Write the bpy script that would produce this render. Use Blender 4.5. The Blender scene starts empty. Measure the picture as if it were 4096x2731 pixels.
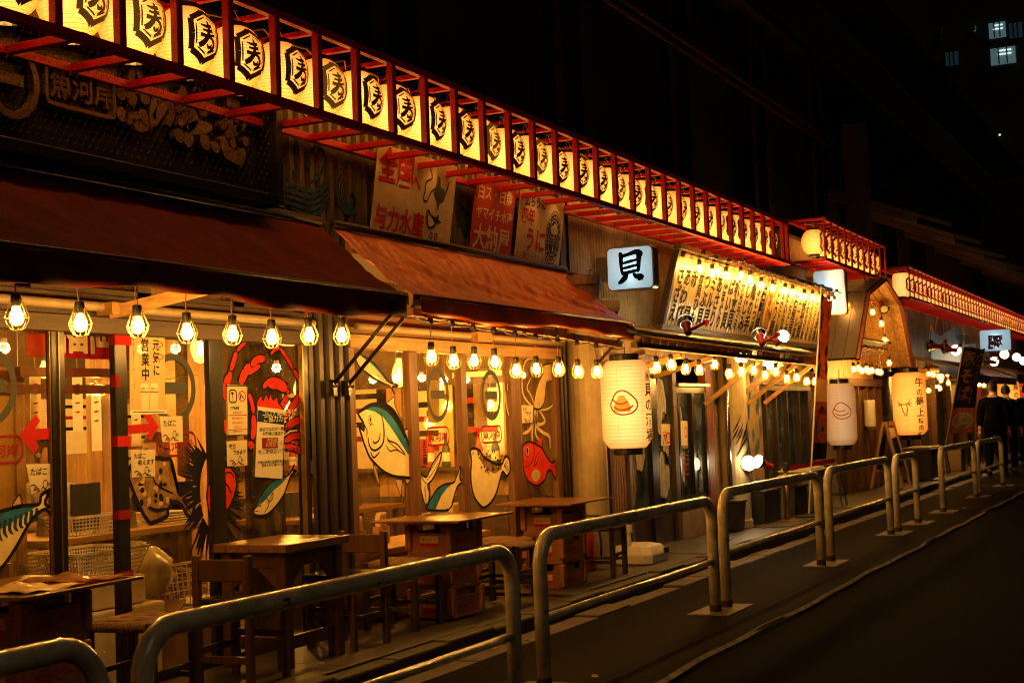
import bpy, bmesh, math, random
from mathutils import Vector, Matrix, Euler, noise as mnoise
RAD = math.radians
PI = math.pi
random.seed(11)
sc = bpy.context.scene
COL = sc.collection

# ------------------------------------------------------------------ camera
# axes of the place: x runs along the street, y towards the shop fronts, z up
cam = bpy.data.cameras.new('camera')
cam.lens = 50.0
cam.sensor_width = 36.0
cam.clip_start = 0.05
cam.clip_end = 1500.0
cam.dof.use_dof = True
cam.dof.focus_distance = 9.0
cam.dof.aperture_fstop = 8.0
cam_o = bpy.data.objects.new('camera', cam)
COL.objects.link(cam_o)
_r = (0.43904426, -0.89764762, -0.03832603)
_u = (-0.03416718, -0.0593073, 0.99765487)
_f = (0.89781554, 0.43670516, 0.05670861)
cam_o.matrix_world = Matrix(((_r[0], _u[0], -_f[0], 0.0), (_r[1], _u[1], -_f[1], 0.0),
                             (_r[2], _u[2], -_f[2], 1.384), (0, 0, 0, 1)))
sc.camera = cam_o

# ------------------------------------------------------------------ night sky and the one weak street-side light
world = bpy.data.worlds.new('World')
sc.world = world
world.use_nodes = True
wn = world.node_tree
bg = wn.nodes['Background']
sky = wn.nodes.new('ShaderNodeTexSky')
sky.sky_type = 'NISHITA'
sky.sun_disc = False
sky.sun_elevation = RAD(-9.0)
sky.sun_rotation = RAD(200)
wn.links.new(sky.outputs[0], bg.inputs[0])
bg.inputs[1].default_value = 0.02
sun = bpy.data.lights.new('sun', 'SUN')
sun.energy = 0.13
sun.angle = RAD(30)
sun.color = (1.0, 0.72, 0.42)
sun_o = bpy.data.objects.new('sun', sun)
COL.objects.link(sun_o)
sun_o.rotation_euler = Vector((0.35, 0.62, -0.70)).to_track_quat('-Z', 'Y').to_euler()

sc.view_settings.view_transform = 'Standard'
sc.view_settings.look = 'None'
sc.view_settings.exposure = 0.0
sc.view_settings.gamma = 1.0
sc.view_settings.use_curve_mapping = False
sc.render.engine = 'CYCLES'
cy = sc.cycles
cy.use_denoising = True
cy.max_bounces = 6
cy.diffuse_bounces = 3
cy.glossy_bounces = 3
cy.transmission_bounces = 4
cy.transparent_max_bounces = 10
cy.sample_clamp_indirect = 4.0
cy.caustics_reflective = False
cy.caustics_refractive = False
cy.use_light_tree = True
cy.filter_width = 1.15
cy.use_adaptive_sampling = True
cy.adaptive_threshold = 0.02

# ------------------------------------------------------------------ materials
M = {}


def mat(name, col, rough=0.6, metal=0.0, var=0.18, scale=6.0, bump=0.0, bscale=60.0, emit=0.0, ecol=None, spec=0.5,
        stretch=(1, 1, 1), dirt=0.0, coat=0.0):
    m = bpy.data.materials.new(name)
    m.use_nodes = True
    nt = m.node_tree
    b = nt.nodes['Principled BSDF']
    b.inputs['Roughness'].default_value = rough
    b.inputs['Metallic'].default_value = metal
    b.inputs['Specular IOR Level'].default_value = spec
    b.inputs['Coat Weight'].default_value = coat
    c = Vector(col)
    tc = nt.nodes.new('ShaderNodeTexCoord')
    mp = nt.nodes.new('ShaderNodeMapping')
    mp.inputs['Scale'].default_value = stretch
    nt.links.new(tc.outputs['Object'], mp.inputs[0])
    if var > 0:
        n = nt.nodes.new('ShaderNodeTexNoise')
        n.inputs['Scale'].default_value = scale
        n.inputs['Detail'].default_value = 6
        n.inputs['Roughness'].default_value = 0.65
        nt.links.new(mp.outputs[0], n.inputs['Vector'])
        r = nt.nodes.new('ShaderNodeValToRGB')
        r.color_ramp.elements[0].position = 0.3
        r.color_ramp.elements[1].position = 0.72
        r.color_ramp.elements[0].color = (*[max(0, x * (1 - var)) for x in c], 1)
        r.color_ramp.elements[1].color = (*[min(1, x * (1 + var)) for x in c], 1)
        nt.links.new(n.outputs[0], r.inputs[0])
        out = r.outputs[0]
        if dirt > 0:
            n2 = nt.nodes.new('ShaderNodeTexNoise')
            n2.inputs['Scale'].default_value = scale * 0.35
            n2.inputs['Detail'].default_value = 8
            n2.inputs['Roughness'].default_value = 0.75
            nt.links.new(tc.outputs['Object'], n2.inputs['Vector'])
            r2 = nt.nodes.new('ShaderNodeValToRGB')
            r2.color_ramp.elements[0].position = 0.42
            r2.color_ramp.elements[1].position = 0.62
            r2.color_ramp.elements[0].color = (1 - dirt, 1 - dirt, 1 - dirt * 1.05 if dirt < .9 else 0, 1)
            r2.color_ramp.elements[1].color = (1, 1, 1, 1)
            nt.links.new(n2.outputs[0], r2.inputs[0])
            mx = nt.nodes.new('ShaderNodeMix')
            mx.data_type = 'RGBA'
            mx.blend_type = 'MULTIPLY'
            mx.inputs[0].default_value = 1.0
            nt.links.new(out, mx.inputs[6])
            nt.links.new(r2.outputs[0], mx.inputs[7])
            out = mx.outputs[2]
        nt.links.new(out, b.inputs['Base Color'])
    else:
        b.inputs['Base Color'].default_value = (*c, 1)
    if bump > 0:
        nb = nt.nodes.new('ShaderNodeTexNoise')
        nb.inputs['Scale'].default_value = bscale
        nb.inputs['Detail'].default_value = 5
        nt.links.new(mp.outputs[0], nb.inputs['Vector'])
        bp = nt.nodes.new('ShaderNodeBump')
        bp.inputs['Strength'].default_value = bump
        bp.inputs['Distance'].default_value = 0.01
        nt.links.new(nb.outputs[0], bp.inputs['Height'])
        nt.links.new(bp.outputs[0], b.inputs['Normal'])
    if emit > 0:
        b.inputs['Emission Color'].default_value = (*(ecol or col), 1)
        b.inputs['Emission Strength'].default_value = emit
    M[name] = m
    return m


WARM = (1.0, 0.46, 0.075)


def glass(name, tint=(0.93, 0.95, 0.93), refl=1.0, haze=0.03, dust_glow=(.62, .44, .18)):
    m = bpy.data.materials.new(name)
    m.use_nodes = True
    nt = m.node_tree
    nt.nodes.clear()
    o = nt.nodes.new('ShaderNodeOutputMaterial')
    t = nt.nodes.new('ShaderNodeBsdfTransparent')
    t.inputs[0].default_value = (*tint, 1)
    g = nt.nodes.new('ShaderNodeBsdfGlossy')
    g.inputs['Roughness'].default_value = 0.015
    d = nt.nodes.new('ShaderNodeBsdfDiffuse')
    d.inputs[0].default_value = (*dust_glow, 1)
    fr = nt.nodes.new('ShaderNodeFresnel')
    fr.inputs[0].default_value = 1.6
    mu = nt.nodes.new('ShaderNodeMath')
    mu.operation = 'MULTIPLY'
    mu.inputs[1].default_value = refl
    ge = nt.nodes.new('ShaderNodeNewGeometry')
    fm = nt.nodes.new('ShaderNodeMath')          # only the outer face of the pane mirrors
    fm.operation = 'SUBTRACT'
    fm.inputs[0].default_value = 1.0
    nt.links.new(ge.outputs['Backfacing'], fm.inputs[1])
    fk = nt.nodes.new('ShaderNodeMath')
    fk.operation = 'MULTIPLY'
    nt.links.new(fr.outputs[0], fk.inputs[0])
    nt.links.new(fm.outputs[0], fk.inputs[1])
    nt.links.new(fk.outputs[0], mu.inputs[0])
    mx = nt.nodes.new('ShaderNodeMixShader')
    nt.links.new(mu.outputs[0], mx.inputs[0])
    nt.links.new(t.outputs[0], mx.inputs[1])
    nt.links.new(g.outputs[0], mx.inputs[2])
    # dusty smears whose colour also paints in glow and haze
    tc = nt.nodes.new('ShaderNodeTexCoord')
    n = nt.nodes.new('ShaderNodeTexNoise')
    n.inputs['Scale'].default_value = 3.0
    n.inputs['Detail'].default_value = 9
    n.inputs['Roughness'].default_value = 0.75
    nt.links.new(tc.outputs['Object'], n.inputs['Vector'])
    r = nt.nodes.new('ShaderNodeMapRange')
    r.inputs[1].default_value = 0.45
    r.inputs[2].default_value = 0.8
    r.inputs[3].default_value = haze * 0.3
    r.inputs[4].default_value = haze * 4
    nt.links.new(n.outputs[0], r.inputs[0])
    mx2 = nt.nodes.new('ShaderNodeMixShader')
    nt.links.new(r.outputs[0], mx2.inputs[0])
    nt.links.new(mx.outputs[0], mx2.inputs[1])
    nt.links.new(d.outputs[0], mx2.inputs[2])
    nt.links.new(mx2.outputs[0], o.inputs[0])
    M[name] = m
    return m


def bulb_glass(name, col, strength, opacity=0.15):
    """clear bulb envelope: glows, lets the lamp's light through"""
    m = bpy.data.materials.new(name)
    m.use_nodes = True
    nt = m.node_tree
    nt.nodes.clear()
    o = nt.nodes.new('ShaderNodeOutputMaterial')
    t = nt.nodes.new('ShaderNodeBsdfTransparent')
    e = nt.nodes.new('ShaderNodeEmission')
    e.inputs[0].default_value = (*col, 1)
    e.inputs[1].default_value = strength
    a = nt.nodes.new('ShaderNodeAddShader')
    nt.links.new(t.outputs[0], a.inputs[0])
    nt.links.new(e.outputs[0], a.inputs[1])
    nt.links.new(a.outputs[0], o.inputs[0])
    m.cycles.emission_sampling = 'NONE'
    M[name] = m
    return m


def paper(name, col, glow, ribs=0.0, rib_dark=0.55, trans=(0.85, 0.6, 0.28), seams=8, limb=0.86):
    """washi paper of a lantern: lamp glow painted in as emission, translucent, bamboo hoops as thin lines"""
    m = bpy.data.materials.new(name)
    m.use_nodes = True
    nt = m.node_tree
    nt.nodes.clear()
    L = nt.links
    o = nt.nodes.new('ShaderNodeOutputMaterial')
    tc = nt.nodes.new('ShaderNodeTexCoord')
    sx = nt.nodes.new('ShaderNodeSeparateXYZ')
    L.new(tc.outputs['Object'], sx.inputs[0])

    def math_(op, a, b=None):
        n = nt.nodes.new('ShaderNodeMath')
        n.operation = op
        for i, x in enumerate((a, b)):
            if x is None:
                continue
            if isinstance(x, (int, float)):
                n.inputs[i].default_value = x
            else:
                L.new(x, n.inputs[i])
        return n.outputs[0]
    z = math_('MULTIPLY', sx.outputs[2], ribs)
    fz = math_('FRACT', z)
    line = math_('LESS_THAN', fz, 0.16)
    # paper seams: thin meridians
    at_ = math_('ARCTAN2', sx.outputs[1], sx.outputs[0])
    fa = math_('FRACT', math_('MULTIPLY', at_, seams / (2 * PI)))
    seam = math_('LESS_THAN', fa, 0.05)
    dark = math_('MAXIMUM', math_('MULTIPLY', line, 1 - rib_dark), math_('MULTIPLY', seam, 0.22))
    no = nt.nodes.new('ShaderNodeTexNoise')
    no.inputs['Scale'].default_value = 9
    no.inputs['Detail'].default_value = 5
    L.new(tc.outputs['Object'], no.inputs['Vector'])
    pap = math_('ADD', math_('MULTIPLY', no.outputs[0], 0.5), 0.75)
    k = math_('MULTIPLY', math_('SUBTRACT', 1.0, dark), pap)
    e = nt.nodes.new('ShaderNodeEmission')
    # limb falloff painted into the glow: it fades and reddens like forward-scattering washi
    lw = nt.nodes.new('ShaderNodeLayerWeight')
    lw.inputs[0].default_value = 0.5
    ed = math_('POWER', lw.outputs['Facing'], 0.8)
    cm = nt.nodes.new('ShaderNodeMix')
    cm.data_type = 'RGBA'
    cm.inputs[6].default_value = (*col, 1)
    cm.inputs[7].default_value = (col[0], col[1] * .62, col[2] * .25, 1)
    L.new(ed, cm.inputs[0])
    L.new(cm.outputs[2], e.inputs[0])
    k = math_('MULTIPLY', k, math_('SUBTRACT', 1.0, math_('MULTIPLY', ed, limb)))
    oi = nt.nodes.new('ShaderNodeObjectInfo')          # every lantern burns a little differently
    k = math_('MULTIPLY', k, math_('ADD', .8, math_('MULTIPLY', oi.outputs['Random'], .4)))
    L.new(math_('MULTIPLY', k, glow), e.inputs[1])
    tr = nt.nodes.new('ShaderNodeBsdfTranslucent')
    tr.inputs[0].default_value = (*trans, 1)
    df = nt.nodes.new('ShaderNodeBsdfDiffuse')
    df.inputs[0].default_value = (.72, .64, .5, 1)
    mx = nt.nodes.new('ShaderNodeMixShader')
    mx.inputs[0].default_value = 0.35
    L.new(tr.outputs[0], mx.inputs[1])
    L.new(df.outputs[0], mx.inputs[2])
    ad = nt.nodes.new('ShaderNodeAddShader')
    L.new(mx.outputs[0], ad.inputs[0])
    L.new(e.outputs[0], ad.inputs[1])
    L.new(ad.outputs[0], o.inputs[0])
    M[name] = m
    return m


def wood(name, col, rough=0.55, axis=0, var=0.4, coat=0.0):
    st = [9, 9, 9]
    st[axis] = 0.7
    return mat(name, col, rough, var=var, scale=3.0, stretch=tuple(st), bump=0.15, bscale=12, dirt=0.25, coat=coat)


wood('wood_x', (0.17, 0.07, 0.02), axis=0)
wood('wood_y', (0.17, 0.07, 0.02), axis=1)
wood('wood_z', (0.17, 0.07, 0.02), axis=2)
wood('pale_wood_x', (0.50, 0.27, 0.085), axis=0)
wood('pale_wood_y', (0.50, 0.27, 0.085), axis=1)
wood('pale_wood_z', (0.50, 0.27, 0.085), axis=2)
wood('dark_wood_x', (0.075, 0.040, 0.022), axis=0)
wood('dark_wood_z', (0.075, 0.040, 0.022), axis=2)
wood('table_wood', (0.24, 0.10, 0.03), rough=0.28, axis=0, coat=0.4)
wood('furniture_wood', (0.12, 0.05, 0.018), rough=0.4, axis=2)
wood('red_post_wood', (0.20, 0.045, 0.02), axis=2)
wood('gable_wood', (0.55, 0.31, 0.10), axis=2, var=0.55)
mat('black_paint', (0.012, 0.011, 0.010), 0.35, var=.3)
mat('black_frame', (0.016, 0.013, 0.011), 0.3, var=.4, scale=20)
mat('gold_trim', (0.35, 0.22, 0.08), 0.35, metal=.8, var=.3)
mat('brown_metal', (0.042, 0.023, 0.011), 0.45, metal=.3, var=.35, scale=4, dirt=.35)
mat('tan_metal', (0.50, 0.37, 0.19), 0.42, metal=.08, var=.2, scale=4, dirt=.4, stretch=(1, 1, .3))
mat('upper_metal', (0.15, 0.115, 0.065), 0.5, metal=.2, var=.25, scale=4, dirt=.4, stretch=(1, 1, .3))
mat('red_steel', (0.62, 0.012, 0.006), 0.42, var=.15, scale=5, dirt=.25)
mat('dark_red_steel', (0.10, 0.012, 0.008), 0.5, var=.3)
mat('awning_red', (0.11, 0.008, 0.004), 0.85, var=.25, scale=2.5, bump=.25, bscale=9, dirt=.3)
mat('awning_rust', (0.80, 0.16, 0.032), 0.34, var=.35, scale=2.0, bump=.3, bscale=7, dirt=.3, stretch=(1, .5, 1))
mat('cream_paint', (0.62, 0.53, 0.36), 0.32, var=.12, scale=7, dirt=.35)
mat('rail_paint', (0.72, 0.60, 0.38), 0.25, var=.10, scale=9, dirt=.45, coat=.3)
mat('pillar_paint', (0.52, 0.40, 0.22), 0.5, var=.15, scale=3, dirt=.3, bump=.05)
mat('asphalt', (0.008, 0.006, 0.0045), 0.9, var=.75, scale=90, bump=.8, bscale=140, dirt=.4, spec=.02)
mat('walk_asphalt', (0.014, 0.010, 0.0065), 0.85, var=.75, scale=80, bump=.8, bscale=130, dirt=.4, spec=.03)
mat('concrete', (0.095, 0.065, 0.034), 0.75, var=.3, scale=5, bump=.25, bscale=60, dirt=.4)
mat('kerb_concrete', (0.05, 0.034, 0.019), 0.7, var=.3, scale=8, bump=.25, bscale=50, dirt=.45)
mat('paving', (0.055, 0.036, 0.018), 0.55, var=.3, scale=4, bump=.2, bscale=50, dirt=.55)
mat('white_line', (0.20, 0.17, 0.12), 0.8, var=.5, scale=22, bump=.3, bscale=90, dirt=.75)
mat('cream_board', (0.78, 0.62, 0.33), 0.6, var=.15, scale=3, dirt=.35)
mat('red_board', (0.60, 0.045, 0.03), 0.6, var=.2, scale=4, dirt=.35)
mat('ink', (0.012, 0.010, 0.010), 0.5, var=0)
mat('red_print', (0.48, 0.018, 0.015), 0.5, var=.15)
mat('dark_red_print', (0.26, 0.014, 0.012), 0.5, var=.15)
mat('cream_print', (0.72, 0.58, 0.34), 0.6, var=.1)
mat('navy_print', (0.02, 0.03, 0.05), 0.5, var=.2)
mat('green_print', (0.035, 0.06, 0.03), 0.5, var=.2)
mat('grey_decal', (0.075, 0.078, 0.07), 0.5, var=.08)
mat('white_paper', (0.78, 0.72, 0.56), 0.75, var=.06, scale=8)
mat('note_paper', (0.70, 0.60, 0.38), 0.8, var=.10, scale=10, bump=.2, bscale=15)
mat('fish_cream', (0.86, 0.70, 0.34), 0.5, var=.15, scale=9)
mat('fish_blue', (0.03, 0.17, 0.30), 0.45, var=.55, scale=7)
mat('fish_red', (0.70, 0.035, 0.016), 0.5, var=.35, scale=8)
mat('fish_spot', (0.30, 0.17, 0.06), 0.55, var=.75, scale=16)
mat('fish_pale', (0.62, 0.42, 0.16), 0.55, var=.2, scale=8)
mat('shell_brown', (0.26, 0.12, 0.07), 0.55, var=.6, scale=14, stretch=(3, 3, .6))
mat('shell_pale', (0.42, 0.38, 0.34), 0.55, var=.55, scale=12, stretch=(2, 2, .8))
mat('mural_blue', (0.020, 0.055, 0.10), 0.5, var=.45, scale=10)
mat('splash_blue', (0.035, 0.17, 0.40), 0.45, var=.4, scale=9)
mat('white_plastic', (0.70, 0.62, 0.46), 0.4, var=.08)
mat('clear_plastic', (0.62, 0.56, 0.42), 0.25, var=.1, bump=.6, bscale=12)
mat('foam', (0.66, 0.56, 0.38), 0.8, var=.1, bump=.15, bscale=120)
mat('cardboard', (0.30, 0.19, 0.09), 0.8, var=.15)
mat('crate_plastic', (0.42, 0.15, 0.045), 0.45, var=.2, scale=5, dirt=.3)
mat('crate_label', (0.66, 0.42, 0.22), 0.6, var=.1)
mat('rope', (0.23, 0.115, 0.05), 0.85, var=.35, scale=25, bump=.5, bscale=150)
mat('leather', (0.02, 0.014, 0.011), 0.22, var=.3, coat=.3)
mat('steel', (0.35, 0.33, 0.30), 0.25, metal=1.0, var=.15)
mat('galv', (0.40, 0.38, 0.34), 0.35, metal=.9, var=.2, dirt=.2)
mat('red_plastic', (0.42, 0.03, 0.018), 0.35, var=.15)
mat('cable', (0.02, 0.018, 0.016), 0.5, var=0)
mat('red_cord', (0.35, 0.03, 0.015), 0.6, var=0)
mat('tan_cord', (0.45, 0.30, 0.12), 0.6, var=0)
mat('suit', (0.003, 0.003, 0.004), 0.95, spec=.03, var=.3, bump=.2, bscale=40)
mat('skin', (0.42, 0.22, 0.13), 0.55, var=.1)
mat('hair', (0.010, 0.008, 0.007), 0.5, var=.3)
mat('shirt', (0.25, 0.22, 0.18), 0.8, var=.4, scale=30, stretch=(5, 5, .3))
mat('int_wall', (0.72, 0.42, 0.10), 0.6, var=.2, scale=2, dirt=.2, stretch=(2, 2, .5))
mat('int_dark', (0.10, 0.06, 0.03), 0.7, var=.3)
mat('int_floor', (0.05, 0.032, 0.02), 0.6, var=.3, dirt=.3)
mat('plaster', (0.24, 0.15, 0.08), 0.8, var=.15, scale=5, bump=.2, dirt=.3)
mat('viaduct_steel', (0.010, 0.005, 0.0035), 0.7, var=.4, scale=1.2, dirt=.3)
mat('tower_wall', (0.05, 0.05, 0.055), 0.8, var=.2)
mat('roof_dark', (0.05, 0.03, 0.022), 0.7, var=.4)
mat('canopy_ply', (0.20, 0.12, 0.06), 0.7, var=.3, scale=1.0)
mat('bin_grey', (0.16, 0.145, 0.11), 0.5, var=.15)
mat('bin_dark', (0.02, 0.022, 0.024), 0.45, var=.3)
mat('banner_dark', (0.035, 0.016, 0.012), 0.7, var=.3)
mat('banner_flame', (0.80, 0.30, 0.04), 0.7, var=.45, scale=14)
mat('banner_food', (0.50, 0.20, 0.04), 0.7, var=.6, scale=18)
mat('board_screen', (0.03, 0.05, 0.07), 0.15, var=.6, scale=6)
mat('magenta', (0.30, 0.02, 0.08), 0.5, var=.3)
mat('sign_back', (0.36, 0.24, 0.09), 0.35, var=.2, metal=.4)
mat('board_metal', (0.60, 0.44, 0.20), 0.34, var=.18, scale=3, metal=.25, stretch=(5, 1, .25), dirt=.3)
mat('rust_chip', (0.10, 0.035, 0.014), 0.85, var=.5, scale=60)
mat('leaf_dry', (0.28, 0.17, 0.06), 0.7, var=.3)
mat('soil_stain', (0.05, 0.035, 0.022), 0.5, var=.4, scale=12)


def cloth_through(name, k=.55):
    """thin cloth: light from behind comes through"""
    nt = M[name].node_tree
    b = nt.nodes['Principled BSDF']
    t = nt.nodes.new('ShaderNodeBsdfTranslucent')
    src = b.inputs['Base Color'].links[0].from_socket
    nt.links.new(src, t.inputs[0])
    mx = nt.nodes.new('ShaderNodeMixShader')
    mx.inputs[0].default_value = k
    nt.links.new(b.outputs[0], mx.inputs[1])
    nt.links.new(t.outputs[0], mx.inputs[2])
    nt.links.new(mx.outputs[0], nt.nodes['Material Output'].inputs[0])


mat('banner_cream', (0.80, 0.60, 0.30), 0.7, var=.15)
for _n in ('banner_flame', 'banner_food', 'banner_cream', 'awning_rust'):
    cloth_through(_n, .55 if _n != 'awning_rust' else .2)
glass('pane_glass', (.95, .90, .78), haze=.06)  # amber tint and haze paint the room's glow into the glass
glass('dusty_glass', (0.80, 0.80, 0.76), haze=.05)
glass('blue_glass', (0.72, 0.78, 0.82), haze=.10, dust_glow=(.30, .42, .55))  # bluish haze painted into these panes
bulb_glass('bulb_glow', (1.0, 0.50, 0.13), 4.5)
bulb_glass('edison_glow', (1.0, 0.48, 0.11), 2.2)
mat('filament', (1, .8, .4), emit=26.0, ecol=(1.0, 0.55, 0.18), var=0)
M['filament'].cycles.emission_sampling = 'NONE'
mat('spot_white', (1, 1, 1), emit=9.0, ecol=(1.0, 0.80, 0.48), var=0)
M['spot_white'].cycles.emission_sampling = 'NONE'
paper('lantern_paper', (1.0, 0.42, 0.085), 1.9, ribs=58.0, rib_dark=.40, trans=(.34, .20, .06))
paper('lantern_paper_far', (1.0, 0.42, 0.11), 1.9, ribs=50.0, rib_dark=.5, trans=(.4, .3, .15), limb=.5)
paper('shell_paper', (1.0, 0.50, 0.16), 1.35, ribs=33.0, rib_dark=.55, seams=6, trans=(.4, .3, .15), limb=.62)
paper('dim_paper', (0.9, 0.62, 0.36), 0.34, ribs=28.0, rib_dark=.4, seams=6)  # paper of the unlit lantern; a faint floodlit glow is painted in
paper('cow_paper', (1.0, 0.36, 0.05), 0.95, ribs=28.0, rib_dark=.55, seams=6)
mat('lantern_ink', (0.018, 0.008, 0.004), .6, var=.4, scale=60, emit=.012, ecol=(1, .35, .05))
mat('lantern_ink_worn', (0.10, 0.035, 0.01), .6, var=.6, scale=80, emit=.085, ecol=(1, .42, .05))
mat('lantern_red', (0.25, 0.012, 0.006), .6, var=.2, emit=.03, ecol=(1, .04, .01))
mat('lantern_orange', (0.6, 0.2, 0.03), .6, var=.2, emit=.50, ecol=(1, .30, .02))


def lightbox_mat(name, col, strength):
    m = mat(name, (.8, .85, .85), .25, var=0)
    nt = m.node_tree
    b = nt.nodes['Principled BSDF']
    b.inputs['Emission Color'].default_value = (*col, 1)
    b.inputs['Emission Strength'].default_value = strength
    return m


lightbox_mat('lightbox', (0.30, 0.64, 0.82), 0.46)
_b = M['lightbox'].node_tree
_t = _b.nodes.new('ShaderNodeBsdfTranslucent')
_t.inputs[0].default_value = (.55, .72, .80, 1)
_a = _b.nodes.new('ShaderNodeAddShader')
_b.links.new(_b.nodes['Principled BSDF'].outputs[0], _a.inputs[0])
_b.links.new(_t.outputs[0], _a.inputs[1])
_b.links.new(_a.outputs[0], _b.nodes['Material Output'].inputs[0])
lightbox_mat('lightbox_tube', (0.70, 0.90, 0.95), 0.95)
mat('cold_window', (.3, .5, .5), emit=.13, ecol=(.42, .72, .78), var=0)
mat('dim_window', (.1, .2, .3), emit=.018, ecol=(.3, .6, .9), var=0)
mat('tube_light', (1, 1, 1), emit=1.2, ecol=(.8, 1, 1), var=0)

for _n in ('grey_decal', 'ink', 'fish_cream', 'fish_blue', 'fish_red', 'fish_spot', 'red_print', 'dark_red_print', 'navy_print', 'mural_blue', 'shell_brown', 'shell_pale', 'note_paper', 'white_paper', 'awning_red', 'soil_stain'):
    M[_n].node_tree.nodes['Principled BSDF'].inputs['Specular IOR Level'].default_value = .12
    M[_n].node_tree.nodes['Principled BSDF'].inputs['Roughness'].default_value = .8

# ------------------------------------------------------------------ helpers
ORG = {}
ORDN = ('first second third fourth fifth sixth seventh eighth ninth tenth eleventh twelfth thirteenth fourteenth '
        'fifteenth sixteenth seventeenth eighteenth nineteenth twentieth').split()
ORDN += ['twenty-' + w for w in ORDN[:9]] + ['thirtieth'] + ['thirty-' + w for w in ORDN[:9]] + ['fortieth'] + \
        ['forty-' + w for w in ORDN[:9]]


def tag(o, label=None, cat=None, group=None, kind=None):
    if label:
        o['label'] = label
    if cat:
        o['category'] = cat
    if group:
        o['group'] = group
    if kind:
        o['kind'] = kind
    return o


def thing(name, label, cat, loc=(0, 0, 0), group=None):
    o = bpy.data.objects.new(name, None)
    o.empty_display_size = 0.1
    COL.objects.link(o)
    o.location = loc
    ORG[o.name] = Vector(loc)
    return tag(o, label, cat, group)


def copy_tree(o, parent=None):
    c = o.copy()
    COL.objects.link(c)
    if parent:
        c.parent = parent
    for ch in list(o.children):
        copy_tree(ch, c)
    return c


def place(proto, used, loc, rz=0.0, label=None, group=None):
    """the first call moves the prototype itself, later calls copy it with its parts"""
    o = copy_tree(proto) if used else proto
    o.location = loc
    o.rotation_euler = (0, 0, rz)
    tag(o, label, None, group)
    return o


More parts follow.
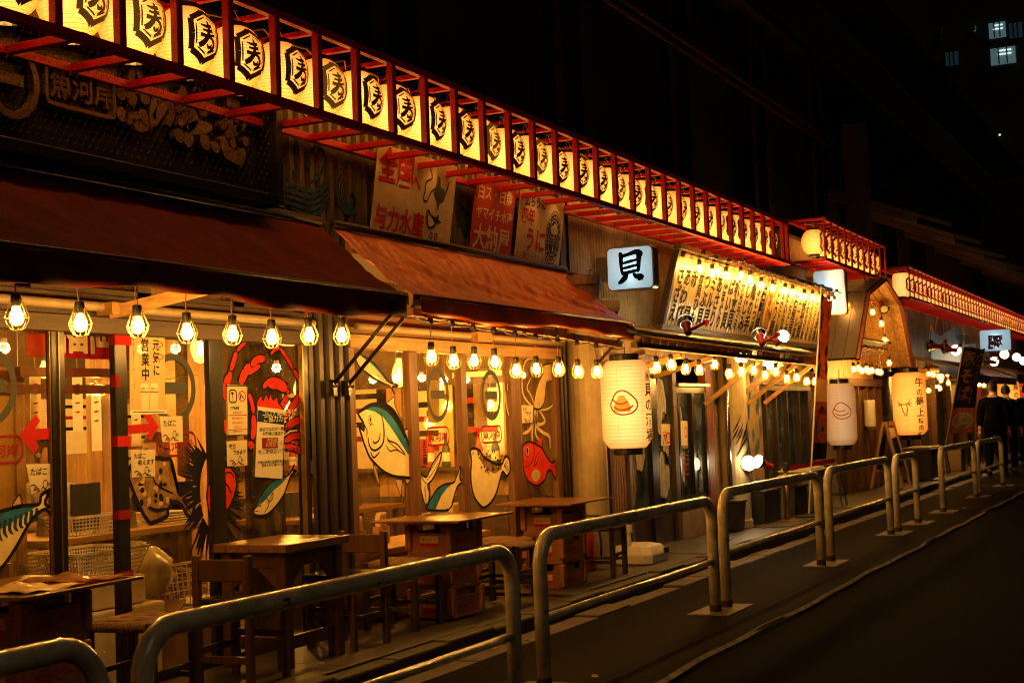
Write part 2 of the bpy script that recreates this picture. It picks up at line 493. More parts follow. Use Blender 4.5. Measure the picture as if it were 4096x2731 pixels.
class MB:
    def __init__(self):
        self.v = []
        self.f = []
        self.mi = []
        self.cur = 0

    def add(self, vs, fs):
        n = len(self.v)
        self.v += [tuple(p) for p in vs]
        self.f += [tuple(i + n for i in f) for f in fs]
        self.mi += [self.cur] * len(fs)
        return self

    def bx(self, x0, x1, y0, y1, z0, z1, rot=None, piv=None):
        vs = [Vector(p) for p in ((x0, y0, z0), (x1, y0, z0), (x1, y1, z0), (x0, y1, z0),
                                  (x0, y0, z1), (x1, y0, z1), (x1, y1, z1), (x0, y1, z1))]
        if rot is not None:
            c = Vector(piv) if piv is not None else sum(vs, Vector()) / 8
            vs = [rot @ (p - c) + c for p in vs]
        return self.add(vs, [(0, 3, 2, 1), (4, 5, 6, 7), (0, 1, 5, 4), (1, 2, 6, 5), (2, 3, 7, 6), (3, 0, 4, 7)])

    def bar(self, a, b, w, h=None, up=(0, 0, 1)):
        """square bar between two points"""
        a = Vector(a)
        b = Vector(b)
        h = h or w
        d = (b - a).normalized()
        s = d.cross(Vector(up))
        if s.length < 1e-4:
            s = d.cross(Vector((1, 0, 0)))
        s.normalize()
        u = s.cross(d)
        vs = []
        for p in (a, b):
            for i, j in ((-1, -1), (1, -1), (1, 1), (-1, 1)):
                vs.append(p + s * (i * w / 2) + u * (j * h / 2))
        return self.add(vs, [(3, 2, 1, 0), (4, 5, 6, 7), (0, 1, 5, 4), (1, 2, 6, 5), (2, 3, 7, 6), (3, 0, 4, 7)])

    def tube(self, pts, r, seg=8, closed=False):
        pts = [Vector(p) for p in pts]
        n = len(pts)
        rs = r if isinstance(r, (list, tuple)) else [r] * n
        rings = []
        prev = None
        for i, p in enumerate(pts):
            if closed:
                t = pts[(i + 1) % n] - pts[i - 1]
            else:
                t = pts[min(i + 1, n - 1)] - pts[max(i - 1, 0)]
            t.normalize()
            if prev is None:
                prev = t.orthogonal().normalized()
            a = (prev - t * prev.dot(t))
            a = a.normalized() if a.length > 1e-6 else t.orthogonal().normalized()
            prev = a
            b = t.cross(a)
            rings.append([p + (a * math.cos(2 * PI * k / seg) + b * math.sin(2 * PI * k / seg)) * rs[i] for k in range(seg)])
        vs = [q for rg in rings for q in rg]
        fs = []
        for i in range(n if closed else n - 1):
            j = (i + 1) % n
            for k in range(seg):
                l = (k + 1) % seg
                fs.append((i * seg + k, i * seg + l, j * seg + l, j * seg + k))
        if not closed:
            fs.append(tuple(range(seg))[::-1])
            fs.append(tuple((n - 1) * seg + k for k in range(seg)))
        return self.add(vs, fs)

    def lathe(self, prof, seg=16, c=(0, 0, 0), cap=True, M3=None):
        vs = []
        for r, z in prof:
            for k in range(seg):
                p = Vector((r * math.cos(2 * PI * k / seg), r * math.sin(2 * PI * k / seg), z))
                if M3 is not None:
                    p = M3 @ p
                vs.append(p + Vector(c))
        fs = []
        for i in range(len(prof) - 1):
            for k in range(seg):
                l = (k + 1) % seg
                fs.append((i * seg + k, i * seg + l, (i + 1) * seg + l, (i + 1) * seg + k))
        if cap:
            fs.append(tuple(range(seg))[::-1])
            fs.append(tuple((len(prof) - 1) * seg + k for k in range(seg)))
        return self.add(vs, fs)

    def prism(self, poly, fr, depth):
        """outline in the frame's plane, extruded backwards by depth"""
        n = len(poly)
        N = fr.n
        a = [fr(p[0], p[1]) for p in poly]
        b = [q - N * depth for q in a]
        fs = [tuple(range(n)), tuple(range(2 * n - 1, n - 1, -1))]
        for i in range(n):
            j = (i + 1) % n
            fs.append((i, i + n, j + n, j))
        return self.add(a + b, fs)

    def corr(self, x0, x1, y, z0, z1, pitch=0.076, amp=0.012, trap=True, nz=1):
        """corrugated sheet facing -y"""
        xs = []
        n = max(1, int(round((x1 - x0) / pitch)))
        p = (x1 - x0) / n
        for i in range(n):
            a = x0 + i * p
            if trap:
                xs += [(a, 0), (a + p * .38, 0), (a + p * .5, amp), (a + p * .88, amp)]
            else:
                xs += [(a + p * k / 6, amp * .5 * (1 - math.cos(2 * PI * k / 6))) for k in range(6)]
        xs.append((x1, 0))
        m = len(xs)
        vs = []
        for z in (z0, z1):
            vs += [(x, y + d, z) for x, d in xs]
        return self.add(vs, [(i, i + 1, m + i + 1, m + i) for i in range(m - 1)])

    def build(self, name, material, parent=None, smooth=False, bevel=0.0, origin=None):
        me = bpy.data.meshes.new(name)
        if parent is not None:
            o0 = ORG[parent.name]
        elif origin is not None:
            o0 = Vector(origin)
        else:
            xs, ys, zs = zip(*self.v)
            o0 = Vector(((min(xs) + max(xs)) / 2, (min(ys) + max(ys)) / 2, min(zs)))
        me.from_pydata([(x - o0.x, y - o0.y, z - o0.z) for x, y, z in self.v], [], self.f)
        mats = material if isinstance(material, (list, tuple)) else [material]
        for m in mats:
            me.materials.append(M[m] if isinstance(m, str) else m)
        if len(mats) > 1:
            me.polygons.foreach_set('material_index', self.mi)
        if smooth:
            me.polygons.foreach_set('use_smooth', [True] * len(me.polygons))
        me.update()
        o = bpy.data.objects.new(name, me)
        COL.objects.link(o)
        if parent is not None:
            o.parent = parent
        else:
            o.location = o0
        ORG[o.name] = o0.copy()
        if bevel > 0:
            b = o.modifiers.new('bevel', 'BEVEL')
            b.width = bevel
            b.segments = 1 if bevel < .006 else 2
            b.limit_method = 'ANGLE'
        if smooth == 'auto':
            pass
        return o


class Frame:
    def __init__(self, o, u=(1, 0, 0), v=(0, 0, 1)):
        self.o = Vector(o)
        self.u = Vector(u).normalized()
        self.v = Vector(v).normalized()
        self.n = self.u.cross(self.v).normalized()

    def __call__(self, a, b, lift=0.0):
        return self.o + self.u * a + self.v * b + self.n * lift


def wall_frame(d):
    return Frame((0, d, 0))


_glyphs = {}


def glyph(txt, bold=0.0):
    k = (txt, bold)
    if k not in _glyphs:
        cv = bpy.data.curves.new('t', 'FONT')
        cv.body = txt
        cv.size = 1.0
        cv.resolution_u = 2
        cv.offset = bold
        ob = bpy.data.objects.new('t', cv)
        me = bpy.data.meshes.new_from_object(ob)
        vs = [(v.co.x, v.co.y) for v in me.vertices]
        fs = [tuple(p.vertices) for p in me.polygons]
        bpy.data.objects.remove(ob)
        bpy.data.curves.remove(cv)
        bpy.data.meshes.remove(me)
        _glyphs[k] = (vs, fs)
    return _glyphs[k]


class Art:
    """flat print on a plane: fills, brush strokes and lettering, gathered by part and colour"""

    def __init__(self, fr, base=0.002):
        self.fr = fr
        self.mb = {}
        self.base = base

    def _m(self, part, material):
        return self.mb.setdefault((part, material), MB())

    def poly(self, pts, part, material, lift=0.0):
        vs = [self.fr(a, b, self.base + lift) for a, b in pts]
        # orientation towards the viewer
        area = sum(pts[i][0] * pts[(i + 1) % len(pts)][1] - pts[(i + 1) % len(pts)][0] * pts[i][1] for i in range(len(pts)))
        f = tuple(range(len(vs)))
        self._m(part, material).add(vs, [f if area > 0 else f[::-1]])
        return self

    def rect(self, x0, x1, z0, z1, part, material, lift=0.0):
        return self.poly([(x0, z0), (x1, z0), (x1, z1), (x0, z1)], part, material, lift)

    def disc(self, cx, cz, rx, rz, part, material, lift=0.0, n=24, r0=0.0):
        if r0 <= 0:
            return self.poly([(cx + rx * math.cos(2 * PI * k / n), cz + rz * math.sin(2 * PI * k / n)) for k in range(n)],
                             part, material, lift)
        vs = []
        for q in (1.0, r0):
            for k in range(n):
                vs.append(self.fr(cx + q * rx * math.cos(2 * PI * k / n), cz + q * rz * math.sin(2 * PI * k / n), self.base + lift))
        self._m(part, material).add(vs, [(k, (k + 1) % n, n + (k + 1) % n, n + k) for k in range(n)])
        return self

    def stroke(self, pts, w, part, material, lift=0.001, taper=True, closed=False):
        """brush line through the points (smoothed), w = width or list of widths"""
        P = [Vector((p[0], p[1])) for p in pts]
        n = len(P)
        ws = list(w) if isinstance(w, (list, tuple)) else [w] * n
        out = []
        wo = []
        m = n if closed else n - 1
        sub = 4 if n > 2 else 2
        for i in range(m):
            p0 = P[(i - 1) % n] if closed or i > 0 else P[i]
            p1 = P[i]
            p2 = P[(i + 1) % n]
            p3 = P[(i + 2) % n] if closed or i + 2 < n else p2
            for k in range(sub):
                t = k / sub
                out.append(0.5 * ((2 * p1) + (p2 - p0) * t + (2 * p0 - 5 * p1 + 4 * p2 - p3) * t * t +
                                  (3 * p1 - p0 - 3 * p2 + p3) * t ** 3))
                wo.append(ws[i] * (1 - t) + ws[(i + 1) % n] * t)
        if not closed:
            out.append(P[-1])
            wo.append(ws[-1])
        N = len(out)
        if taper and not closed and not isinstance(w, (list, tuple)):
            wo = [x * (0.35 + 0.65 * min(1, 4 * min(i, N - 1 - i) / max(1, N - 1) + .15)) for i, x in enumerate(wo)]
        vs = []
        for i in range(N):
            if closed:
                t = out[(i + 1) % N] - out[i - 1]
            else:
                t = out[min(i + 1, N - 1)] - out[max(i - 1, 0)]
            if t.length < 1e-9:
                t = Vector((1, 0))
            t.normalize()
            nn = Vector((-t.y, t.x))
            for sgn in (-1, 1):
                q = out[i] + nn * sgn * wo[i] / 2
                vs.append(self.fr(q.x, q.y, self.base + lift))
        fs = []
        for i in range(N if closed else N - 1):
            j = (i + 1) % N
            fs.append((2 * i, 2 * j, 2 * j + 1, 2 * i + 1))
        self._m(part, material).add(vs, fs)
        return self

    def outline(self, pts, w, part, material, lift=0.001):
        return self.stroke(pts, w, part, material, lift, closed=True)

    def text(self, txt, x, z, h, part, material, lift=0.001, bold=0.0, sx=1.0, slant=0.0, rot=0.0, center=False):
        if len(txt) > 1 and h >= .085 and not center and ord(txt[0]) > 255:
            for i, c in enumerate(txt):         # large lettering: every character a part of its own
                if c not in ' 　':
                    self.text(c, x + i * h * sx * math.cos(rot), z + i * h * sx * math.sin(rot), h, part, material, lift, bold, sx, slant, rot)
            return self
        if len(txt) == 1 and h >= .085 and part == 'lettering':
            self.uid = getattr(self, 'uid', 0) + 1
            part = 'character#%d' % self.uid
        vs, fs = glyph(txt, bold)
        if not vs:
            return self
        x0 = min(a for a, b in vs)
        x1 = max(a for a, b in vs)
        off = -(x0 + x1) / 2 if center else 0
        cr, sr = math.cos(rot), math.sin(rot)
        q = []
        for a, b in vs:
            a = (a + off) * h * sx + slant * b * h
            b = b * h
            q.append(self.fr(x + a * cr - b * sr, z + a * sr + b * cr, self.base + lift))
        self._m(part, material).add(q, fs)
        return self

    def vtext(self, txt, x, z, h, part, material, lift=0.001, bold=0.0, sx=1.0, pitch=1.05, slant=0.0):
        for i, c in enumerate(txt):
            if c != ' ':
                self.text(c, x - h * sx / 2, z - h * .87 - i * h * pitch, h, part, material, lift, bold, sx, slant)
        return self

    def build(self, parent):
        out = []
        for (part, material), mb in self.mb.items():
            o = mb.build(part.split('#')[0], material, parent)
            if part in ('lettering', 'printed_line', 'speck', 'spot', 'spine', 'line', 'rib', 'emblem_lettering', 'drop', 'flame', 'splatter', 'daub'):
                o['kind'] = 'stuff'
            out.append(o)
        return out


def point_light(parent, loc, watts, col=WARM, r=0.03):
    l = bpy.data.lights.new('lamp_light', 'POINT')
    l.energy = watts
    l.color = col
    l.shadow_soft_size = r
    o = bpy.data.objects.new('lamp_light', l)
    COL.objects.link(o)
    o.parent = parent
    o.location = loc
    return o


def quad_board(name, label, cat, pts, d, thick, material, group=None):
    """thin board or sheet on the front plane, outline given as (x, z)"""
    cx = sum(p[0] for p in pts) / len(pts)
    zb = min(p[1] for p in pts)
    t = thing(name, label, cat, (cx, d, zb), group)
    area = sum(pts[i][0] * pts[(i + 1) % len(pts)][1] - pts[(i + 1) % len(pts)][0] * pts[i][1] for i in range(len(pts)))
    if area < 0:
        pts = pts[::-1]
    mb = MB()
    mb.prism(pts, wall_frame(d), thick)
    mb.build('sheet', material, t)
    return t

# ================================================================== the setting
def struct(name, mb, material, **k):
    o = mb.build(name, material, **k)
    o['kind'] = 'structure'
    return o


struct('ground', MB().add([(-300, -300, -.06), (900, -300, -.06), (900, 300, -.06), (-300, 300, -.06)], [(0, 1, 2, 3)]), 'asphalt')
struct('road', MB().add([(-60, -30, 0), (420, -30, 0), (420, 2.60, 0), (-60, 2.60, 0)], [(0, 1, 2, 3)]), 'asphalt')
# raised asphalt walkway with a rounded, worn edge
mb = MB()
prof = [(2.58, -.01), (2.605, .014), (2.64, .026), (2.70, .03), (3.3, .022), (3.88, .012)]
N = 90
vs = []
xs = [-20 + 2.0 * i for i in range(N)]
for x in xs:
    for y, z in prof:
        vs.append((x, y + (0.012 * math.sin(x * 1.7) + .01 * math.sin(x * 4.3) if y < 2.7 else 0), z))
k = len(prof)
mb.add(vs, [(i * k + j, (i + 1) * k + j, (i + 1) * k + j + 1, i * k + j + 1) for i in range(N - 1) for j in range(k - 1)])
walk = struct('walkway', mb, 'walk_asphalt', smooth=True, origin=(0, 3.2, 0))
# worn white edge line
mb = MB()
pts = [-20 + .25 * i for i in range(700)]
vs = []
for x in pts:
    w = 0.012 * math.sin(x * 1.7) + .01 * math.sin(x * 4.3)
    a = .035 + .012 * mnoise.noise((x * 1.3, 0, 0))
    vs += [(x, 2.606 + w, .0185), (x, 2.606 + w + a, .0295)]
mb.add(vs, [(2 * i, 2 * i + 2, 2 * i + 3, 2 * i + 1) for i in range(len(pts) - 1)])
struct('edge_line', mb, 'white_line', origin=(0, 2.62, 0))


def slabs(holder, part, x0, n, length, y0, y1, z0, z1, material, gap=.008, bevel=.008):
    mb = MB()
    mb.bx(0, length - gap, y0, y1, z0, z1)
    me = None
    for i in range(n):
        if me is None:
            o = mb.build(part, material, holder, bevel=bevel)
            me = o
        else:
            o = me.copy()
            COL.objects.link(o)
        o.location = Vector((x0 + i * length, 0, random.uniform(-.003, .003))) - Vector((ORG[holder.name].x, 0, 0)) + \
            Vector((ORG[holder.name].x, 0, 0))
        o.rotation_euler = (random.uniform(-.003, .003), random.uniform(-.003, .003), 0)
    return me


def holder(name, kind='structure'):
    o = bpy.data.objects.new(name, None)
    COL.objects.link(o)
    o['kind'] = kind
    ORG[o.name] = Vector((0, 0, 0))
    return o


gut = holder('gutter')
MB().bx(-10, 60, 3.88, 4.08, -.05, -.004).build('gutter_bed', 'soil_stain', gut)
slabs(gut, 'gutter_slab', 2.0, 58, 0.6, 3.885, 4.075, -.03, .012, 'concrete', bevel=.005)
kerb = holder('kerb')
slabs(kerb, 'kerb_stone', 2.0, 58, 0.6, 4.08, 4.20, -.05, .12, 'kerb_concrete', bevel=.014)
pav = holder('pavement')
MB().bx(-10, 60, 4.205, 5.05, -.05, .10).build('pavement_bed', 'soil_stain', pav)
slabs(pav, 'paving_slab', 2.0, 24, 1.5, 4.205, 5.02, .05, .118, 'paving', gap=.007, bevel=.004)
# dry leaves caught in the gutter
for i in range(24):
    x = random.uniform(5.5, 20)
    y = random.choice([random.uniform(3.97, 4.07), random.uniform(3.9, 4.06), random.uniform(2.9, 3.9)]) if i % 6 else random.uniform(4.25, 4.5)
    z = .016 if y > 3.88 else .028
    if y > 4.1:
        z = .126
    a = random.uniform(0, 6.28)
    s = random.uniform(.018, .034)
    mb = MB()
    ring = [(math.cos(t) * s * (1.6 if k % 2 else 1.0), math.sin(t) * s * .7) for k, t in enumerate([j * PI / 4 for j in range(8)])]
    mb.add([(x, y, z + .006)] + [(x + u * math.cos(a) - v * math.sin(a), y + u * math.sin(a) + v * math.cos(a), z + random.uniform(0, .014))
                                 for u, v in ring], [(0, k + 1, (k + 1) % 8 + 1) for k in range(8)])
    o = mb.build('dry_leaf', 'leaf_dry')
    where = 'in the gutter below the kerb' if 3.88 < y < 4.1 else ('on the asphalt walkway by the barriers' if y < 3.88 else 'on the concrete pavement')
    tag(o, 'small curled dry leaf lying ' + where, 'leaf', 'dry leaves ' + where)

# ================================================================== steel railway viaduct over the shops
vd = thing('railway_viaduct', 'dark riveted steel railway girder above the row of shops', 'viaduct', (20, 6.2, 3.7))
MB().bx(-12, 46, 6.0, 6.1, 3.8, 7.2).build('girder_web', 'viaduct_steel', vd)
MB().bx(-12, 46, 5.55, 6.45, 7.2, 7.35).build('girder_flange', 'viaduct_steel', vd)
MB().bx(-12, 46, 5.75, 6.1, 3.72, 3.8).build('girder_flange', 'viaduct_steel', vd)
MB().bx(-12, 46, 4.6, 5.5, 8.3, 8.4).build('edge_beam', 'viaduct_steel', vd)
st = None
for i in range(26):
    x = -8 + i * 1.75
    if st is None:
        st = MB().bx(-.02, .02, 5.70, 6.0, 3.8, 7.2).bx(-.09, .09, 5.685, 5.70, 3.8, 7.2).build('stiffener', 'viaduct_steel', vd)
        o = st
    else:
        o = st.copy()
        COL.objects.link(o)
    o.location.x = x - ORG[vd.name].x + ORG[vd.name].x
    if i % 2:
        o.scale.x = 1.4
MB().bx(-12, 46, 6.1, 12, 7.0, 7.3).build('deck', 'viaduct_steel', vd)
for nm, yy, zz in (('cable_duct', 5.6, 5.9), ('cable_duct', 5.62, 6.05)):
    MB().tube([(-12, yy, zz), (46, yy, zz)], .02, 6).build(nm, 'dark_red_steel', vd)

# ================================================================== office tower far behind, a few windows lit
tw = thing('office_tower', 'dark office tower far behind with a few lit windows', 'building', (150, 40, 0))
MB().bx(120, 180, 8, 60, 0, 95).build('wall', 'tower_wall', tw)


def tower_at(px, py, x0=119.9):
    """direction of a window of the far tower, on its front wall (x = const)"""
    f = 5689.0
    v = [_f[i] + _r[i] * (px - 2048) / f - _u[i] * (py - 1365.5) / f for i in range(3)]
    t = x0 / v[0]
    return t * v[1], 1.384 + t * v[2]


for (x0, x1, y0, y1, k) in ((3955, 4024, 98, 147, 2), (3962, 4064, 200, 250, 2), (3598, 3640, 228, 272, 1), (3680, 3712, 216, 268, 1),
                            (3782, 3835, 214, 258, 1), (4036, 4090, 98, 147, 1), (3762, 3768, 112, 160, 1), (3895, 3902, 103, 125, 2)):
    a = tower_at(x0, y0)
    b = tower_at(x1, y1)
    ya, yb = min(a[0], b[0]), max(a[0], b[0])
    za, zb = min(a[1], b[1]), max(a[1], b[1])
    w = MB().bx(119.7, 119.98, ya, yb, za, zb).build('window', 'cold_window' if k == 2 else 'dim_window', tw)
    n = 3
    for j in range(1, n):
        yy = ya + (yb - ya) * j / n
        MB().bx(119.6, 119.69, yy - .05, yy + .05, za, zb).build('mullion', 'tower_wall', w)
    if k == 2 and yb - ya > .5:
        for j in range(2):
            MB().bx(119.62, 119.66, ya + .15 * (yb - ya), yb - .35 * (yb - ya) + .1 * j, zb - .28 - .3 * j, zb - .2 - .3 * j).build('tube_lamp', 'tube_light', w)
for (px, py, r) in ((3462, 15, .22), (3185, 156, .04), (3490, 139, .05), (3808, 536, .08), (3712, 674, .06), (4003, 545, .08)):
    a = tower_at(px, py)
    MB().lathe([(.01, -r), (r * .7, -r * .7), (r, 0), (r * .7, r * .7), (.01, r)], 10, (119.3, a[0], a[1])).build('beacon_lamp', 'tube_light', tw)

# ================================================================== seafood shop: the long front on the left
YF = 4.95
shop = thing('seafood_shop', 'seafood tavern front with dark frames, wide glass panes and lit interior', 'shop', (7.5, YF, .1))


def post(x0, x1, z0, z1, material, parent, y0=4.922, y1=4.965, name='post'):
    return MB().bx(x0, x1, y0, y1, z0, z1).build(name, material, parent, bevel=.004)


# uprights of the first front
for (a, b) in ((5.114, 5.201), (5.551, 5.637), (6.305, 6.424)):
    post(a, b, .12, 1.93, 'black_frame', shop)
MB().bx(5.106, 5.1135, 4.930, 4.945, .12, 1.92).build('trim', 'gold_trim', shop)
MB().bx(5.150, 5.156, 4.914, 4.9215, .12, 1.92).build('trim', 'gold_trim', shop)
post(7.18, 7.262, .12, 1.93, 'black_frame', shop)
MB().bx(7.168, 7.178, 4.90, 4.93, .12, 1.92).build('trim', 'gold_trim', shop)
post(3.9, 4.05, .12, 1.93, 'black_frame', shop)
# lintel, pale pipe and transom of the first front
MB().bx(3.6, 7.25, 4.90, 5.02, 1.90, 1.985).build('lintel', 'dark_wood_x', shop, bevel=.004)
MB().tube([(3.6, 4.87, 2.03), (7.25, 4.87, 2.03)], .024, 10).build('pipe', 'pillar_paint', shop, smooth=True)
MB().bx(3.6, 7.25, 4.93, 5.03, 1.987, 2.10).build('header', 'dark_wood_x', shop, bevel=.004)
for i, (a, b) in enumerate(((3.7, 4.9), (5.02, 5.75), (5.87, 6.55), (6.62, 7.16))):
    w = MB().bx(a, b, 4.97, 4.976, 2.13, 2.6).build('transom_pane', 'dusty_glass', shop)
for x in (4.9, 5.75, 6.55, 7.16):
    post(x, x + .11, 2.10, 2.64, 'dark_wood_z', shop, 4.94, 5.03)
MB().bx(3.6, 7.25, 4.94, 5.03, 2.101, 2.129).build('transom_rail', 'dark_wood_x', shop)
# panes of the first front
for a, b in ((4.05, 5.108), (5.637, 6.305), (6.424, 7.168)):
    MB().bx(a, b, 4.95, 4.956, .16, 1.90).build('pane', 'pane_glass', shop)
    MB().bx(a, b, 4.93, 4.975, .12, .16).build('sill', 'black_frame', shop)
# door track in the open doorway
MB().bx(5.201, 5.551, 4.93, 4.975, .118, .128).build('sill', 'steel', shop)
# brown corrugated pier between the two fronts
MB().corr(7.264, 7.712, 4.915, .12, 2.66, pitch=.112, amp=.03).build('corrugated_panel', 'brown_metal', shop)
post(7.714, 7.792, .12, 2.0, 'wood_z', shop)
# second front
for (a, b, m_) in ((8.478, 8.616, 'wood_z'), (9.224, 9.341, 'wood_z'), (10.056, 10.237, 'wood_z'), (10.898, 11.016, 'wood_z')):
    c = (a + b) / 2
    post(a, c - .004, .12, 1.9, m_, shop, 4.915, 4.975)
    post(c + .004, b, .12, 1.9, m_, shop, 4.93, 4.985)
MB().bx(7.714, 11.02, 4.90, 5.02, 1.901, 1.99).build('lintel', 'pale_wood_x', shop, bevel=.004)
MB().tube([(7.75, 4.87, 2.035), (11.0, 4.87, 2.035)], .024, 10).build('pipe', 'pillar_paint', shop, smooth=True)
MB().bx(7.714, 11.02, 4.93, 5.03, 1.992, 2.13).build('header', 'wood_x', shop, bevel=.004)
for x in (7.72, 8.5, 9.2, 10.1, 10.9):
    post(x, x + .11, 2.131, 2.64, 'wood_z', shop, 4.94, 5.03)
for a, b in ((7.83, 8.5), (8.61, 9.2), (9.31, 10.1), (10.21, 10.9)):
    MB().bx(a, b, 4.97, 4.976, 2.14, 2.6).build('transom_pane', 'dusty_glass', shop)
for a, b in ((7.792, 8.478), (8.616, 9.224), (9.341, 10.056), (10.237, 10.898)):
    MB().bx(a, b, 4.95, 4.956, .16, 1.90).build('pane', 'pane_glass', shop)
    MB().bx(a, b, 4.93, 4.975, .12, .16).build('sill', 'wood_x', shop)
MB().corr(11.018, 11.25, 4.93, .12, 2.66, pitch=.077, amp=.02).build('corrugated_panel', 'brown_metal', shop)
post(11.252, 11.36, .12, 2.66, 'red_post_wood', shop, 4.86, 4.98)
MB().bx(3.6, 11.36, 4.95, 5.05, 2.64, 2.70).build('beam', 'dark_wood_x', shop)
# short square wooden brackets at the pipe
MB().bx(5.40, 5.50, 4.80, 4.90, 1.99, 2.05).build('bracket', 'pale_wood_y', shop)
MB().bar((5.45, 4.86, 2.0), (5.72, 4.40, 2.12), .05, .06).build('brace', 'pale_wood_y', shop)
MB().bx(9.30, 9.52, 4.80, 4.865, 1.99, 2.06).build('bracket', 'pale_wood_y', shop)
# upper walls above the awnings
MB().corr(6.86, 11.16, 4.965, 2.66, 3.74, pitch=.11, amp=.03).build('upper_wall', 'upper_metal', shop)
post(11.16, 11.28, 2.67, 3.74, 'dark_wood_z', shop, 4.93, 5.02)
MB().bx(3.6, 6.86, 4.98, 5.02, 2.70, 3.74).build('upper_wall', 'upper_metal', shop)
MB().bx(3.6, 20, 4.98, 5.6, 3.75, 3.80).build('roof', 'roof_dark', shop)
# interior
MB().bx(2.2, 11.34, 5.03, 9.6, .06, .10).build('floor', 'int_floor', shop)
MB().bx(2.2, 11.34, 5.06, 9.6, 2.55, 2.62).build('ceiling', 'int_dark', shop)
for i in range(22):
    x = 2.25 + i * .415
    MB().bx(x, x + .405, 9.3 + .008 * (i % 3), 9.36, .75, 1.75).build('wall_board', ['pale_wood_z', 'wood_z', 'pale_wood_z', 'dark_wood_z'][i * 5 % 4], shop)
    MB().bx(x, x + .405, 9.28, 9.36, .10, .749).build('dark_lower_board', 'dark_wood_z', shop)  # lower boards coloured dark to darken the lower part of the room
MB().bx(2.2, 11.34, 9.37, 9.45, .10, 2.55).build('back_wall', 'int_wall', shop)
for k in range(16):
    y = 5.05 + k * .266
    MB().bx(11.285 + .006 * (k % 3), 11.315, y, y + .258, .75, 1.74).build('wall_board', ['int_wall', 'wood_z', 'pale_wood_z', 'dark_wood_z'][k * 7 % 4], shop)
    MB().bx(11.27, 11.315, y, y + .258, .10, .749).build('dark_lower_board', 'dark_wood_z', shop)  # same darkened lower boards along the side wall
MB().bx(11.316, 11.34, 5.03, 9.3, .10, 2.55).build('side_wall', 'int_dark', shop)
MB().bx(11.27, 11.31, 5.05, 9.3, 1.741, 1.80).build('picture_rail', 'dark_wood_x', shop)
MB().bx(2.3, 11.3, 9.24, 9.299, 1.75, 2.5).build('dark_panel', 'int_dark', shop)
MB().bx(2.2, 2.24, 5.03, 9.3, .10, 2.55).build('side_wall', 'int_wall', shop)
# corrugated screens inside the panes
MB().corr(6.86, 7.26, 5.12, .1, 2.5, pitch=.08, amp=.02).build('inner_screen', 'brown_metal', shop)
MB().corr(10.60, 11.3, 5.20, .1, 2.5, pitch=.08, amp=.02).build('inner_screen', 'tan_metal', shop)
# timber columns and a counter run inside
for x, y in ((6.75, 6.1), (8.3, 6.9), (9.6, 7.6), (7.6, 8.2)):
    MB().bx(x, x + .13, y, y + .13, .10, 2.55).build('column', 'pale_wood_z', shop, bevel=.004)
for y in (5.9, 7.2, 8.4):
    MB().bx(2.3, 11.3, y, y + .1, 2.40, 2.549).build('ceiling_beam', 'wood_x', shop)

# ================================================================== mural waves on the upper corrugated wall
A = Art(wall_frame(4.960), .0)
wv = thing('wave_mural', 'dark blue waves and drops painted on corrugated wall above awning', 'mural', (8, 4.96, 2.7))
def swirl(cx, cz, r, turns, w, a0=0.0):
    pts = []
    n = int(10 * turns)
    for i in range(n + 1):
        t = i / n
        a = a0 + t * turns * 2 * PI
        rr = r * (1 - .85 * t)
        pts.append((cx + rr * math.cos(a), cz + rr * math.sin(a)))
    A.uid2 = getattr(A, 'uid2', 0) + 1
    A.stroke(pts, w, 'wave#%d' % A.uid2, 'mural_blue')
for cx, cz, r in [(7.858,2.892,0.17)] + [(7.133,2.739,0.1)]:
    for q in (1.0, .8, .62, .42):
        swirl(cx, cz, r * q, .85, .028 * q, 2.2)
for k in range(5):
    pts = [(6.932,2.805),(7.075,2.877),(7.233,2.883),(7.395,2.873),(7.538,2.931),(7.628,3.008)]
    A.stroke([(x, z - .038 * k) for x, z in pts], .022, 'wave#%d'%(1010 + k), 'mural_blue')
A.stroke([(7.398,2.92),(7.528,3.01),(7.576,3.097),(7.551,3.157),(7.472,3.169),(7.422,3.122)], .03, 'wave#%d'%1020, 'mural_blue')
for k in range(4):
    A.stroke([(x, z - .05 * k) for x, z in [(9.357,3.062),(9.433,3.014),(9.549,2.951),(9.582,2.84)]], .03, 'wave#%d'%(1030 + k), 'mural_blue')
    A.stroke([(x, z - .05 * k) for x, z in [(11.299,3.149),(11.353,3.045),(11.307,2.909),(11.326,2.779)]], .03, 'wave#%d'%(1040 + k), 'mural_blue')
for p in [(6.963,2.93),(7.068,2.99),(7.26,3.143),(7.391,3.054),(7.223,2.951)]:
    A.disc(p[0], p[1], .022, .034, 'drop', 'mural_blue')
A.build(wv)

# ================================================================== carved letter signboard behind chicken wire
wood('carved_wood', (0.13, 0.065, 0.028), axis=0)
mat('wire', (0.05, 0.045, 0.04), .5, metal=.5, var=.2)
cs = thing('carved_sign', 'dark signboard with raised carved lettering behind chicken wire mesh', 'sign', (5.4, 4.93, 2.7))
MB().bx(3.6, 6.80, 4.93, 4.97, 2.70, 3.34).build('board', 'black_paint', cs)
for i, (a, b, m_) in enumerate(((3.6, 6.8, 2.70), (3.6, 6.8, 3.29))):
    MB().bx(a, b, 4.80, 4.929, m_, m_ + .06).build('frame_rail', 'black_paint', cs, bevel=.005)
MB().bx(6.801, 6.86, 4.78, 4.97, 2.69, 3.36).build('frame_rail', 'black_paint', cs, bevel=.005)


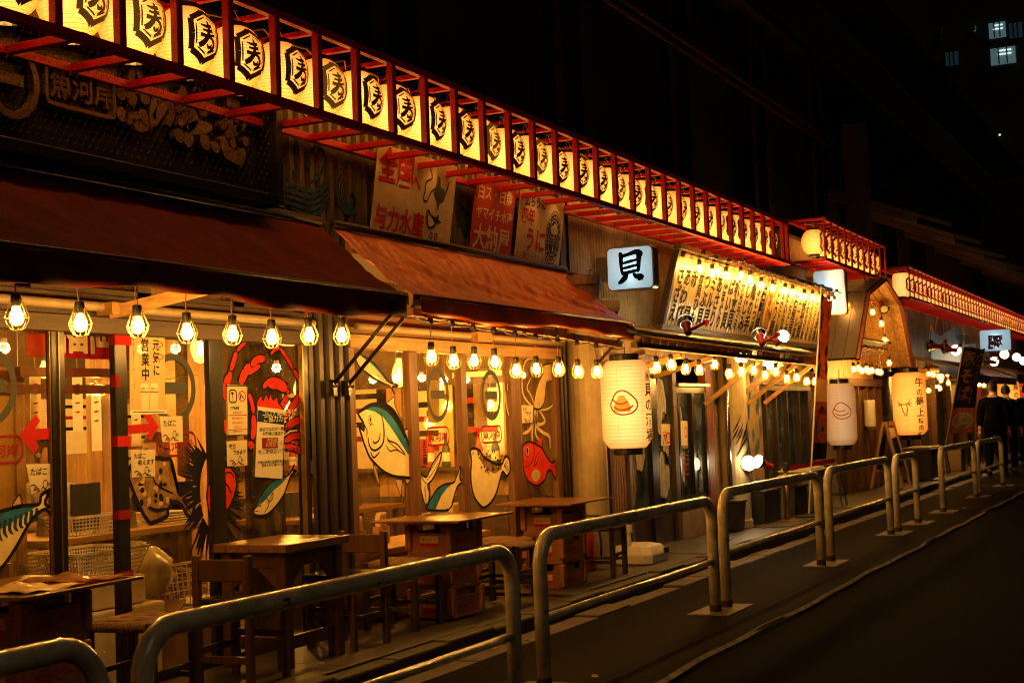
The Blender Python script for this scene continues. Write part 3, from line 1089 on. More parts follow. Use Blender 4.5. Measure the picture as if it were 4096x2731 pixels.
def letter(strokes, name='letter', y=4.885, leaf=True):
    """carved strokes: leaf shaped boards standing proud of the panel"""
    mb_ = MB()
    fr_ = wall_frame(y)
    for pts, w in strokes:
        P = [Vector(p) for p in pts]
        fine = []
        for i in range(len(P) - 1):
            for k in range(4):
                fine.append(P[i].lerp(P[i + 1], k / 4))
        fine.append(P[-1])
        n = len(fine)
        le, ri = [], []
        for i, p in enumerate(fine):
            t_ = (fine[min(i + 1, n - 1)] - fine[max(i - 1, 0)]).normalized()
            q = Vector((-t_.y, t_.x))
            u = i / (n - 1)
            ww = w * (.35 + .95 * math.sin(PI * min(1, u * .85 + .12)) ** .8) if leaf else w
            le.append(p + q * ww)
            ri.append(p - q * ww)
        for i in range(n - 1):
            quad = [ri[i], ri[i + 1], le[i + 1], le[i]]
            a = [fr_(v.x, v.y) for v in quad]
            c = [fr_((v.x - (fine[i].x + fine[i + 1].x) / 2) * 1.18 + (fine[i].x + fine[i + 1].x) / 2, (v.y - (fine[i].y + fine[i + 1].y) / 2) * 1.18 + (fine[i].y + fine[i + 1].y) / 2, -.035) for v in quad]
            mb_.add(a + c, [(0, 1, 2, 3), (0, 4, 5, 1), (2, 6, 7, 3), (1, 5, 6, 2), (3, 7, 4, 0)])
    mb_.build(name, 'carved_wood', cs)


# ring with a bar, the stamp and the four brush letters
letter([([(4.86 + .155 * math.cos(t * PI / 10), 3.06 + .17 * math.sin(t * PI / 10)) for t in range(21)], .018)], 'ring', leaf=False)
letter([([(4.70, 3.06), (4.86, 3.06), (4.93, 3.06)], .028)], 'bar', leaf=False)
fr = []
for t in range(25):
    a = t * 2 * PI / 24
    cx, cz = [(5.314,3.109)][0]
    fr.append((cx + .235 * max(-1, min(1, 1.35 * math.cos(a))), cz + .115 * max(-1, min(1, 1.35 * math.sin(a)))))
letter([(fr, .010)], 'stamp_frame', leaf=False)
c0 = [(5.114,3.045),(5.264,3.052),(5.421,3.057)]
Acs = Art(wall_frame(4.905), 0)
for ch, (x, z) in zip('魚河岸', c0):
    vs_, fs_ = glyph(ch, .02)
    mb = MB()
    fr_ = wall_frame(4.90)
    h = .155
    top = [fr_(x + a * h, z + b * h) for a, b in vs_]
    bot = [p + Vector((0, .03, 0)) for p in top]
    n = len(top)
    fs2 = [tuple(f) for f in fs_]
    # walls along boundary edges
    cnt = {}
    for f in fs_:
        for i in range(len(f)):
            e = (f[i], f[(i + 1) % len(f)])
            cnt[e] = 1
    for (a, b) in list(cnt):
        if (b, a) not in cnt:
            fs2.append((b, a, a + n, b + n))
    mb.add(top + bot, fs2)
    mb.build('letter', 'carved_wood', cs)
def zl(pts): 
    return [(x, z) for x, z in pts]
letter([([(5.674,3.208),(5.723,3.258),(5.761,3.232)], .035), ([(5.597,3.161),(5.605,3.104)], .03), ([(5.683,3.184),(5.789,3.212)], .03),
        ([(5.682,3.158),(5.679,3.085)], .03), ([(5.778,3.176),(5.786,3.112)], .03), ([(5.622,3.055),(5.583,2.997)], .03),
        ([(5.65,3.047),(5.657,2.984)], .022), ([(5.697,3.056),(5.715,3.02)], .022), ([(5.756,3.08),(5.772,3.004),(5.695,2.977)], .03)])
letter([([(5.857,3.171),(5.831,3.014),(5.935,3.139),(5.887,3.197),(5.978,3.188),(5.995,3.096),(5.962,3.03)], .026)])
letter([([(6.062,3.245),(6.113,3.207)], .035), ([(6.028,3.157),(6.11,3.131),(6.055,3.046)], .03), ([(6.033,3.021),(6.072,2.96)], .03),
        ([(6.178,3.254),(6.244,3.273),(6.165,3.182),(6.123,3.188)], .025), ([(6.143,3.164),(6.183,3.102),(6.127,3.037)], .03),
        ([(6.228,3.152),(6.317,3.196)], .028), ([(6.128,3.044),(6.335,3.087)], .03), ([(6.158,3.015),(6.103,2.951)], .03), ([(6.245,3.029),(6.296,2.954)], .03)])
letter([([(6.476,3.247),(6.593,3.261)], .035), ([(6.51,3.232),(6.493,3.114)], .03), ([(6.427,3.145),(6.447,3.092)], .028), ([(6.542,3.18),(6.648,3.184),(6.562,3.097)], .028),
        ([(6.457,3.065),(6.61,3.134)], .024), ([(6.376,3.002),(6.351,2.948)], .028), ([(6.422,3.045),(6.464,2.966),(6.59,2.942),(6.628,3.006)], .03), ([(6.502,3.043),(6.546,3.008)], .022), ([(6.619,3.07),(6.665,3.041)], .022)])
# chicken wire in front of the letters
mb = MB()
w = .05
yy = 4.79
for i in range(62):
    for j in range(14):
        x = 3.65 + i * w + (w / 2 if j % 2 else 0)
        z = 2.79 + j * w * .72
        if x > 6.74 or z > 3.26:
            continue
        p = [(x, yy, z), (x + w * .28, yy, z + w * .22), (x + w * .28, yy, z + w * .5)]
        mb.tube([p[0], p[1], p[2]], .0014, 3)
        mb.tube([p[0], (x - w * .28 + 0.006, yy, z + w * .22)], .0014, 3)
o = mb.build('wire_mesh', 'wire', cs)
o['kind'] = 'stuff'

# ================================================================== beige round pillar at the end of the front
def pillar(x, r, z1, label):
    t = thing('downpipe_pillar', label, 'pillar', (x, 4.80, .12))
    mb_ = MB().lathe([(r, .12), (r, z1)], 20, (x, 4.80, 0))
    mb_.build('shaft', 'pillar_paint', t, smooth=False)
    MB().lathe([(r + .012, .12), (r + .012, .20), (r, .21)], 20, (x, 4.80, 0)).build('base_collar', 'pillar_paint', t)
    MB().lathe([(r + .014, z1 - .08), (r + .014, z1)], 20, (x, 4.80, 0)).build('cap', 'pillar_paint', t)
    return t


p1_ = pillar(11.30, .155, 2.62, 'round beige pillar between the seafood tavern and the shell shop')
MB().tube([(11.42, 4.72, 2.36), (11.56, 4.6, 2.36)], .075, 14).build('elbow_pipe', 'pillar_paint', p1_)
p2_ = pillar(15.46, .16, 2.05, 'round beige pillar in front of the blue splashed corrugated wall')
MB().tube([(15.26, 4.80, .3), (15.26, 4.80, 2.1)], .028, 10).build('steel_pipe', 'steel', p2_, smooth=True)

# ================================================================== shell shop
sh = thing('shell_shop', 'shellfish tavern front with glass doors and corrugated metal wall', 'shop', (15.5, YF, .1))
post(11.60, 11.90, .12, 2.1, 'pale_wood_z', sh, 4.94, 5.0, 'wall_strip')
for a, b in ((12.02, 12.10), (13.78, 13.90)):
    post(a, b, .12, 1.9, 'dark_wood_z', sh, 4.90, 5.0)
post(13.109, 13.30, .12, 1.9, 'black_frame', sh, 4.90, 5.0)
for a, b in ((11.90, 12.02), (12.10, 13.109), (13.30, 13.78)):
    MB().bx(a, b, 4.95, 4.956, .45, 1.9).build('pane', 'blue_glass', sh)
    MB().bx(a, b, 4.93, 4.975, .12, .45).build('door_panel', 'brown_metal', sh, bevel=.004)
MB().bx(12.52, 12.58, 4.91, 4.99, .12, 1.9).build('door_stile', 'galv', sh)
MB().bx(11.6, 13.9, 4.91, 5.01, 1.901, 1.98).build('lintel', 'wood_x', sh)
MB().corr(11.45, 15.10, 4.975, 1.982, 3.74, pitch=.066, amp=.014, trap=False).build('upper_wall', 'tan_metal', sh, smooth=True)
# window with plaster under it
MB().bx(13.91, 14.84, 4.90, 5.0, .12, .50).build('plaster_base', 'plaster', sh)
wd = MB().bx(13.91, 14.84, 4.93, 5.0, .505, .56).build('window', 'black_frame', sh)
for a, b in ((13.92, 13.97), (14.36, 14.43), (14.79, 14.84)):
    MB().bx(a, b, 4.90, 4.98, .56, 1.62).build('frame_upright', 'black_frame', wd)
MB().bx(13.91, 14.84, 4.91, 4.98, 1.621, 1.68).build('frame_head', 'black_frame', wd)
MB().bx(13.97, 14.36, 4.95, 4.956, .57, 1.62).build('pane', 'blue_glass', wd)
MB().bx(14.43, 14.79, 4.93, 4.936, .57, 1.62).build('pane', 'blue_glass', wd)
MB().bx(13.87, 14.90, 4.86, 5.0, 1.69, 1.72).build('drip_cap', 'galv', sh)
post(14.85, 15.06, .12, 1.98, 'red_post_wood', sh, 4.90, 4.99)
MB().corr(15.07, 15.52, 4.955, .12, 3.74, pitch=.066, amp=.014, trap=False).build('corrugated_wall', 'tan_metal', sh, smooth=True)
MB().corr(15.52, 17.16, 4.955, .30, 1.74, pitch=.066, amp=.014, trap=False).build('corrugated_wall', 'tan_metal', sh, smooth=True)
MB().corr(15.52, 20.1, 4.957, 1.755, 3.74, pitch=.066, amp=.014, trap=False).build('upper_wall', 'tan_metal', sh, smooth=True)
MB().bx(15.5, 19.4, 4.93, 4.953, 1.735, 1.75).build('flashing', 'galv', sh)
MB().bx(15.52, 17.16, 4.94, 4.99, .12, .299).build('plinth', 'plaster', sh)
wd = MB().bx(17.16, 19.30, 4.93, 5.0, .20, .26).build('window', 'dark_wood_x', sh)
for a in (17.16, 17.62, 18.15, 18.75, 19.24):
    MB().bx(a, a + .06, 4.90, 4.98, .26, 1.66).build('frame_upright', 'brown_metal', wd)
MB().bx(17.14, 19.32, 4.88, 4.98, 1.661, 1.72).build('frame_head', 'galv', wd)
for a, b in ((17.22, 17.62), (17.68, 18.15), (18.21, 18.75), (18.81, 19.24)):
    MB().bx(a, b, 4.95, 4.956, .26, 1.66).build('pane', 'blue_glass', wd)
post(19.31, 19.40, .12, 1.72, 'wood_z', sh, 4.90, 4.99)
MB().corr(19.41, 20.1, 4.955, .12, 1.73, pitch=.066, amp=.014, trap=False).build('corrugated_wall', 'tan_metal', sh, smooth=True)
MB().bx(17.16, 19.4, 4.94, 4.99, .12, .199).build('plinth', 'plaster', sh)
# dim rooms behind the panes
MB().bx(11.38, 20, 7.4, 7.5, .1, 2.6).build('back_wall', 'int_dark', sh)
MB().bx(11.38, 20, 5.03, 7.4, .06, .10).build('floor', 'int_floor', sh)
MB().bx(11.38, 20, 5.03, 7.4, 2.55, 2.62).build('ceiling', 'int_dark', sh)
for k in range(6):
    MB().bx(12.3 + k * 1.2, 12.36 + k * 1.2, 6.4, 7.3, .9, .95).build('shelf', 'pale_wood_y', sh)
# screws with washers on the tan wall
sw = None
for i in range(44):
    x = 11.9 + (i % 22) * .36
    z = (2.30, 2.72)[i // 22]
    if sw is None:
        sw = MB().bx(-.012, .012, 4.958, 4.974, -.008, .008).bx(-.004, .004, 4.950, 4.958, -.004, .012).build('screw_clip', 'galv', sh)
        o = sw
    else:
        o = sw.copy()
        COL.objects.link(o)
    o.location = (x + random.uniform(-.04, .04), 0, z + random.uniform(-.02, .02) + ORG[sh.name].z)
    o.location = Vector(o.location) - Vector((0, 0, ORG[sh.name].z))
    o.location.x += 0
# blue paint splashes on the corrugated wall
A = Art(wall_frame(4.948), 0.0)
bs = thing('blue_splash_paint', 'blue paint daubs on the tan corrugated wall beside floodlights', 'paint', (16.4, 4.948, .4))
random.seed(5)
for i in range(40):
    x = random.uniform(15.05, 17.1)
    z = random.uniform(.6, 2.0)
    if random.random() < .35:
        z = random.uniform(.35, .8)
    A.stroke([(x, z), (x + random.uniform(-.03, .05), z - .07), (x + random.uniform(-.04, .04), z - random.uniform(.12, .25))],
             [.03, .075, .02], 'daub', 'splash_blue')
for k in range(12):
    x = 16.35 + random.uniform(-.14, .16)
    A.stroke([(x, 1.25), (x + .06, 1.0 - .05 * k), (x + .12 + random.uniform(-.08, .1), .62 - .02 * k)], [.015, .045, .012], 'daub', 'splash_blue')
A.build(bs)
class CylFrame:
    curved = True

    def __init__(self, cx, cy, r):
        self.cx, self.cy, self.r = cx, cy, r
        self.n = Vector((0, -1, 0))

    def __call__(self, a, b, lift=0.0):
        t_ = (a - self.cx) / self.r - .55
        return Vector((self.cx + (self.r + lift) * math.sin(t_), self.cy - (self.r + lift) * math.cos(t_), b))


A = Art(CylFrame(15.46, 4.80, .16), .002)
ib = thing('ink_brush_paint', 'black brush splatter painted on the round beige pillar', 'paint', (15.46, 4.80, .9))
for k in range(16):
    t = random.random()
    x = 15.46 + random.uniform(-.10, .10)
    z = 1.12 + random.uniform(-.22, .22)
    A.stroke([(x - .05, z - .06), (x, z + .02), (x + .05, z + .12)], [.004, .02, .004], 'splatter', 'ink')
A.build(ib)


# ================================================================== lantern racks and lanterns
class LatheFrame:
    """plane wrapped round a vertical body of revolution; (0, 0) looks along angle ang from -y"""
    curved = True

    def __init__(self, c, rfun, rref, ang=0.0):
        self.c = Vector(c)
        self.rf = rfun
        self.rr = rref
        self.ang = ang
        self.n = Vector((0, -1, 0))

    def __call__(self, a, b, lift=0.0):
        r = self.rf(b) + lift
        t = a / self.rr + self.ang
        return self.c + Vector((r * math.sin(t), -r * math.cos(t), b))


def cut2d(vs, fs, step):
    bm = bmesh.new()
    bv = [bm.verts.new((a, b, 0)) for a, b in vs]
    for f in fs:
        try:
            bm.faces.new([bv[i] for i in f])
        except ValueError:
            pass
    x0 = min(a for a, b in vs)
    x1 = max(a for a, b in vs)
    z0 = min(b for a, b in vs)
    z1 = max(b for a, b in vs)
    x = x0 + step
    while x < x1:
        bmesh.ops.bisect_plane(bm, geom=bm.verts[:] + bm.edges[:] + bm.faces[:], plane_co=(x, 0, 0), plane_no=(1, 0, 0))
        x += step
    z = z0 + step * 1.6
    while z < z1:
        bmesh.ops.bisect_plane(bm, geom=bm.verts[:] + bm.edges[:] + bm.faces[:], plane_co=(0, z, 0), plane_no=(0, 1, 0))
        z += step * 1.6
    bm.verts.index_update()
    out = ([(v.co.x, v.co.y) for v in bm.verts], [tuple(v.index for v in f.verts) for f in bm.faces])
    bm.free()
    return out


def curved_text(A_, txt, x, z, h, part, material, bold=0.0, sx=1.0, lift=.001, step=.12):
    vs, fs = cut2d(*glyph(txt, bold), step)
    q = [A_.fr(x + a * h * sx, z + b * h, A_.base + lift) for a, b in vs]
    A_._m(part, material).add(q, fs)


RX, RZ = .168, .186


def round_r(z):
    return RX * math.sqrt(max(.02, 1 - (z / RZ) ** 2))


def kotobuki(A_, k=1.0, ink='lantern_ink', part='emblem'):
    """hexagon crest with the brushed character for long life"""
    def S(pts, w):
        A_.stroke([(a * k, b * k) for a, b in pts], [x * k * 1.3 for x in w] if isinstance(w, (list, tuple)) else w * k * 1.3, part, ink, .0012)
    hx = [(0, .132), (.096, .082), (.092, 0), (.096, -.082), (0, -.132), (-.096, -.082), (-.092, 0), (-.096, .082)]
    for i in range(8):
        a, b = hx[i], hx[(i + 1) % 8]
        m = ((a[0] + b[0]) / 2, (a[1] + b[1]) / 2)
        S([a, m, b], [.026, .024, .026])
    hi = [(0, .100), (.068, .064), (.068, -.064), (0, -.100), (-.068, -.064), (-.068, .064)]
    for i in range(6):
        a, b = Vector(hi[i]), Vector(hi[(i + 1) % 6])
        p, q = a.lerp(b, .10), a.lerp(b, .90)
        S([p, (p + q) / 2, q], [.007, .007, .005])
    S([(-.042, .052), (-.012, .045), (.030, .050)], [.006, .014, .016])
    S([(-.032, .024), (.0, .020), (.034, .026)], [.010, .012, .016])
    S([(-.046, -.002), (-.010, -.006), (.050, .004)], [.018, .014, .010])
    S([(.004, .074), (.006, .02), (-.006, -.016), (-.030, -.046), (-.054, -.058)], [.010, .016, .020, .024, .020])
    S([(.004, -.012), (.030, -.020), (.046, -.044), (.036, -.070), (.008, -.088)], [.008, .014, .016, .016, .006])
    S([(-.004, -.046), (.006, -.062), (.024, -.058), (.026, -.042)], [.006, .014, .012, .005])


def make_lantern(kind):
    t = thing('paper_lantern', 'round lit paper lantern', 'lantern', (0, 0, 0))
    mb_ = MB()
    if kind == 'round':
        prof = [(round_r(-.165 + .33 * i / 22) + (.0012 if i % 2 else 0), -.165 + .33 * i / 22) for i in range(23)]
        rf, rr, hb = round_r, RX, .165
        pm = 'lantern_paper'
    else:
        def rf(z):
            q = min(1, max(0, (.20 - abs(z)) / .05))
            return .125 + .025 * math.sin(q * PI / 2)
        prof = [(rf(-.2 + .4 * i / 12), -.2 + .4 * i / 12) for i in range(13)]
        rr, hb = .15, .2
        pm = 'lantern_paper_far'
    mb_.lathe(prof, 24 if kind == 'round' else 14, cap=False)
    mb_.build('paper_body', pm, t, smooth=True)
    for s_ in (-1, 1):
        MB().lathe([(.078, s_ * hb - .012 * (s_ < 0) * 1.6), (.080, s_ * hb + .02 * (s_ > 0)), (.076, s_ * hb + .026 * s_)], 18, cap=False).build(
            'rim', 'black_paint', t)
    MB().tube([(-.06, 0, hb + .02), (-.01, 0, hb + .10), (.01, 0, hb + .10), (.06, 0, hb + .02)], .0022, 5).build('hanging_wire', 'tan_cord', t)
    MB().bx(-.022, .022, -.018, .018, hb + .10, hb + .145).tube([(0, 0, hb + .1), (.006, 0, hb + .06), (0, .004, hb + .02)], .003, 5).build(
        'socket', 'cable', t)
    A_ = Art(LatheFrame((0, 0, 0), rf, rr), .0012)
    kotobuki(A_, 1.0)
    A_.build(t)
    if kind == 'round':
        point_light(t, (0, 0, -.10), 3.2, (1.0, .46, .09), .03)
    return t


lan_round = make_lantern('round')
lan_worn = copy_tree(lan_round)
for c in lan_worn.children:
    if c.name.startswith('emblem'):
        c.data = c.data.copy()
        c.data.materials[0] = M['lantern_ink_worn']
lan_tall = make_lantern('tall')
used = {'r': False, 'w': False, 't': False}


def put_lantern(kind, x, y, z, label, group, rz):
    proto = {'r': lan_round, 'w': lan_worn, 't': lan_tall}[kind]
    o = place(proto, used[kind], (x, y, z), rz, label, group)
    used[kind] = True
    return o


def rack(xs, x0, x1, yo, yi, z0, z1, label, first_beam=0.2, pw=.024, pd=.022):
    t = thing('lantern_rack', label, 'rack', ((x0 + x1) / 2, yo, z0))
    c = .045
    for nm, y, z, m_ in (('rail', yo, z0, 'red_steel'), ('rail', yo, z1, 'red_steel'), ('rail', yi, z0, 'red_steel'), ('rail', yi, z1, 'red_steel')):
        MB().bx(x0, x1, y - c / 2, y + c / 2, z - c / 2, z + c / 2).build(nm, m_, t, bevel=.003)
    pr = br = tr = None
    for x in xs:
        if pr is None:
            pr = MB().bx(-pw, pw, yo - pd, yo + pd, z0 + c / 2, z1 - c / 2).build('post', 'red_steel', t, bevel=.003)
            br = MB().bx(-.021, .021, yo + c / 2 + .001, yi - c / 2 - .001, z0 - .02, z0 + .02).build('cross_beam', 'red_steel', t, bevel=.003)
            tr = MB().bx(-.017, .017, yo + c / 2 + .001, yi - c / 2 - .001, z1 - .018, z1 + .016).build('top_beam', 'red_steel', t, bevel=.003)
            objs = (pr, br, tr)
        else:
            objs = tuple(q.copy() for q in (pr, br, tr))
            for q in objs:
                COL.objects.link(q)
        for q, dx in zip(objs, (0, first_beam, .0)):
            q.location.x = x + dx
    # lead of the lamps along the top, sagging between the beams
    pts = []
    for i in range(int((x1 - x0) / .104)):
        x = x0 + i * .104
        pts.append((x, (yo + yi) / 2 + .04 * math.sin(i * 1.7), z1 - .035 - .02 * abs(math.sin(i * PI / 4)) - .012 * math.sin(i * 2.3)))
    MB().tube(pts, .0045, 5).build('lamp_cable', 'tan_cord', t)
    return t


xs1 = [3.475 + .415 * i for i in range(33)]
rack(xs1 + [16.96], 3.2, 16.99, 4.48, 4.90, 3.19, 3.672, 'long red steel rack of round lanterns above the seafood tavern', .12)
for i in range(31):
    x = 4.22 + .415 * i
    k = 'w' if i in (2, 3, 7, 12, 14, 18, 21, 25) else 'r'
    put_lantern(k, x, 4.69, 3.438 + random.uniform(-.008, .008),
                f'{ORDN[i]} round paper lantern from the left in the long red rack', 'round lanterns in the long red rack',
                -.16 + random.uniform(-.14, .14))
rack([18.9 + .4 * i for i in range(11)], 18.86, 22.94, 4.48, 4.95, 3.40, 3.95, 'short red steel lantern rack above the wooden gable porch', .1, .02, .013)
for i in range(10):
    put_lantern('r' if i % 3 else 'w', 19.06 + .4 * i, 4.67, 3.66 + random.uniform(-.008, .008),
                f'{ORDN[i]} round paper lantern from the left in the short red rack', 'round lanterns in the short red rack',
                (-.25 if i else -.1) + random.uniform(-.08, .08))
rack([24.9 + .415 * i for i in range(50)], 24.86, 45.7, 4.48, 5.0, 3.26, 3.80, 'far red steel rack of tall lanterns receding to the right', .1, .016, .009)
for i in range(46):
    put_lantern('t', 25.1 + .415 * i, 4.655, 3.50, f'{ORDN[i]} tall paper lantern from the left in the far red rack', 'tall lanterns in the far red rack',
                -.2 + random.uniform(-.1, .1))

# ================================================================== awnings
def awning(name, label, x0, x1, material, seed, zt=2.655, yt=4.92, yb=4.335, zb=2.18, val=.125, fold=.012):
    t = thing(name, label, 'awning', ((x0 + x1) / 2, yt, zb - val))
    rnd = random.Random(seed)
    nx, ny = int((x1 - x0) * 60), 20
    ph = [rnd.uniform(0, 6) for _ in range(6)]
    vs = []
    for i in range(nx + 1):
        x = x0 + (x1 - x0) * i / nx
        e = min(1.0, (x - x0) / .5, (x1 - x) / .5)
        for j in range(ny + 1):
            q = j / ny
            y = yt + (yb - yt) * q
            sag = -.055 * math.sin(PI * q) * (.5 + .5 * e)
            w = fold * ((1 - 1.7 * abs(math.sin((x - q * 1.0) * 6 + ph[0]))) * .7 + (1 - 2 * abs(math.sin((x - q * 1.5 + .12 * mnoise.noise((x * 2, q * 3, 1))) * 14 + ph[1]))) * .40
                        + (1 - 2 * abs(math.sin((x * .9 - q * 1.9 + .1 * mnoise.noise((x * 3, q * 2, 7))) * 31 + ph[4]))) * .20 + .8 * mnoise.noise((x * 2.2, q * 4, ph[3])))
            w *= math.sin(PI * min(1, q * 1.05)) ** .6 * (1.25 - q * .6)
            vs.append((x, y + .2 * w, zt + (zb - zt) * q + sag + w))
    m_ = ny + 1
    mb_ = MB()
    mb_.add(vs, [(i * m_ + j, i * m_ + j + 1, (i + 1) * m_ + j + 1, (i + 1) * m_ + j) for i in range(nx) for j in range(ny)])
    o = mb_.build('canvas', material, t, smooth=True)
    so = o.modifiers.new('thickness', 'SOLIDIFY')
    so.thickness = .003
    vs = []
    nv = 5
    for i in range(nx + 1):
        x = x0 + (x1 - x0) * i / nx
        hem = val * (1 + .16 * math.sin(x * 2.6 + ph[3]) + .05 * math.sin(x * 9 + ph[4]))
        for j in range(nv):
            q = j / (nv - 1)
            vs.append((x, yb - .024 + .012 * math.sin(x * 11 + ph[5]) * q, zb - .004 - hem * q))
    mb_ = MB()
    mb_.add(vs, [(i * nv + j, i * nv + j + 1, (i + 1) * nv + j + 1, (i + 1) * nv + j) for i in range(nx) for j in range(nv - 1)])
    o = mb_.build('valance', material, t, smooth=True)
    so = o.modifiers.new('thickness', 'SOLIDIFY')
    so.thickness = .003
    MB().tube([(x0 - .02, yb, zb), (x1 + .03, yb, zb)], .017, 10).build('front_bar', 'black_paint', t, smooth=True)
    MB().tube([(x0, yt + .005, zt + .03), (x1, yt + .005, zt + .03)], .028, 10).build('roller', 'brown_metal', t, smooth=True)
    return t


def arm(t, x, ya=4.885, za=1.64, yb=4.335, zb=2.17):
    a = MB().tube([(x, ya - .02, za + .02), (x, yb, zb - .01)], .0125, 10).build('arm', 'brown_metal', t, smooth=True)
    MB().bx(x - .02, x + .02, ya - .035, ya + .02, za - .05, za + .05).tube([(x - .035, ya - .03, za + .01), (x + .035, ya - .03, za + .01)], .012, 8).build(
        'arm_bracket', 'steel', t)
    MB().bx(x - .018, x + .018, yb - .02, yb + .03, zb - .05, zb + .005).build('arm_joint', 'brown_metal', t)


aw1 = awning('canvas_awning', 'long dark red canvas awning over the tavern front at left', 3.1, 7.44, 'awning_red', 3, val=.14, fold=.018)
arm(aw1, 7.445)
aw2 = awning('canvas_awning', 'rust orange canvas awning over the second shop front', 7.60, 11.23, 'awning_rust', 8, val=.115, fold=.036)
arm(aw2, 7.617)
arm(aw2, 11.224)

# ================================================================== caged bulbs
def make_cage_lamp():
    t = thing('caged_bulb', 'lit bulb in a wire cage', 'lamp', (0, 0, 0))
    MB().lathe([(.004, .100), (.019, .098), (.0215, .09), (.0205, .05), (.017, .045)], 12).build('socket', 'cable', t, smooth=True)
    g = MB().lathe([(.003, -.034), (.016, -.031), (.027, -.018), (.0305, 0), (.027, .016), (.019, .030), (.0155, .045)], 14, cap=False).build(
        'bulb', 'bulb_glow', t, smooth=True)
    MB().lathe([(.002, -.014), (.010, -.012), (.0125, .002), (.009, .018), (.003, .026)], 8).build('filament', 'filament', g)
    cg = MB()
    for k in range(9):
        a = 2 * PI * k / 9
        cg.tube([(r * math.cos(a), r * math.sin(a), z) for r, z in ((.019, .082), (.034, .045), (.050, .002), (.045, -.018), (.030, -.046), (.012, -.052))],
                .0014, 4)
    for r, z in ((.051, .0), (.0145, -.052)):
        cg.tube([(r * math.cos(2 * PI * k / 16), r * math.sin(2 * PI * k / 16), z) for k in range(16)], .0014, 4, closed=True)
    cg.build('wire_cage', 'gold_trim', t)
    for x, m_ in ((.006, 'red_cord'), (-.006, 'tan_cord')):
        c = MB().tube([(x, 0, 0), (x * 1.6, .002, .25), (x * .3, 0, .6), (0, 0, 1)], .0022, 5)
        o = c.build('cord', m_, t)
        o.location.z = .098
    point_light(t, (0, 0, -.005), 1.0, WARM, .03)
    return t


lamp0 = make_cage_lamp()
lamp_used = [False]
LAMP_W = {}


def put_lamp(x, y, z, cord, label, group, watts=None, tilt=0.0):
    o = place(lamp0, lamp_used[0], (x, y, z), random.uniform(0, .6), label, group)
    lamp_used[0] = True
    o.rotation_euler = (tilt + random.uniform(-.04, .04), random.uniform(-.04, .04), random.uniform(0, .7))
    for c in o.children:
        if c.name.startswith('cord'):
            c.scale.z = max(.02, cord)
        if c.type == 'LIGHT' and watts is not None:
            key = round(watts, 2)
            if key not in LAMP_W:
                l = c.data.copy()
                l.energy = watts
                LAMP_W[key] = l
            c.data = LAMP_W[key]
    return o


B1 = [(4.336,1.89),(4.704,1.879),(5.071,1.885),(5.419,1.87),(5.773,1.874),(6.107,1.869),(6.453,1.895),(6.774,1.906)]
for i, (x, z) in enumerate(B1):
    put_lamp(x, 4.36, z, 2.16 - z - .1, f'{ORDN[i]} caged bulb from the left under the dark red awning', 'caged bulbs under the dark red awning', 13)
B2 = [(7.8,1.809),(8.092,1.792),(8.379,1.798),(8.685,1.796),(9.014,1.745),(9.352,1.759),(9.742,1.765),(10.109,1.754),(10.491,1.76)]
for i, (x, z) in enumerate(B2):
    put_lamp(x, 4.36, z, 2.03 - z - .1, f'{ORDN[i]} caged bulb from the left on the timber under the rust awning', 'caged bulbs under the rust awning', 15)
# the timber batten with its cable that carries them
bt = thing('lamp_batten', 'wooden batten tied with cable carrying caged bulbs under the rust awning', 'batten', (9.6, 4.37, 2.0))
a0, a1 = [(7.602,2.089),(11.089,1.999)]
MB().bar((a0[0], 4.39, a0[1]), (a1[0], 4.39, a1[1]), .05, .05).build('timber', 'pale_wood_x', bt, bevel=.003)
pts = []
for i in range(46):
    q = i / 45
    pts.append((a0[0] + (a1[0] - a0[0]) * q, 4.36 + .008 * math.sin(i * 1.9), a0[1] + (a1[1] - a0[1]) * q - .032 - .022 * abs(math.sin(i * PI * 9 / 45))))
MB().tube(pts, .005, 5).build('cable', 'cable', bt)
for i in range(12):
    q = (i + .5) / 12
    x = a0[0] + (a1[0] - a0[0]) * q
    z = a0[1] + (a1[1] - a0[1]) * q
    MB().bx(x - .003, x + .003, 4.361, 4.419, z - .029, z + .029).build('tie', 'cable', bt)
for x, z in B2:
    q = (x - a0[0]) / (a1[0] - a0[0])
    zz = a0[1] + (a1[1] - a0[1]) * q - .045
    MB().lathe([(.018, zz - .018), (.021, zz), (.016, zz + .02)], 10, (x, 4.36, 0)).build('cable_joint', 'cable', bt)

# ================================================================== shell shop eave, slanted menu board and its lamps
ev = thing('eave_roof', 'corrugated metal eave on wooden rafters over the shell shop', 'roof', (14.4, 4.3, 2.0))
mb = MB()
n = 6 * 128
vs = []
for i in range(n + 1):
    x = 11.06 + (17.62 - 11.06) * i / n
    w = .014 * math.cos(i * 2 * PI / 6)
    vs += [(x, 4.22, 2.085 - .006 * (x - 11) + w), (x, 4.93, 2.26 + w)]
mb.add(vs, [(2 * i, 2 * i + 1, 2 * i + 3, 2 * i + 2) for i in range(n)])
o = mb.build('corrugated_sheet', 'galv', ev, smooth=True)
o.modifiers.new('thickness', 'SOLIDIFY').thickness = .004
MB().bar((11.1, 4.27, 1.99), (17.6, 4.27, 1.95), .06, .045).build('fascia_beam', 'wood_x', ev, bevel=.003)
rf_ = None
for i in range(30):
    x = 11.2 + i * .215
    if rf_ is None:
        rf_ = MB().bar((0, 4.24, 2.035), (0, 4.92, 2.205), .05, .045, (1, 0, 0)).build('rafter', 'pale_wood_y', ev, bevel=.002)
        o = rf_
    else:
        o = rf_.copy()
        COL.objects.link(o)
    o.location = (x, 0, -.006 * (x - 11))
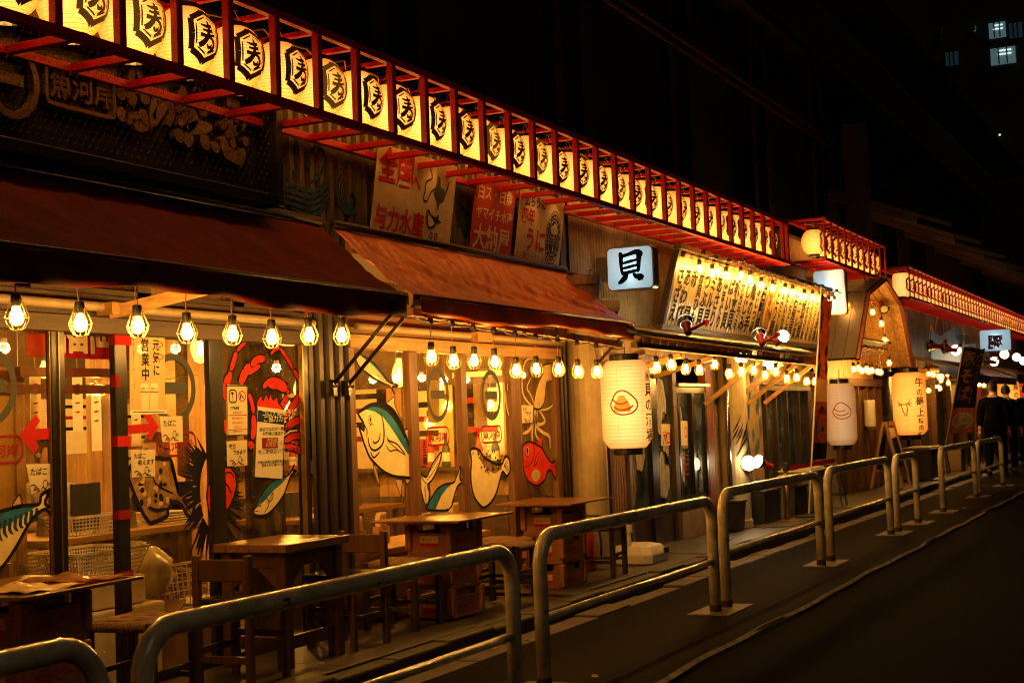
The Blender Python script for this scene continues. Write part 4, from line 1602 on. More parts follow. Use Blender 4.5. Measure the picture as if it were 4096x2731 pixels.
for i, x in enumerate((11.35, 12.3, 13.25, 14.8, 15.75, 16.4, 17.1)):
    MB().bar((x + .06, 4.30, 1.94), (x, 4.90, 1.50 if i > 2 else 1.78), .045, .055, (1, 0, 0)).build('brace', 'pale_wood_y', ev, bevel=.002)

B3 = [(x, z) for x, z in [(11.704,1.814),(12.082,1.844),(12.477,1.811),(12.873,1.811),(13.347,1.869),(13.81,1.788),(14.219,1.813),(14.663,1.833),(15.092,1.792),(15.531,1.833),(15.973,1.759),(16.426,1.779),(16.879,1.738),(17.281,1.742),(17.676,1.786)]]
for i, (x, z) in enumerate(B3):
    put_lamp(x, 4.30, z, 2.0 - z - .1, f'{ORDN[i]} caged bulb from the left under the shell shop eave', 'caged bulbs under the shell shop eave', 14)

# slanted board: bottom on the wall side, top leaning out over the street
bo = Vector((13.42, 4.83, 2.30))
bu = Vector((1, 0, 0))
bv = Vector((0, -.20, .70)).normalized()
BF = Frame(bo, bu, bv)
BL, BH = 6.30, .735
bd = thing('menu_board', 'long slanted metal board lettered with shellfish names under bulbs', 'sign', tuple(bo))
mb = MB()
nn = 64
p = BL / nn
vs = []
xs = []
for i in range(nn):
    xs += [(i * p, 0), (i * p + p * .8, 0), (i * p + p * .86, -.006), (i * p + p * .96, -.006)]
xs.append((BL, 0))
for b in (0, BH):
    vs += [BF(a, b, l) for a, l in xs]
m_ = len(xs)
mb.add(vs, [(i, i + 1, m_ + i + 1, m_ + i) for i in range(m_ - 1)])
mb.build('ribbed_sheet', 'board_metal', bd)
for a, b, nm in (((-.05, 0), (-.05, BH + .02), 'frame_side'), ((BL + .03, 0), (BL + .03, BH + .02), 'frame_side'), ((-.06, BH + .04), (BL + .06, BH + .04), 'frame_top')):
    MB().bar(BF(*a, -.02), BF(*b, -.02), .07, .07, BF.n).build(nm, 'dark_wood_x', bd, bevel=.004)
bk = None
for i in range(26):
    a = .1 + i * .24
    c = BF(a, BH - .02, .02)
    MB().bar(c - bu * .07, c + bu * .07, .035, .05, BF.n).build('batten_block', 'pale_wood_x', bd)
MB().bar(BF(-.05, -.03, -.01), BF(BL + .05, -.03, -.01), .05, .03, BF.n).build('frame_bottom', 'galv', bd)
A = Art(BF, .003)
cols = ['さざえ', 'あわび', '赤 貝', '赤貝ひも', 'つぶ貝', 'ミル貝', 'あさり', 'はまぐり', 'ばい貝', '帆立貝', 'ナガラミ', 'しじみ', '亀の手', 'ふじつぼ', '石影貝', '',
        'つ寄貝', 'とり貝', 'あかにし貝', 'たいら貝', 'うちこ貝', '石垣貝', 'ムール貝', '桜光貝', 'オオミゾ貝', 'チャンバラ貝', 'ホンビノス貝', 'オウギ貝', 'ひめ貝']
for i, c in enumerate(cols):
    x = .16 + i * .213
    n_ = len(c)
    if not n_:
        continue
    h = min(.20, .60 / n_)
    top, bot = .62, .04
    step = (top - bot - h) / max(1, n_ - 1)
    for j, ch in enumerate(c):
        if ch != ' ':
            A.text(ch, x - h * .5, top - h * .9 - j * step, h, 'lettering', 'ink', .001, .03, 1.0)
A.build(bd)
# a round spoked wheel hung on the board
wl = thing('ship_wheel', 'round spoked wooden wheel hung on the slanted menu board', 'wheel', tuple(BF(3.30, .02, .05)))
wc = BF(3.34, .36, .05)
ring = [wc + bu * (.15 * math.cos(k * PI / 14)) + bv * (.31 * math.sin(k * PI / 14)) for k in range(28)]
MB().tube(ring, .022, 7, closed=True).build('rim', 'pale_wood_x', wl, smooth=True)
for k in range(6):
    a = k * PI / 6
    MB().tube([wc + bu * (.15 * math.cos(a)) + bv * (.31 * math.sin(a)), wc - bu * (.15 * math.cos(a)) - bv * (.31 * math.sin(a))], .012, 6).build('spoke', 'pale_wood_x', wl)
MB().tube([wc - BF.n * .02, wc + BF.n * .03], .05, 10).build('hub', 'pale_wood_x', wl)
B4 = [(x, z) for x, z in [(13.622,2.842),(14.033,2.831),(14.482,2.84),(15.044,2.888),(15.381,2.871),(15.833,2.833),(16.295,2.832),(16.839,2.834),(17.205,2.84),(17.761,2.822),(18.172,2.842),(18.565,2.847),(18.626,2.83),(18.999,2.818),(19.363,2.839),(20.068,2.854)]]
for i, (x, z) in enumerate(B4):
    put_lamp(x, 4.50, z, .06, f'{ORDN[i]} caged bulb from the left along the top of the menu board', 'caged bulbs along the menu board', 17)
cb = thing('lamp_cable', 'black cable with lamp joints along the top of the menu board', 'cable', (16.5, 4.46, 2.9))
pts = []
for i in range(len(B4)):
    x, z = B4[i]
    pts.append((x, 4.47, z + .165))
    if i + 1 < len(B4):
        x2, z2 = B4[i + 1]
        pts.append(((x + x2) / 2, 4.47, (z + z2) / 2 + .14))
MB().tube(pts, .006, 5).build('lead', 'cable', cb)
for x, z in B4:
    MB().lathe([(.02, z + .15), (.026, z + .17), (.016, z + .19)], 8, (x, 4.46, 0)).build('joint', 'cable', cb)
MB().bar((13.3, 4.60, 3.06), (19.9, 4.60, 2.98), .05, .05).build('support_batten', 'wood_x', cb)


# red reflector lamps
def make_spot(lit):
    t = thing('reflector_lamp', 'red reflector lamp', 'lamp', (0, 0, 0))
    MB().lathe([(.030, -.20), (.034, -.19), (.036, -.10), (.050, -.06), (.052, -.05)], 14).build('housing', 'red_plastic', t, smooth=True)
    MB().lathe([(.054, -.055), (.072, -.02), (.078, .0), (.074, .004)], 16, cap=False).build('reflector', 'steel', t, smooth=True)
    MB().lathe([(.070, -.012), (.060, .008), (.035, .022), (.004, .028)], 16).build('lens', 'spot_white' if lit else 'clear_plastic', t, smooth=True)
    MB().tube([(.078 * math.cos(k * PI / 10), .078 * math.sin(k * PI / 10), .008) for k in range(20)], .004, 5, closed=True).build('guard_ring', 'steel', t)
    MB().tube([(0, 0, -.15), (-.06, .03, -.16), (-.15, .06, -.13)], .016, 7).build('arm', 'red_plastic', t, smooth=True)
    MB().lathe([(.035, -.13), (.02, -.10)], 10, (-.17, .07, 0)).build('foot', 'red_plastic', t)
    if lit:
        point_light(t, (0, 0, .07), 12, (1.0, .78, .45), .05)
    return t


spot_l, spot_d = make_spot(True), make_spot(False)
su = {True: False, False: False}


def put_spot(lit, loc, direction, label, group, scale=1.0, watts=None):
    o = place(spot_l if lit else spot_d, su[lit], loc, 0, label, group)
    su[lit] = True
    o.rotation_euler = Vector(direction).to_track_quat('Z', 'Y').to_euler()
    o.scale = (scale,) * 3
    if lit and watts is not None:
        for c in o.children:
            if c.type == 'LIGHT':
                c.data = c.data.copy()
                c.data.energy = watts
    return o


G = 'red reflector lamps of the shell shop'
S1 = [(12.635,2.261),(15.065,2.239),(15.843,2.241)]
put_spot(True, (S1[0][0], 4.34, S1[0][1]), (.75, .40, .65), 'red reflector lamp at the left end of the menu board', G, 1.0, 5)
put_spot(True, (S1[1][0], 4.34, S1[1][1]), (.75, .40, .65), 'red reflector lamp below the wheel on the menu board', G, 1.0, 5)
put_spot(True, (S1[2][0], 4.28, S1[2][1]), (-.7, -.6, .35), 'lit white reflector lamp at the foot of the menu board, right of the wheel', G, 1.0, 4)
S2 = [(14.569,1.987),(15.711,1.936)]
put_spot(True, (S2[0][0], 4.40, S2[0][1]), (-.8, -.55, -.1), 'lit round white lamp under the eave, leftmost of the floodlights', G, 1.0, 4)
put_spot(True, (S2[1][0], 4.42, S2[1][1]), (-.75, -.5, -.35), 'lit white floodlight under the eave above the corrugated wall', G, 1.05, 4)
S3 = [(16.767,1.948),(17.387,1.898),(18.214,1.911)]
for i, (x, z) in enumerate(S3):
    put_spot(False, (x, 4.62, z), (.1, .2, -1), f'{ORDN[i]} red reflector lamp pointing down under the eave', G)
S4 = [(15.371,0.835),(16.034,0.824)]
put_spot(True, (S4[0][0], 4.62, S4[0][1]), (-.95, -.3, .1), 'low lit round floodlight on the corrugated wall, left one of two', G, 1.1, 5)
put_spot(True, (S4[1][0], 4.70, S4[1][1]), (-.8, .5, .35), 'low lit floodlight turned towards the blue splashes, right one of two', G, 1.1, 6)


# ================================================================== light box signs
def rounded(x0, x1, z0, z1, r, n=5):
    pts = []
    for cx, cz, a0 in ((x1 - r, z1 - r, 0), (x0 + r, z1 - r, PI / 2), (x0 + r, z0 + r, PI), (x1 - r, z0 + r, 1.5 * PI)):
        for k in range(n + 1):
            a = a0 + k * PI / 2 / n
            pts.append((cx + r * math.cos(a), cz + r * math.sin(a)))
    return pts


def light_box(label, x, y0, y1, z0, z1, depth=.13, watts=4):
    """sign box hung square to the street, face towards -x; y0 nearer the wall"""
    t = thing('light_box_sign', label, 'sign', (x, (y0 + y1) / 2, z0))
    fr = Frame((x, 0, 0), (0, -1, 0), (0, 0, 1))
    ro, ri = rounded(-y0, -y1, z0, z1, .05), rounded(-y0 + .014, -y1 - .014, z0 + .014, z1 - .014, .04)
    n = len(ro)
    mb_ = MB()
    mb_.add([fr(a, b) for a, b in ro] + [fr(a, b) for a, b in ri] + [fr(a, b, -depth) for a, b in ro] + [fr(a, b, -depth + .006) for a, b in ri],
            [f for k in range(n) for f in ((k, (k + 1) % n, n + (k + 1) % n, n + k), (k, 2 * n + k, 2 * n + (k + 1) % n, (k + 1) % n),
                                           (n + k, n + (k + 1) % n, 3 * n + (k + 1) % n, 3 * n + k))] + [tuple(range(3 * n - 1, 2 * n - 1, -1)), tuple(range(3 * n, 4 * n))])
    mb_.build('case', 'sign_back', t)
    fr2 = Frame((x - .004, 0, 0), (0, -1, 0), (0, 0, 1))
    fp = rounded(-y0 + .013, -y1 - .013, z0 + .013, z1 - .013, .041)
    MB().add([fr2(a, b) for a, b in fp], [tuple(range(len(fp)))]).build('face', 'lightbox', t)
    MB().bx(x + .02, x + .09, y0 + .001, 4.96, z1 - .30, z1 - .08).build('wall_bracket', 'galv', t)
    for q in (-.5, .5):
        point_light(t, Vector((x + depth * .62, (y0 + y1) / 2, (z0 + z1) / 2 + q * (z1 - z0) * .3)) - ORG[t.name], watts, (.62, .86, 1.0), .03)
    return t, fr


t, fr = light_box('square white light box sign with a black brushed character', 12.0, 4.85, 4.395, 2.535, 2.935, watts=.34)
A = Art(fr, .006)
def K(pts, w, part='character', material='ink'):
    # character box: centre at y = 4.622, z = 2.735, half size .14
    A.stroke([(-4.622 + a * .165, 2.73 + b * .160) for a, b in pts], [x * .215 for x in w], part, material, .002)
K([(-.62, .92), (-.50, .80), (-.50, .25), (-.46, -.28)], [.10, .22, .17, .12])
K([(-.52, .70), (-.1, .80), (.42, .92), (.62, .80), (.60, .70)], [.16, .16, .22, .30, .2])
K([(.58, .78), (.54, .40), (.50, -.1), (.42, -.22)], [.28, .20, .16, .06])
K([(-.46, .30), (.0, .40), (.48, .48)], [.10, .14, .10])
K([(-.46, .02), (.0, .10), (.46, .18)], [.10, .14, .10])
K([(-.50, -.26), (.0, -.20), (.46, -.12)], [.16, .16, .12])
K([(-.16, -.26), (-.30, -.50), (-.56, -.72), (-.74, -.78)], [.14, .26, .20, .05])
K([(.18, -.28), (.36, -.46), (.66, -.52), (.44, -.70)], [.10, .22, .30, .06])
A.build(t)
light_box('plain pale blue light box behind the right end of the menu board', 19.72, 4.87, 4.42, 2.70, 3.34, watts=.45)
t, fr = light_box('wide light box sign with a red pork character above far stalls', 34.0, 4.62, 3.93, 2.58, 3.08, .13, watts=.5)
A = Art(fr, .006)
A.text('豚', -4.275, 2.67, .33, 'character', 'dark_red_print', .002, .05, center=True)
A.build(t)


# ================================================================== leaning signboards above the rust awning
def lean_board(label, x0, x1, z0, z1, material, lean=.09):
    t = thing('signboard', label, 'sign', ((x0 + x1) / 2, 4.92, z0))
    fr = Frame((x0, 4.915, z0), (1, 0, 0), (0, -lean, z1 - z0))
    MB().prism([(0, 0), (x1 - x0, 0), (x1 - x0, z1 - z0), (0, z1 - z0)], fr, .012).build('panel', material, t, bevel=.002)
    return t, fr, x1 - x0, z1 - z0


t, fr, w, h = lean_board('weathered cream signboard with red lettering, island map and salmon', 8.03, 9.12, 2.68, 3.27, 'cream_board')
A = Art(fr, .002)
A.text('全国', .02, h - .22, .245, 'lettering', 'red_print', bold=.03, sx=.95)
A.text('へ', .46, h - .24, .13, 'lettering', 'red_print', bold=.02)
A.text('与力水産', .015, .045, .18, 'lettering', 'red_print', bold=.025, sx=.93)
isl = [(.62, .30), (.60, .36), (.63, .40), (.64, .47), (.70, .44), (.74, .41), (.72, .50), (.64, .54)]
A.stroke([(.70, .52), (.74, .46), (.66, .42), (.655, .36), (.64, .30), (.69, .29), (.74, .36), (.80, .40), (.82, .50)], .012, 'map', 'ink', .001)
A.poly([(.78, .36), (.82, .42), (.83, .49), (.86, .47), (.87, .41), (.92, .40), (.95, .36), (.93, .31), (.88, .29), (.86, .24), (.84, .29)], 'map_fill', 'green_print')
A.stroke([(.94, .36), (.97, .42), (.99, .47)], .012, 'map', 'ink')
fish = [(.70, .22), (.73, .235), (.78, .20), (.84, .19), (.885, .215), (.88, .18), (.93, .16), (.86, .15), (.82, .11), (.76, .10), (.72, .13)]
A.poly(fish, 'fish', 'navy_print', .001)
A.poly([(.715, .215), (.75, .20), (.80, .17), (.83, .14), (.78, .115), (.74, .12)], 'fish_belly', 'cream_print', .002)
A.disc(.735, .20, .009, .009, 'fish_eye', 'ink', .003)
for cx in (.80, .87):
    A.stroke([(cx + .03 * (1 - i / 14) * math.cos(i * .8), .05 + .03 * (1 - i / 14) * math.sin(i * .8)) for i in range(12)], .009, 'swirl', 'ink')
A.build(t)
t, fr, w, h = lean_board('faded red signboard with cream lettering beside the cream island sign', 9.44, 10.12, 2.68, 3.27, 'red_board')
A = Art(fr, .002)
A.text('白ス・白魚', .03, .42, .12, 'lettering', 'cream_print', bold=.02)
A.text('ヤマイチ水産', .03, .27, .105, 'lettering', 'cream_print', bold=.015)
A.text('大納屋', .02, .05, .205, 'lettering', 'cream_print', bold=.02, sx=1.02)
A.build(t)
t, fr, w, h = lean_board('cream signboard with red lettering and a dark oval emblem', 10.21, 11.07, 2.68, 3.26, 'cream_board')
A = Art(fr, .002)
A.text('広らうに', .08, .46, .10, 'lettering', 'ink', bold=.02)
A.text('四年', .04, .32, .14, 'lettering', 'red_print', bold=.025, sx=.9)
A.text('うに', .14, .12, .20, 'lettering', 'red_print', bold=.02, sx=.98)
A.text('北三陸ファクトリー', 0.0, .025, .066, 'lettering', 'dark_red_print', bold=.01, sx=1.0)
A.disc(.68, .245, .15, .225, 'emblem', 'navy_print', .001)
A.disc(.68, .245, .142, .214, 'emblem_ring', 'cream_print', .002, r0=.95)
A.disc(.68, .245, .098, .150, 'emblem_ring', 'cream_print', .002, r0=.95)
word = 'KITA-SANRIKU'
for i, ch in enumerate(word):
    a = PI * 1.02 - i * PI * 1.04 / (len(word) - 1)
    A.text(ch, .68 + .119 * math.cos(a), .245 + .175 * math.sin(a) - .012, .044, 'emblem_lettering', 'cream_print', .002, .01, rot=(a - PI / 2) * .8, center=True)
word = 'FACTORY'
for i, ch in enumerate(word):
    a = PI * 1.22 + i * PI * .56 / (len(word) - 1)
    A.text(ch, .68 + .126 * math.cos(a), .245 + .192 * math.sin(a) - .012, .046, 'emblem_lettering', 'cream_print', .002, .01, rot=(a + PI / 2) * .8 - 2 * PI * .8, center=True)
for q in ((.65, .31, .034), (.70, .335, .036), (.73, .30, .028), (.68, .30, .034)):
    A.disc(q[0], q[1], q[2], q[2] * 1.0, 'emblem_tree', 'cream_print', .002, 10)
A.stroke([(.69, .31), (.69, .20)], .010, 'emblem_tree', 'cream_print', .002)
A.stroke([(.61, .245), (.75, .245)], .008, 'emblem_tree', 'cream_print', .002)
A.poly([(.675, .13), (.705, .13), (.692, .20)], 'emblem_tree', 'cream_print', .002)
A.text('W', .605, .255, .03, 'emblem_lettering', 'cream_print', .002)
A.text('E', .735, .255, .03, 'emblem_lettering', 'cream_print', .002)
A.text('FROM THE   COAST OF', .68, .215, .017, 'emblem_lettering', 'cream_print', .002, center=True)
A.text('THE NORTH WEST   PACIFIC OCEAN', .68, .19, .015, 'emblem_lettering', 'cream_print', .002, center=True)
A.build(t)

# ================================================================== paintings and notices on the panes
DG = 4.944


def decal(name, label, cat, pts, body, outline=.010,  d=DG, group=None):
    cx = sum(p[0] for p in pts) / len(pts)
    zb = min(p[1] for p in pts)
    t = thing(name, label, cat, (cx, d, zb), group)
    A_ = Art(wall_frame(d), 0.0)
    if body:
        A_.poly(pts, 'body', body)
        A_.outline(pts, outline * 1.5, 'outline', 'ink', .0016)
    return t, A_


# big tuna on the first pane of the second front
tuna = [(7.845,1.478),(7.894,1.504),(7.991,1.534),(8.09,1.543),(8.189,1.531),(8.274,1.497),(8.344,1.443),(8.399,1.382),(8.454,1.304),(8.502,1.226),(8.529,1.168),(8.52,1.042),(8.392,1.041),(8.245,1.059),(8.132,1.095),(8.037,1.147),(7.97,1.193),(7.92,1.26),(7.883,1.327),(7.851,1.4),(7.906,1.37),(7.902,1.421)]
t, A = decal('fish_painting', 'large blue and cream tuna painted on the glass, facing up left', 'painting', tuna, 'fish_cream', .014)
A.poly([(7.894,1.504),(7.991,1.534),(8.09,1.543),(8.189,1.531),(8.274,1.497),(8.344,1.443),(8.399,1.382),(8.454,1.304),(8.502,1.226),(8.529,1.168),(8.462,1.197),(8.391,1.26),(8.321,1.323),(8.238,1.392),(8.155,1.453),(8.045,1.492),(7.962,1.503)], 'blue_back', 'fish_blue', .0006)
A.stroke([(7.852,1.483),(7.991,1.527),(8.09,1.536),(8.188,1.522),(8.273,1.486),(8.336,1.436),(8.399,1.37),(8.439,1.305)], [.012, .02, .035, .05, .06, .06, .05, .02], 'dark_back', 'ink', .001)
for pts in ([(8.189,1.531),(8.242,1.561),(8.309,1.587),(8.309,1.534),(8.36,1.466),(8.402,1.423),(8.344,1.443),(8.274,1.497)], [(8.007,1.152),(8.049,1.109),(8.071,1.057),(8.084,0.994),(8.038,1.059)],
            [(8.295,1.029),(8.375,1.023),(8.356,0.952),(8.36,0.906),(8.32,0.962)], [(8.431,1.358),(8.511,1.36),(8.478,1.319),(8.49,1.265)], [(8.421,1.03),(8.504,1.031),(8.441,0.991)]):
    A.poly(pts, 'fin', 'fish_pale', .0003)
    A.outline(pts, .007, 'outline', 'ink', .0016)
for pts, w in (([(8.122,1.484),(8.153,1.416),(8.159,1.334),(8.137,1.276),(8.071,1.241),(8.008,1.239),(7.968,1.273),(7.958,1.325)], .016), ([(8.019,1.301),(8.032,1.282),(8.089,1.299),(8.113,1.35)], .012),
               ([(7.98,1.229),(8.019,1.188),(8.098,1.225)], .013), ([(8.197,1.322),(8.217,1.296),(8.318,1.27),(8.403,1.214),(8.429,1.189)], .010), ([(8.179,1.267),(8.227,1.224),(8.315,1.229),(8.424,1.191)], .009),
               ([(8.196,1.296),(8.259,1.264),(8.344,1.224)], .006), ([(7.87,1.45),(7.915,1.406),(7.947,1.365),(7.937,1.325)], .010), ([(7.976,1.39),(7.997,1.404),(8.032,1.407)], .006)):
    A.stroke(pts, w, 'line', 'ink', .0016)
e = [(7.99,1.437)][0]
A.disc(*e, .022, .030, 'eye', 'ink', .0018)
A.disc(*e, .017, .024, 'eye_white', 'fish_cream', .0022)
A.disc(*e, .010, .015, 'pupil', 'ink', .0026)
A.build(t)

t, A = decal('fish_painting', 'slim pale fish painted diagonally above the large tuna', 'painting',
             [(7.834,1.863),(7.915,1.857),(8.037,1.82),(8.146,1.759),(8.243,1.689),(8.344,1.671),(8.366,1.662),(8.284,1.655),(8.317,1.602),(8.262,1.655),(8.198,1.673),(8.072,1.706),(7.963,1.749),(7.87,1.791)], 'fish_pale', .007)
A.stroke([(7.915,1.854),(8.037,1.812),(8.146,1.75),(8.242,1.685)], .022, 'blue_back', 'fish_blue', .0006)
for q in [(8.116,1.725),(8.144,1.72),(8.171,1.703),(8.207,1.692),(8.091,1.732)]:
    A.disc(*q, .006, .006, 'spot', 'ink', .001, 8)
A.build(t)

t, A = decal('fish_painting', 'striped cream tail fin painted on the pane right of the tuna', 'painting',
             [(8.621,1.052),(8.711,1.028),(8.783,1.099),(8.868,1.155),(8.939,1.189),(8.888,1.094),(8.792,1.004),(8.723,0.969),(8.745,0.905),(8.699,0.811),(8.645,0.896),(8.62,0.983)], 'fish_cream', .010)
for pts in ([(8.706,1.024),(8.798,1.09),(8.901,1.157)], [(8.721,1.008),(8.812,1.058),(8.89,1.118)], [(8.678,0.964),(8.69,0.909),(8.692,0.831)], [(8.636,1.036),(8.68,0.995),(8.718,0.977)]):
    A.stroke(pts, .007, 'line', 'ink', .0016)
A.build(t)

t, A = decal('fish_painting', 'blue backed fish painted head down below the middle ring logo', 'painting',
             [(8.69,0.804),(8.767,0.873),(8.868,0.937),(8.985,0.961),(9.104,0.966),(9.143,0.998),(9.224,1.078),(9.203,0.989),(9.253,0.964),(9.17,0.94),(9.114,0.882),(9.022,0.78)], 'fish_cream', .010)
A.poly([(8.69,0.804),(8.767,0.873),(8.868,0.937),(8.985,0.961),(9.104,0.966),(9.0,0.929),(8.913,0.879),(8.825,0.794)], 'blue_back', 'fish_blue', .0006)
for k in range(6):
    q = [(8.809,0.901),(9.019,0.968)]
    x = q[0][0] + (q[1][0] - q[0][0]) * k / 5
    z = q[0][1] + (q[1][1] - q[0][1]) * k / 5
    A.stroke([(x, z), (x + .004, z + .022)], .006, 'line', 'ink')
A.build(t)

puff = [(9.387,1.19),(9.463,1.2),(9.535,1.181),(9.604,1.128),(9.704,1.095),(9.806,1.068),(9.902,1.068),(9.934,1.097),(9.979,1.122),(10.032,1.093),(10.037,1.01),(9.978,0.97),(9.907,1.006),(9.853,0.942),(9.777,0.842),(9.678,0.78),(9.582,0.753),(9.528,0.765),(9.442,0.821),(9.394,0.89),(9.375,0.99),(9.394,1.113)]
t, A = decal('fish_painting', 'cream pufferfish with dark spotted back painted on the third pane', 'painting', puff, 'fish_cream', .014)
A.poly([(9.489,1.185),(9.535,1.181),(9.604,1.128),(9.704,1.095),(9.806,1.068),(9.902,1.068),(9.889,1.026),(9.771,0.997),(9.661,1.028),(9.572,1.082),(9.504,1.144)], 'spotted_back', 'fish_spot', .0006)
random.seed(3)
for k in range(22):
    q = [(9.501,1.186),(9.887,1.018)]
    A.disc(random.uniform(q[0][0], q[1][0]), random.uniform(q[1][1], q[0][1]), .010, .012, 'spot', 'ink', .001, 8)
q = [(9.522,1.142),(9.425,1.166),(9.624,1.036)]
A.disc(*q[0], .014, .020, 'eye', 'ink', .0018)
A.disc(*q[0], .008, .012, 'eye_white', 'fish_cream', .0022)
A.disc(*q[1], .016, .014, 'lips', 'fish_pale', .0018)
for k in range(5):
    A.stroke([q[2], (q[2][0] + .06, q[2][1] - .05 + .018 * k)], .006, 'line', 'ink', .0016)
for k in range(5):
    a = [(9.93,1.05),(10.017,1.107),(10.023,0.985)]
    A.stroke([a[0], (a[1][0] + (a[2][0] - a[1][0]) * k / 4, a[1][1] + (a[2][1] - a[1][1]) * k / 4)], .006, 'line', 'ink', .0016)
A.build(t)

t, A = decal('fish_painting', 'bright red round fish with big eye painted on the fourth pane', 'painting',
             [(10.284,1.19),(10.391,1.223),(10.516,1.205),(10.642,1.165),(10.728,1.098),(10.841,1.036),(10.924,1.079),(11.006,1.092),(10.945,1.014),(10.983,0.861),(10.885,0.905),(10.812,0.972),(10.738,0.968),(10.683,0.905),(10.549,0.866),(10.444,0.879),(10.343,0.924),(10.288,1.007),(10.278,1.088)], 'fish_red', .012)
A.disc(*[(10.514,0.947)][0], .085, .05, 'belly', 'fish_pale', .0006)
q = [(10.367,1.152)][0]
A.disc(*q, .040, .048, 'eye', 'ink', .0016)
A.disc(*q, .033, .040, 'eye_white', 'fish_pale', .002)
A.disc(*q, .019, .028, 'pupil', 'ink', .0024)
for pts, w in (([(10.474,1.207),(10.501,1.152),(10.462,1.081),(10.372,1.021)], .010), ([(10.619,1.147),(10.528,1.096),(10.483,1.025),(10.545,1.05),(10.594,1.112)], .010), ([(10.278,1.017),(10.373,1.029)], .007),
               ([(10.851,1.028),(10.934,0.949),(10.973,0.873)], .007), ([(10.863,1.037),(10.959,1.079)], .006), ([(10.442,0.865),(10.504,0.842),(10.578,0.826)], .012)):
    A.stroke(pts, w, 'line', 'ink', .0016)
A.poly([(10.538,1.205),(10.673,1.26),(10.633,1.184)], 'fin', 'fish_red', .0004)
A.build(t)

t, A = decal('squid_painting', 'pale squid with long tentacles painted above the red fish', 'painting',
             [(10.746,1.846),(10.966,1.866),(10.907,1.794),(10.9,1.719),(10.793,1.713),(10.726,1.541),(10.629,1.486),(10.523,1.505),(10.572,1.624),(10.65,1.716),(10.727,1.782)], 'fish_pale', .006)
for pts, w in (([(10.511,1.501),(10.399,1.551),(10.322,1.624),(10.332,1.776),(10.408,1.877),(10.548,1.9)], .022), ([(10.543,1.492),(10.487,1.588),(10.409,1.66),(10.491,1.742)], .016), ([(10.563,1.478),(10.489,1.369),(10.398,1.308),(10.293,1.293)], .03),
               ([(10.595,1.468),(10.562,1.35),(10.676,1.293),(10.805,1.252),(10.807,1.15)], .032), ([(10.627,1.473),(10.729,1.384),(10.595,1.358),(10.556,1.405)], .028), ([(10.65,1.477),(10.783,1.485),(10.923,1.531),(10.966,1.625),(10.959,1.719)], .02),
               ([(10.541,1.478),(10.471,1.297),(10.474,1.207)], .026), ([(10.584,1.468),(10.535,1.296),(10.605,1.23)], .026)):
    A.stroke(pts, w + .008, 'tentacle_edge', 'ink', .0004)
    A.stroke(pts, w, 'tentacle', 'fish_pale', .0010)
q = [(10.614,1.509)][0]
A.disc(*q, .018, .024, 'eye', 'ink', .0016)
A.disc(*q, .012, .017, 'eye_white', 'fish_cream', .002)
A.build(t)
t, A = decal('tentacle_painting', 'two curling tentacle lines painted on the edge of the third pane', 'painting', [(10.018,1.623),(10.09,1.535)], None)
for pts in ([(10.097,1.729),(10.047,1.676),(10.066,1.605),(10.12,1.526)], [(10.018,1.623),(10.019,1.518),(10.061,1.43),(10.113,1.376)]):
    A.stroke(pts, .020, 'tentacle_edge', 'ink', 0)
    A.stroke(pts, .011, 'tentacle', 'fish_cream', .001)
A.build(t)

# first front: mackerel, flatfish, urchin, crab, small mackerel
t, A = decal('fish_painting', 'large striped mackerel painted on the far left pane', 'painting',
             [(4.69,1.044),(4.795,1.07),(4.862,1.08),(4.907,1.087),(4.965,1.087),(5.036,1.089),(5.049,1.128),(5.101,1.143),(5.073,1.087),(5.151,1.048),(5.113,1.037),(5.067,1.061),(4.999,1.03),(4.956,0.987),(4.913,0.934),(4.864,0.878),(4.789,0.815),(4.684,0.792)], 'fish_cream', .012)
A.poly([(4.69,1.044),(4.795,1.07),(4.862,1.08),(4.907,1.087),(4.965,1.087),(5.036,1.089),(4.965,1.053),(4.895,1.028),(4.834,1.002),(4.688,0.965)], 'dark_back', 'fish_blue', .0006)
for k in range(10):
    a = [(4.728,1.011),(5.021,1.07)]
    x = a[0][0] + (a[1][0] - a[0][0]) * k / 9
    z = a[0][1] + (a[1][1] - a[0][1]) * k / 9
    A.stroke([(x, z), (x - .008, z - .05), (x + .012, z - .10 + .006 * k)], [.02, .02, .005], 'stripe', 'mural_blue', .0012)
A.poly([(4.866,1.085),(4.913,1.14),(4.925,1.088)], 'fin', 'fish_pale', .0004)
A.outline([(4.866,1.085),(4.913,1.14),(4.925,1.088)], .007, 'outline', 'ink', .0016)
A.build(t)

flat = [(5.651,1.186),(5.68,1.244),(5.748,1.264),(5.87,1.27),(5.926,1.262),(5.981,1.257),(6.008,1.189),(6.028,1.117),(6.054,1.068),(6.105,1.087),(6.148,1.099),(6.175,1.036),(6.144,0.948),(6.105,0.958),(6.065,1.008),(6.007,1.033),(5.952,0.998),(5.942,0.964),(5.835,0.939),(5.797,0.945),(5.741,1.011),(5.692,1.096)]
t, A = decal('fish_painting', 'mottled brown flatfish painted left of the sea urchin', 'painting', flat, 'fish_spot', .016)
random.seed(9)
for k in range(26):
    q = [(5.743,1.251),(6.01,1.028)]
    A.disc(random.uniform(q[0][0], q[1][0]), random.uniform(q[1][1], q[0][1]), random.uniform(.008, .022), random.uniform(.008, .02), 'spot', 'ink' if k % 2 else 'fish_pale', .0006 + .00001 * k, 9)
for pts, w in (([(5.835,1.18),(5.868,1.132),(5.938,1.099),(6.0,1.077)], .010), ([(5.983,1.243),(5.995,1.201),(6.02,1.141),(6.041,1.081)], .016), ([(5.795,1.021),(5.863,0.999),(5.943,1.002)], .02)):
    A.stroke(pts, w, 'line', 'ink', .0016)
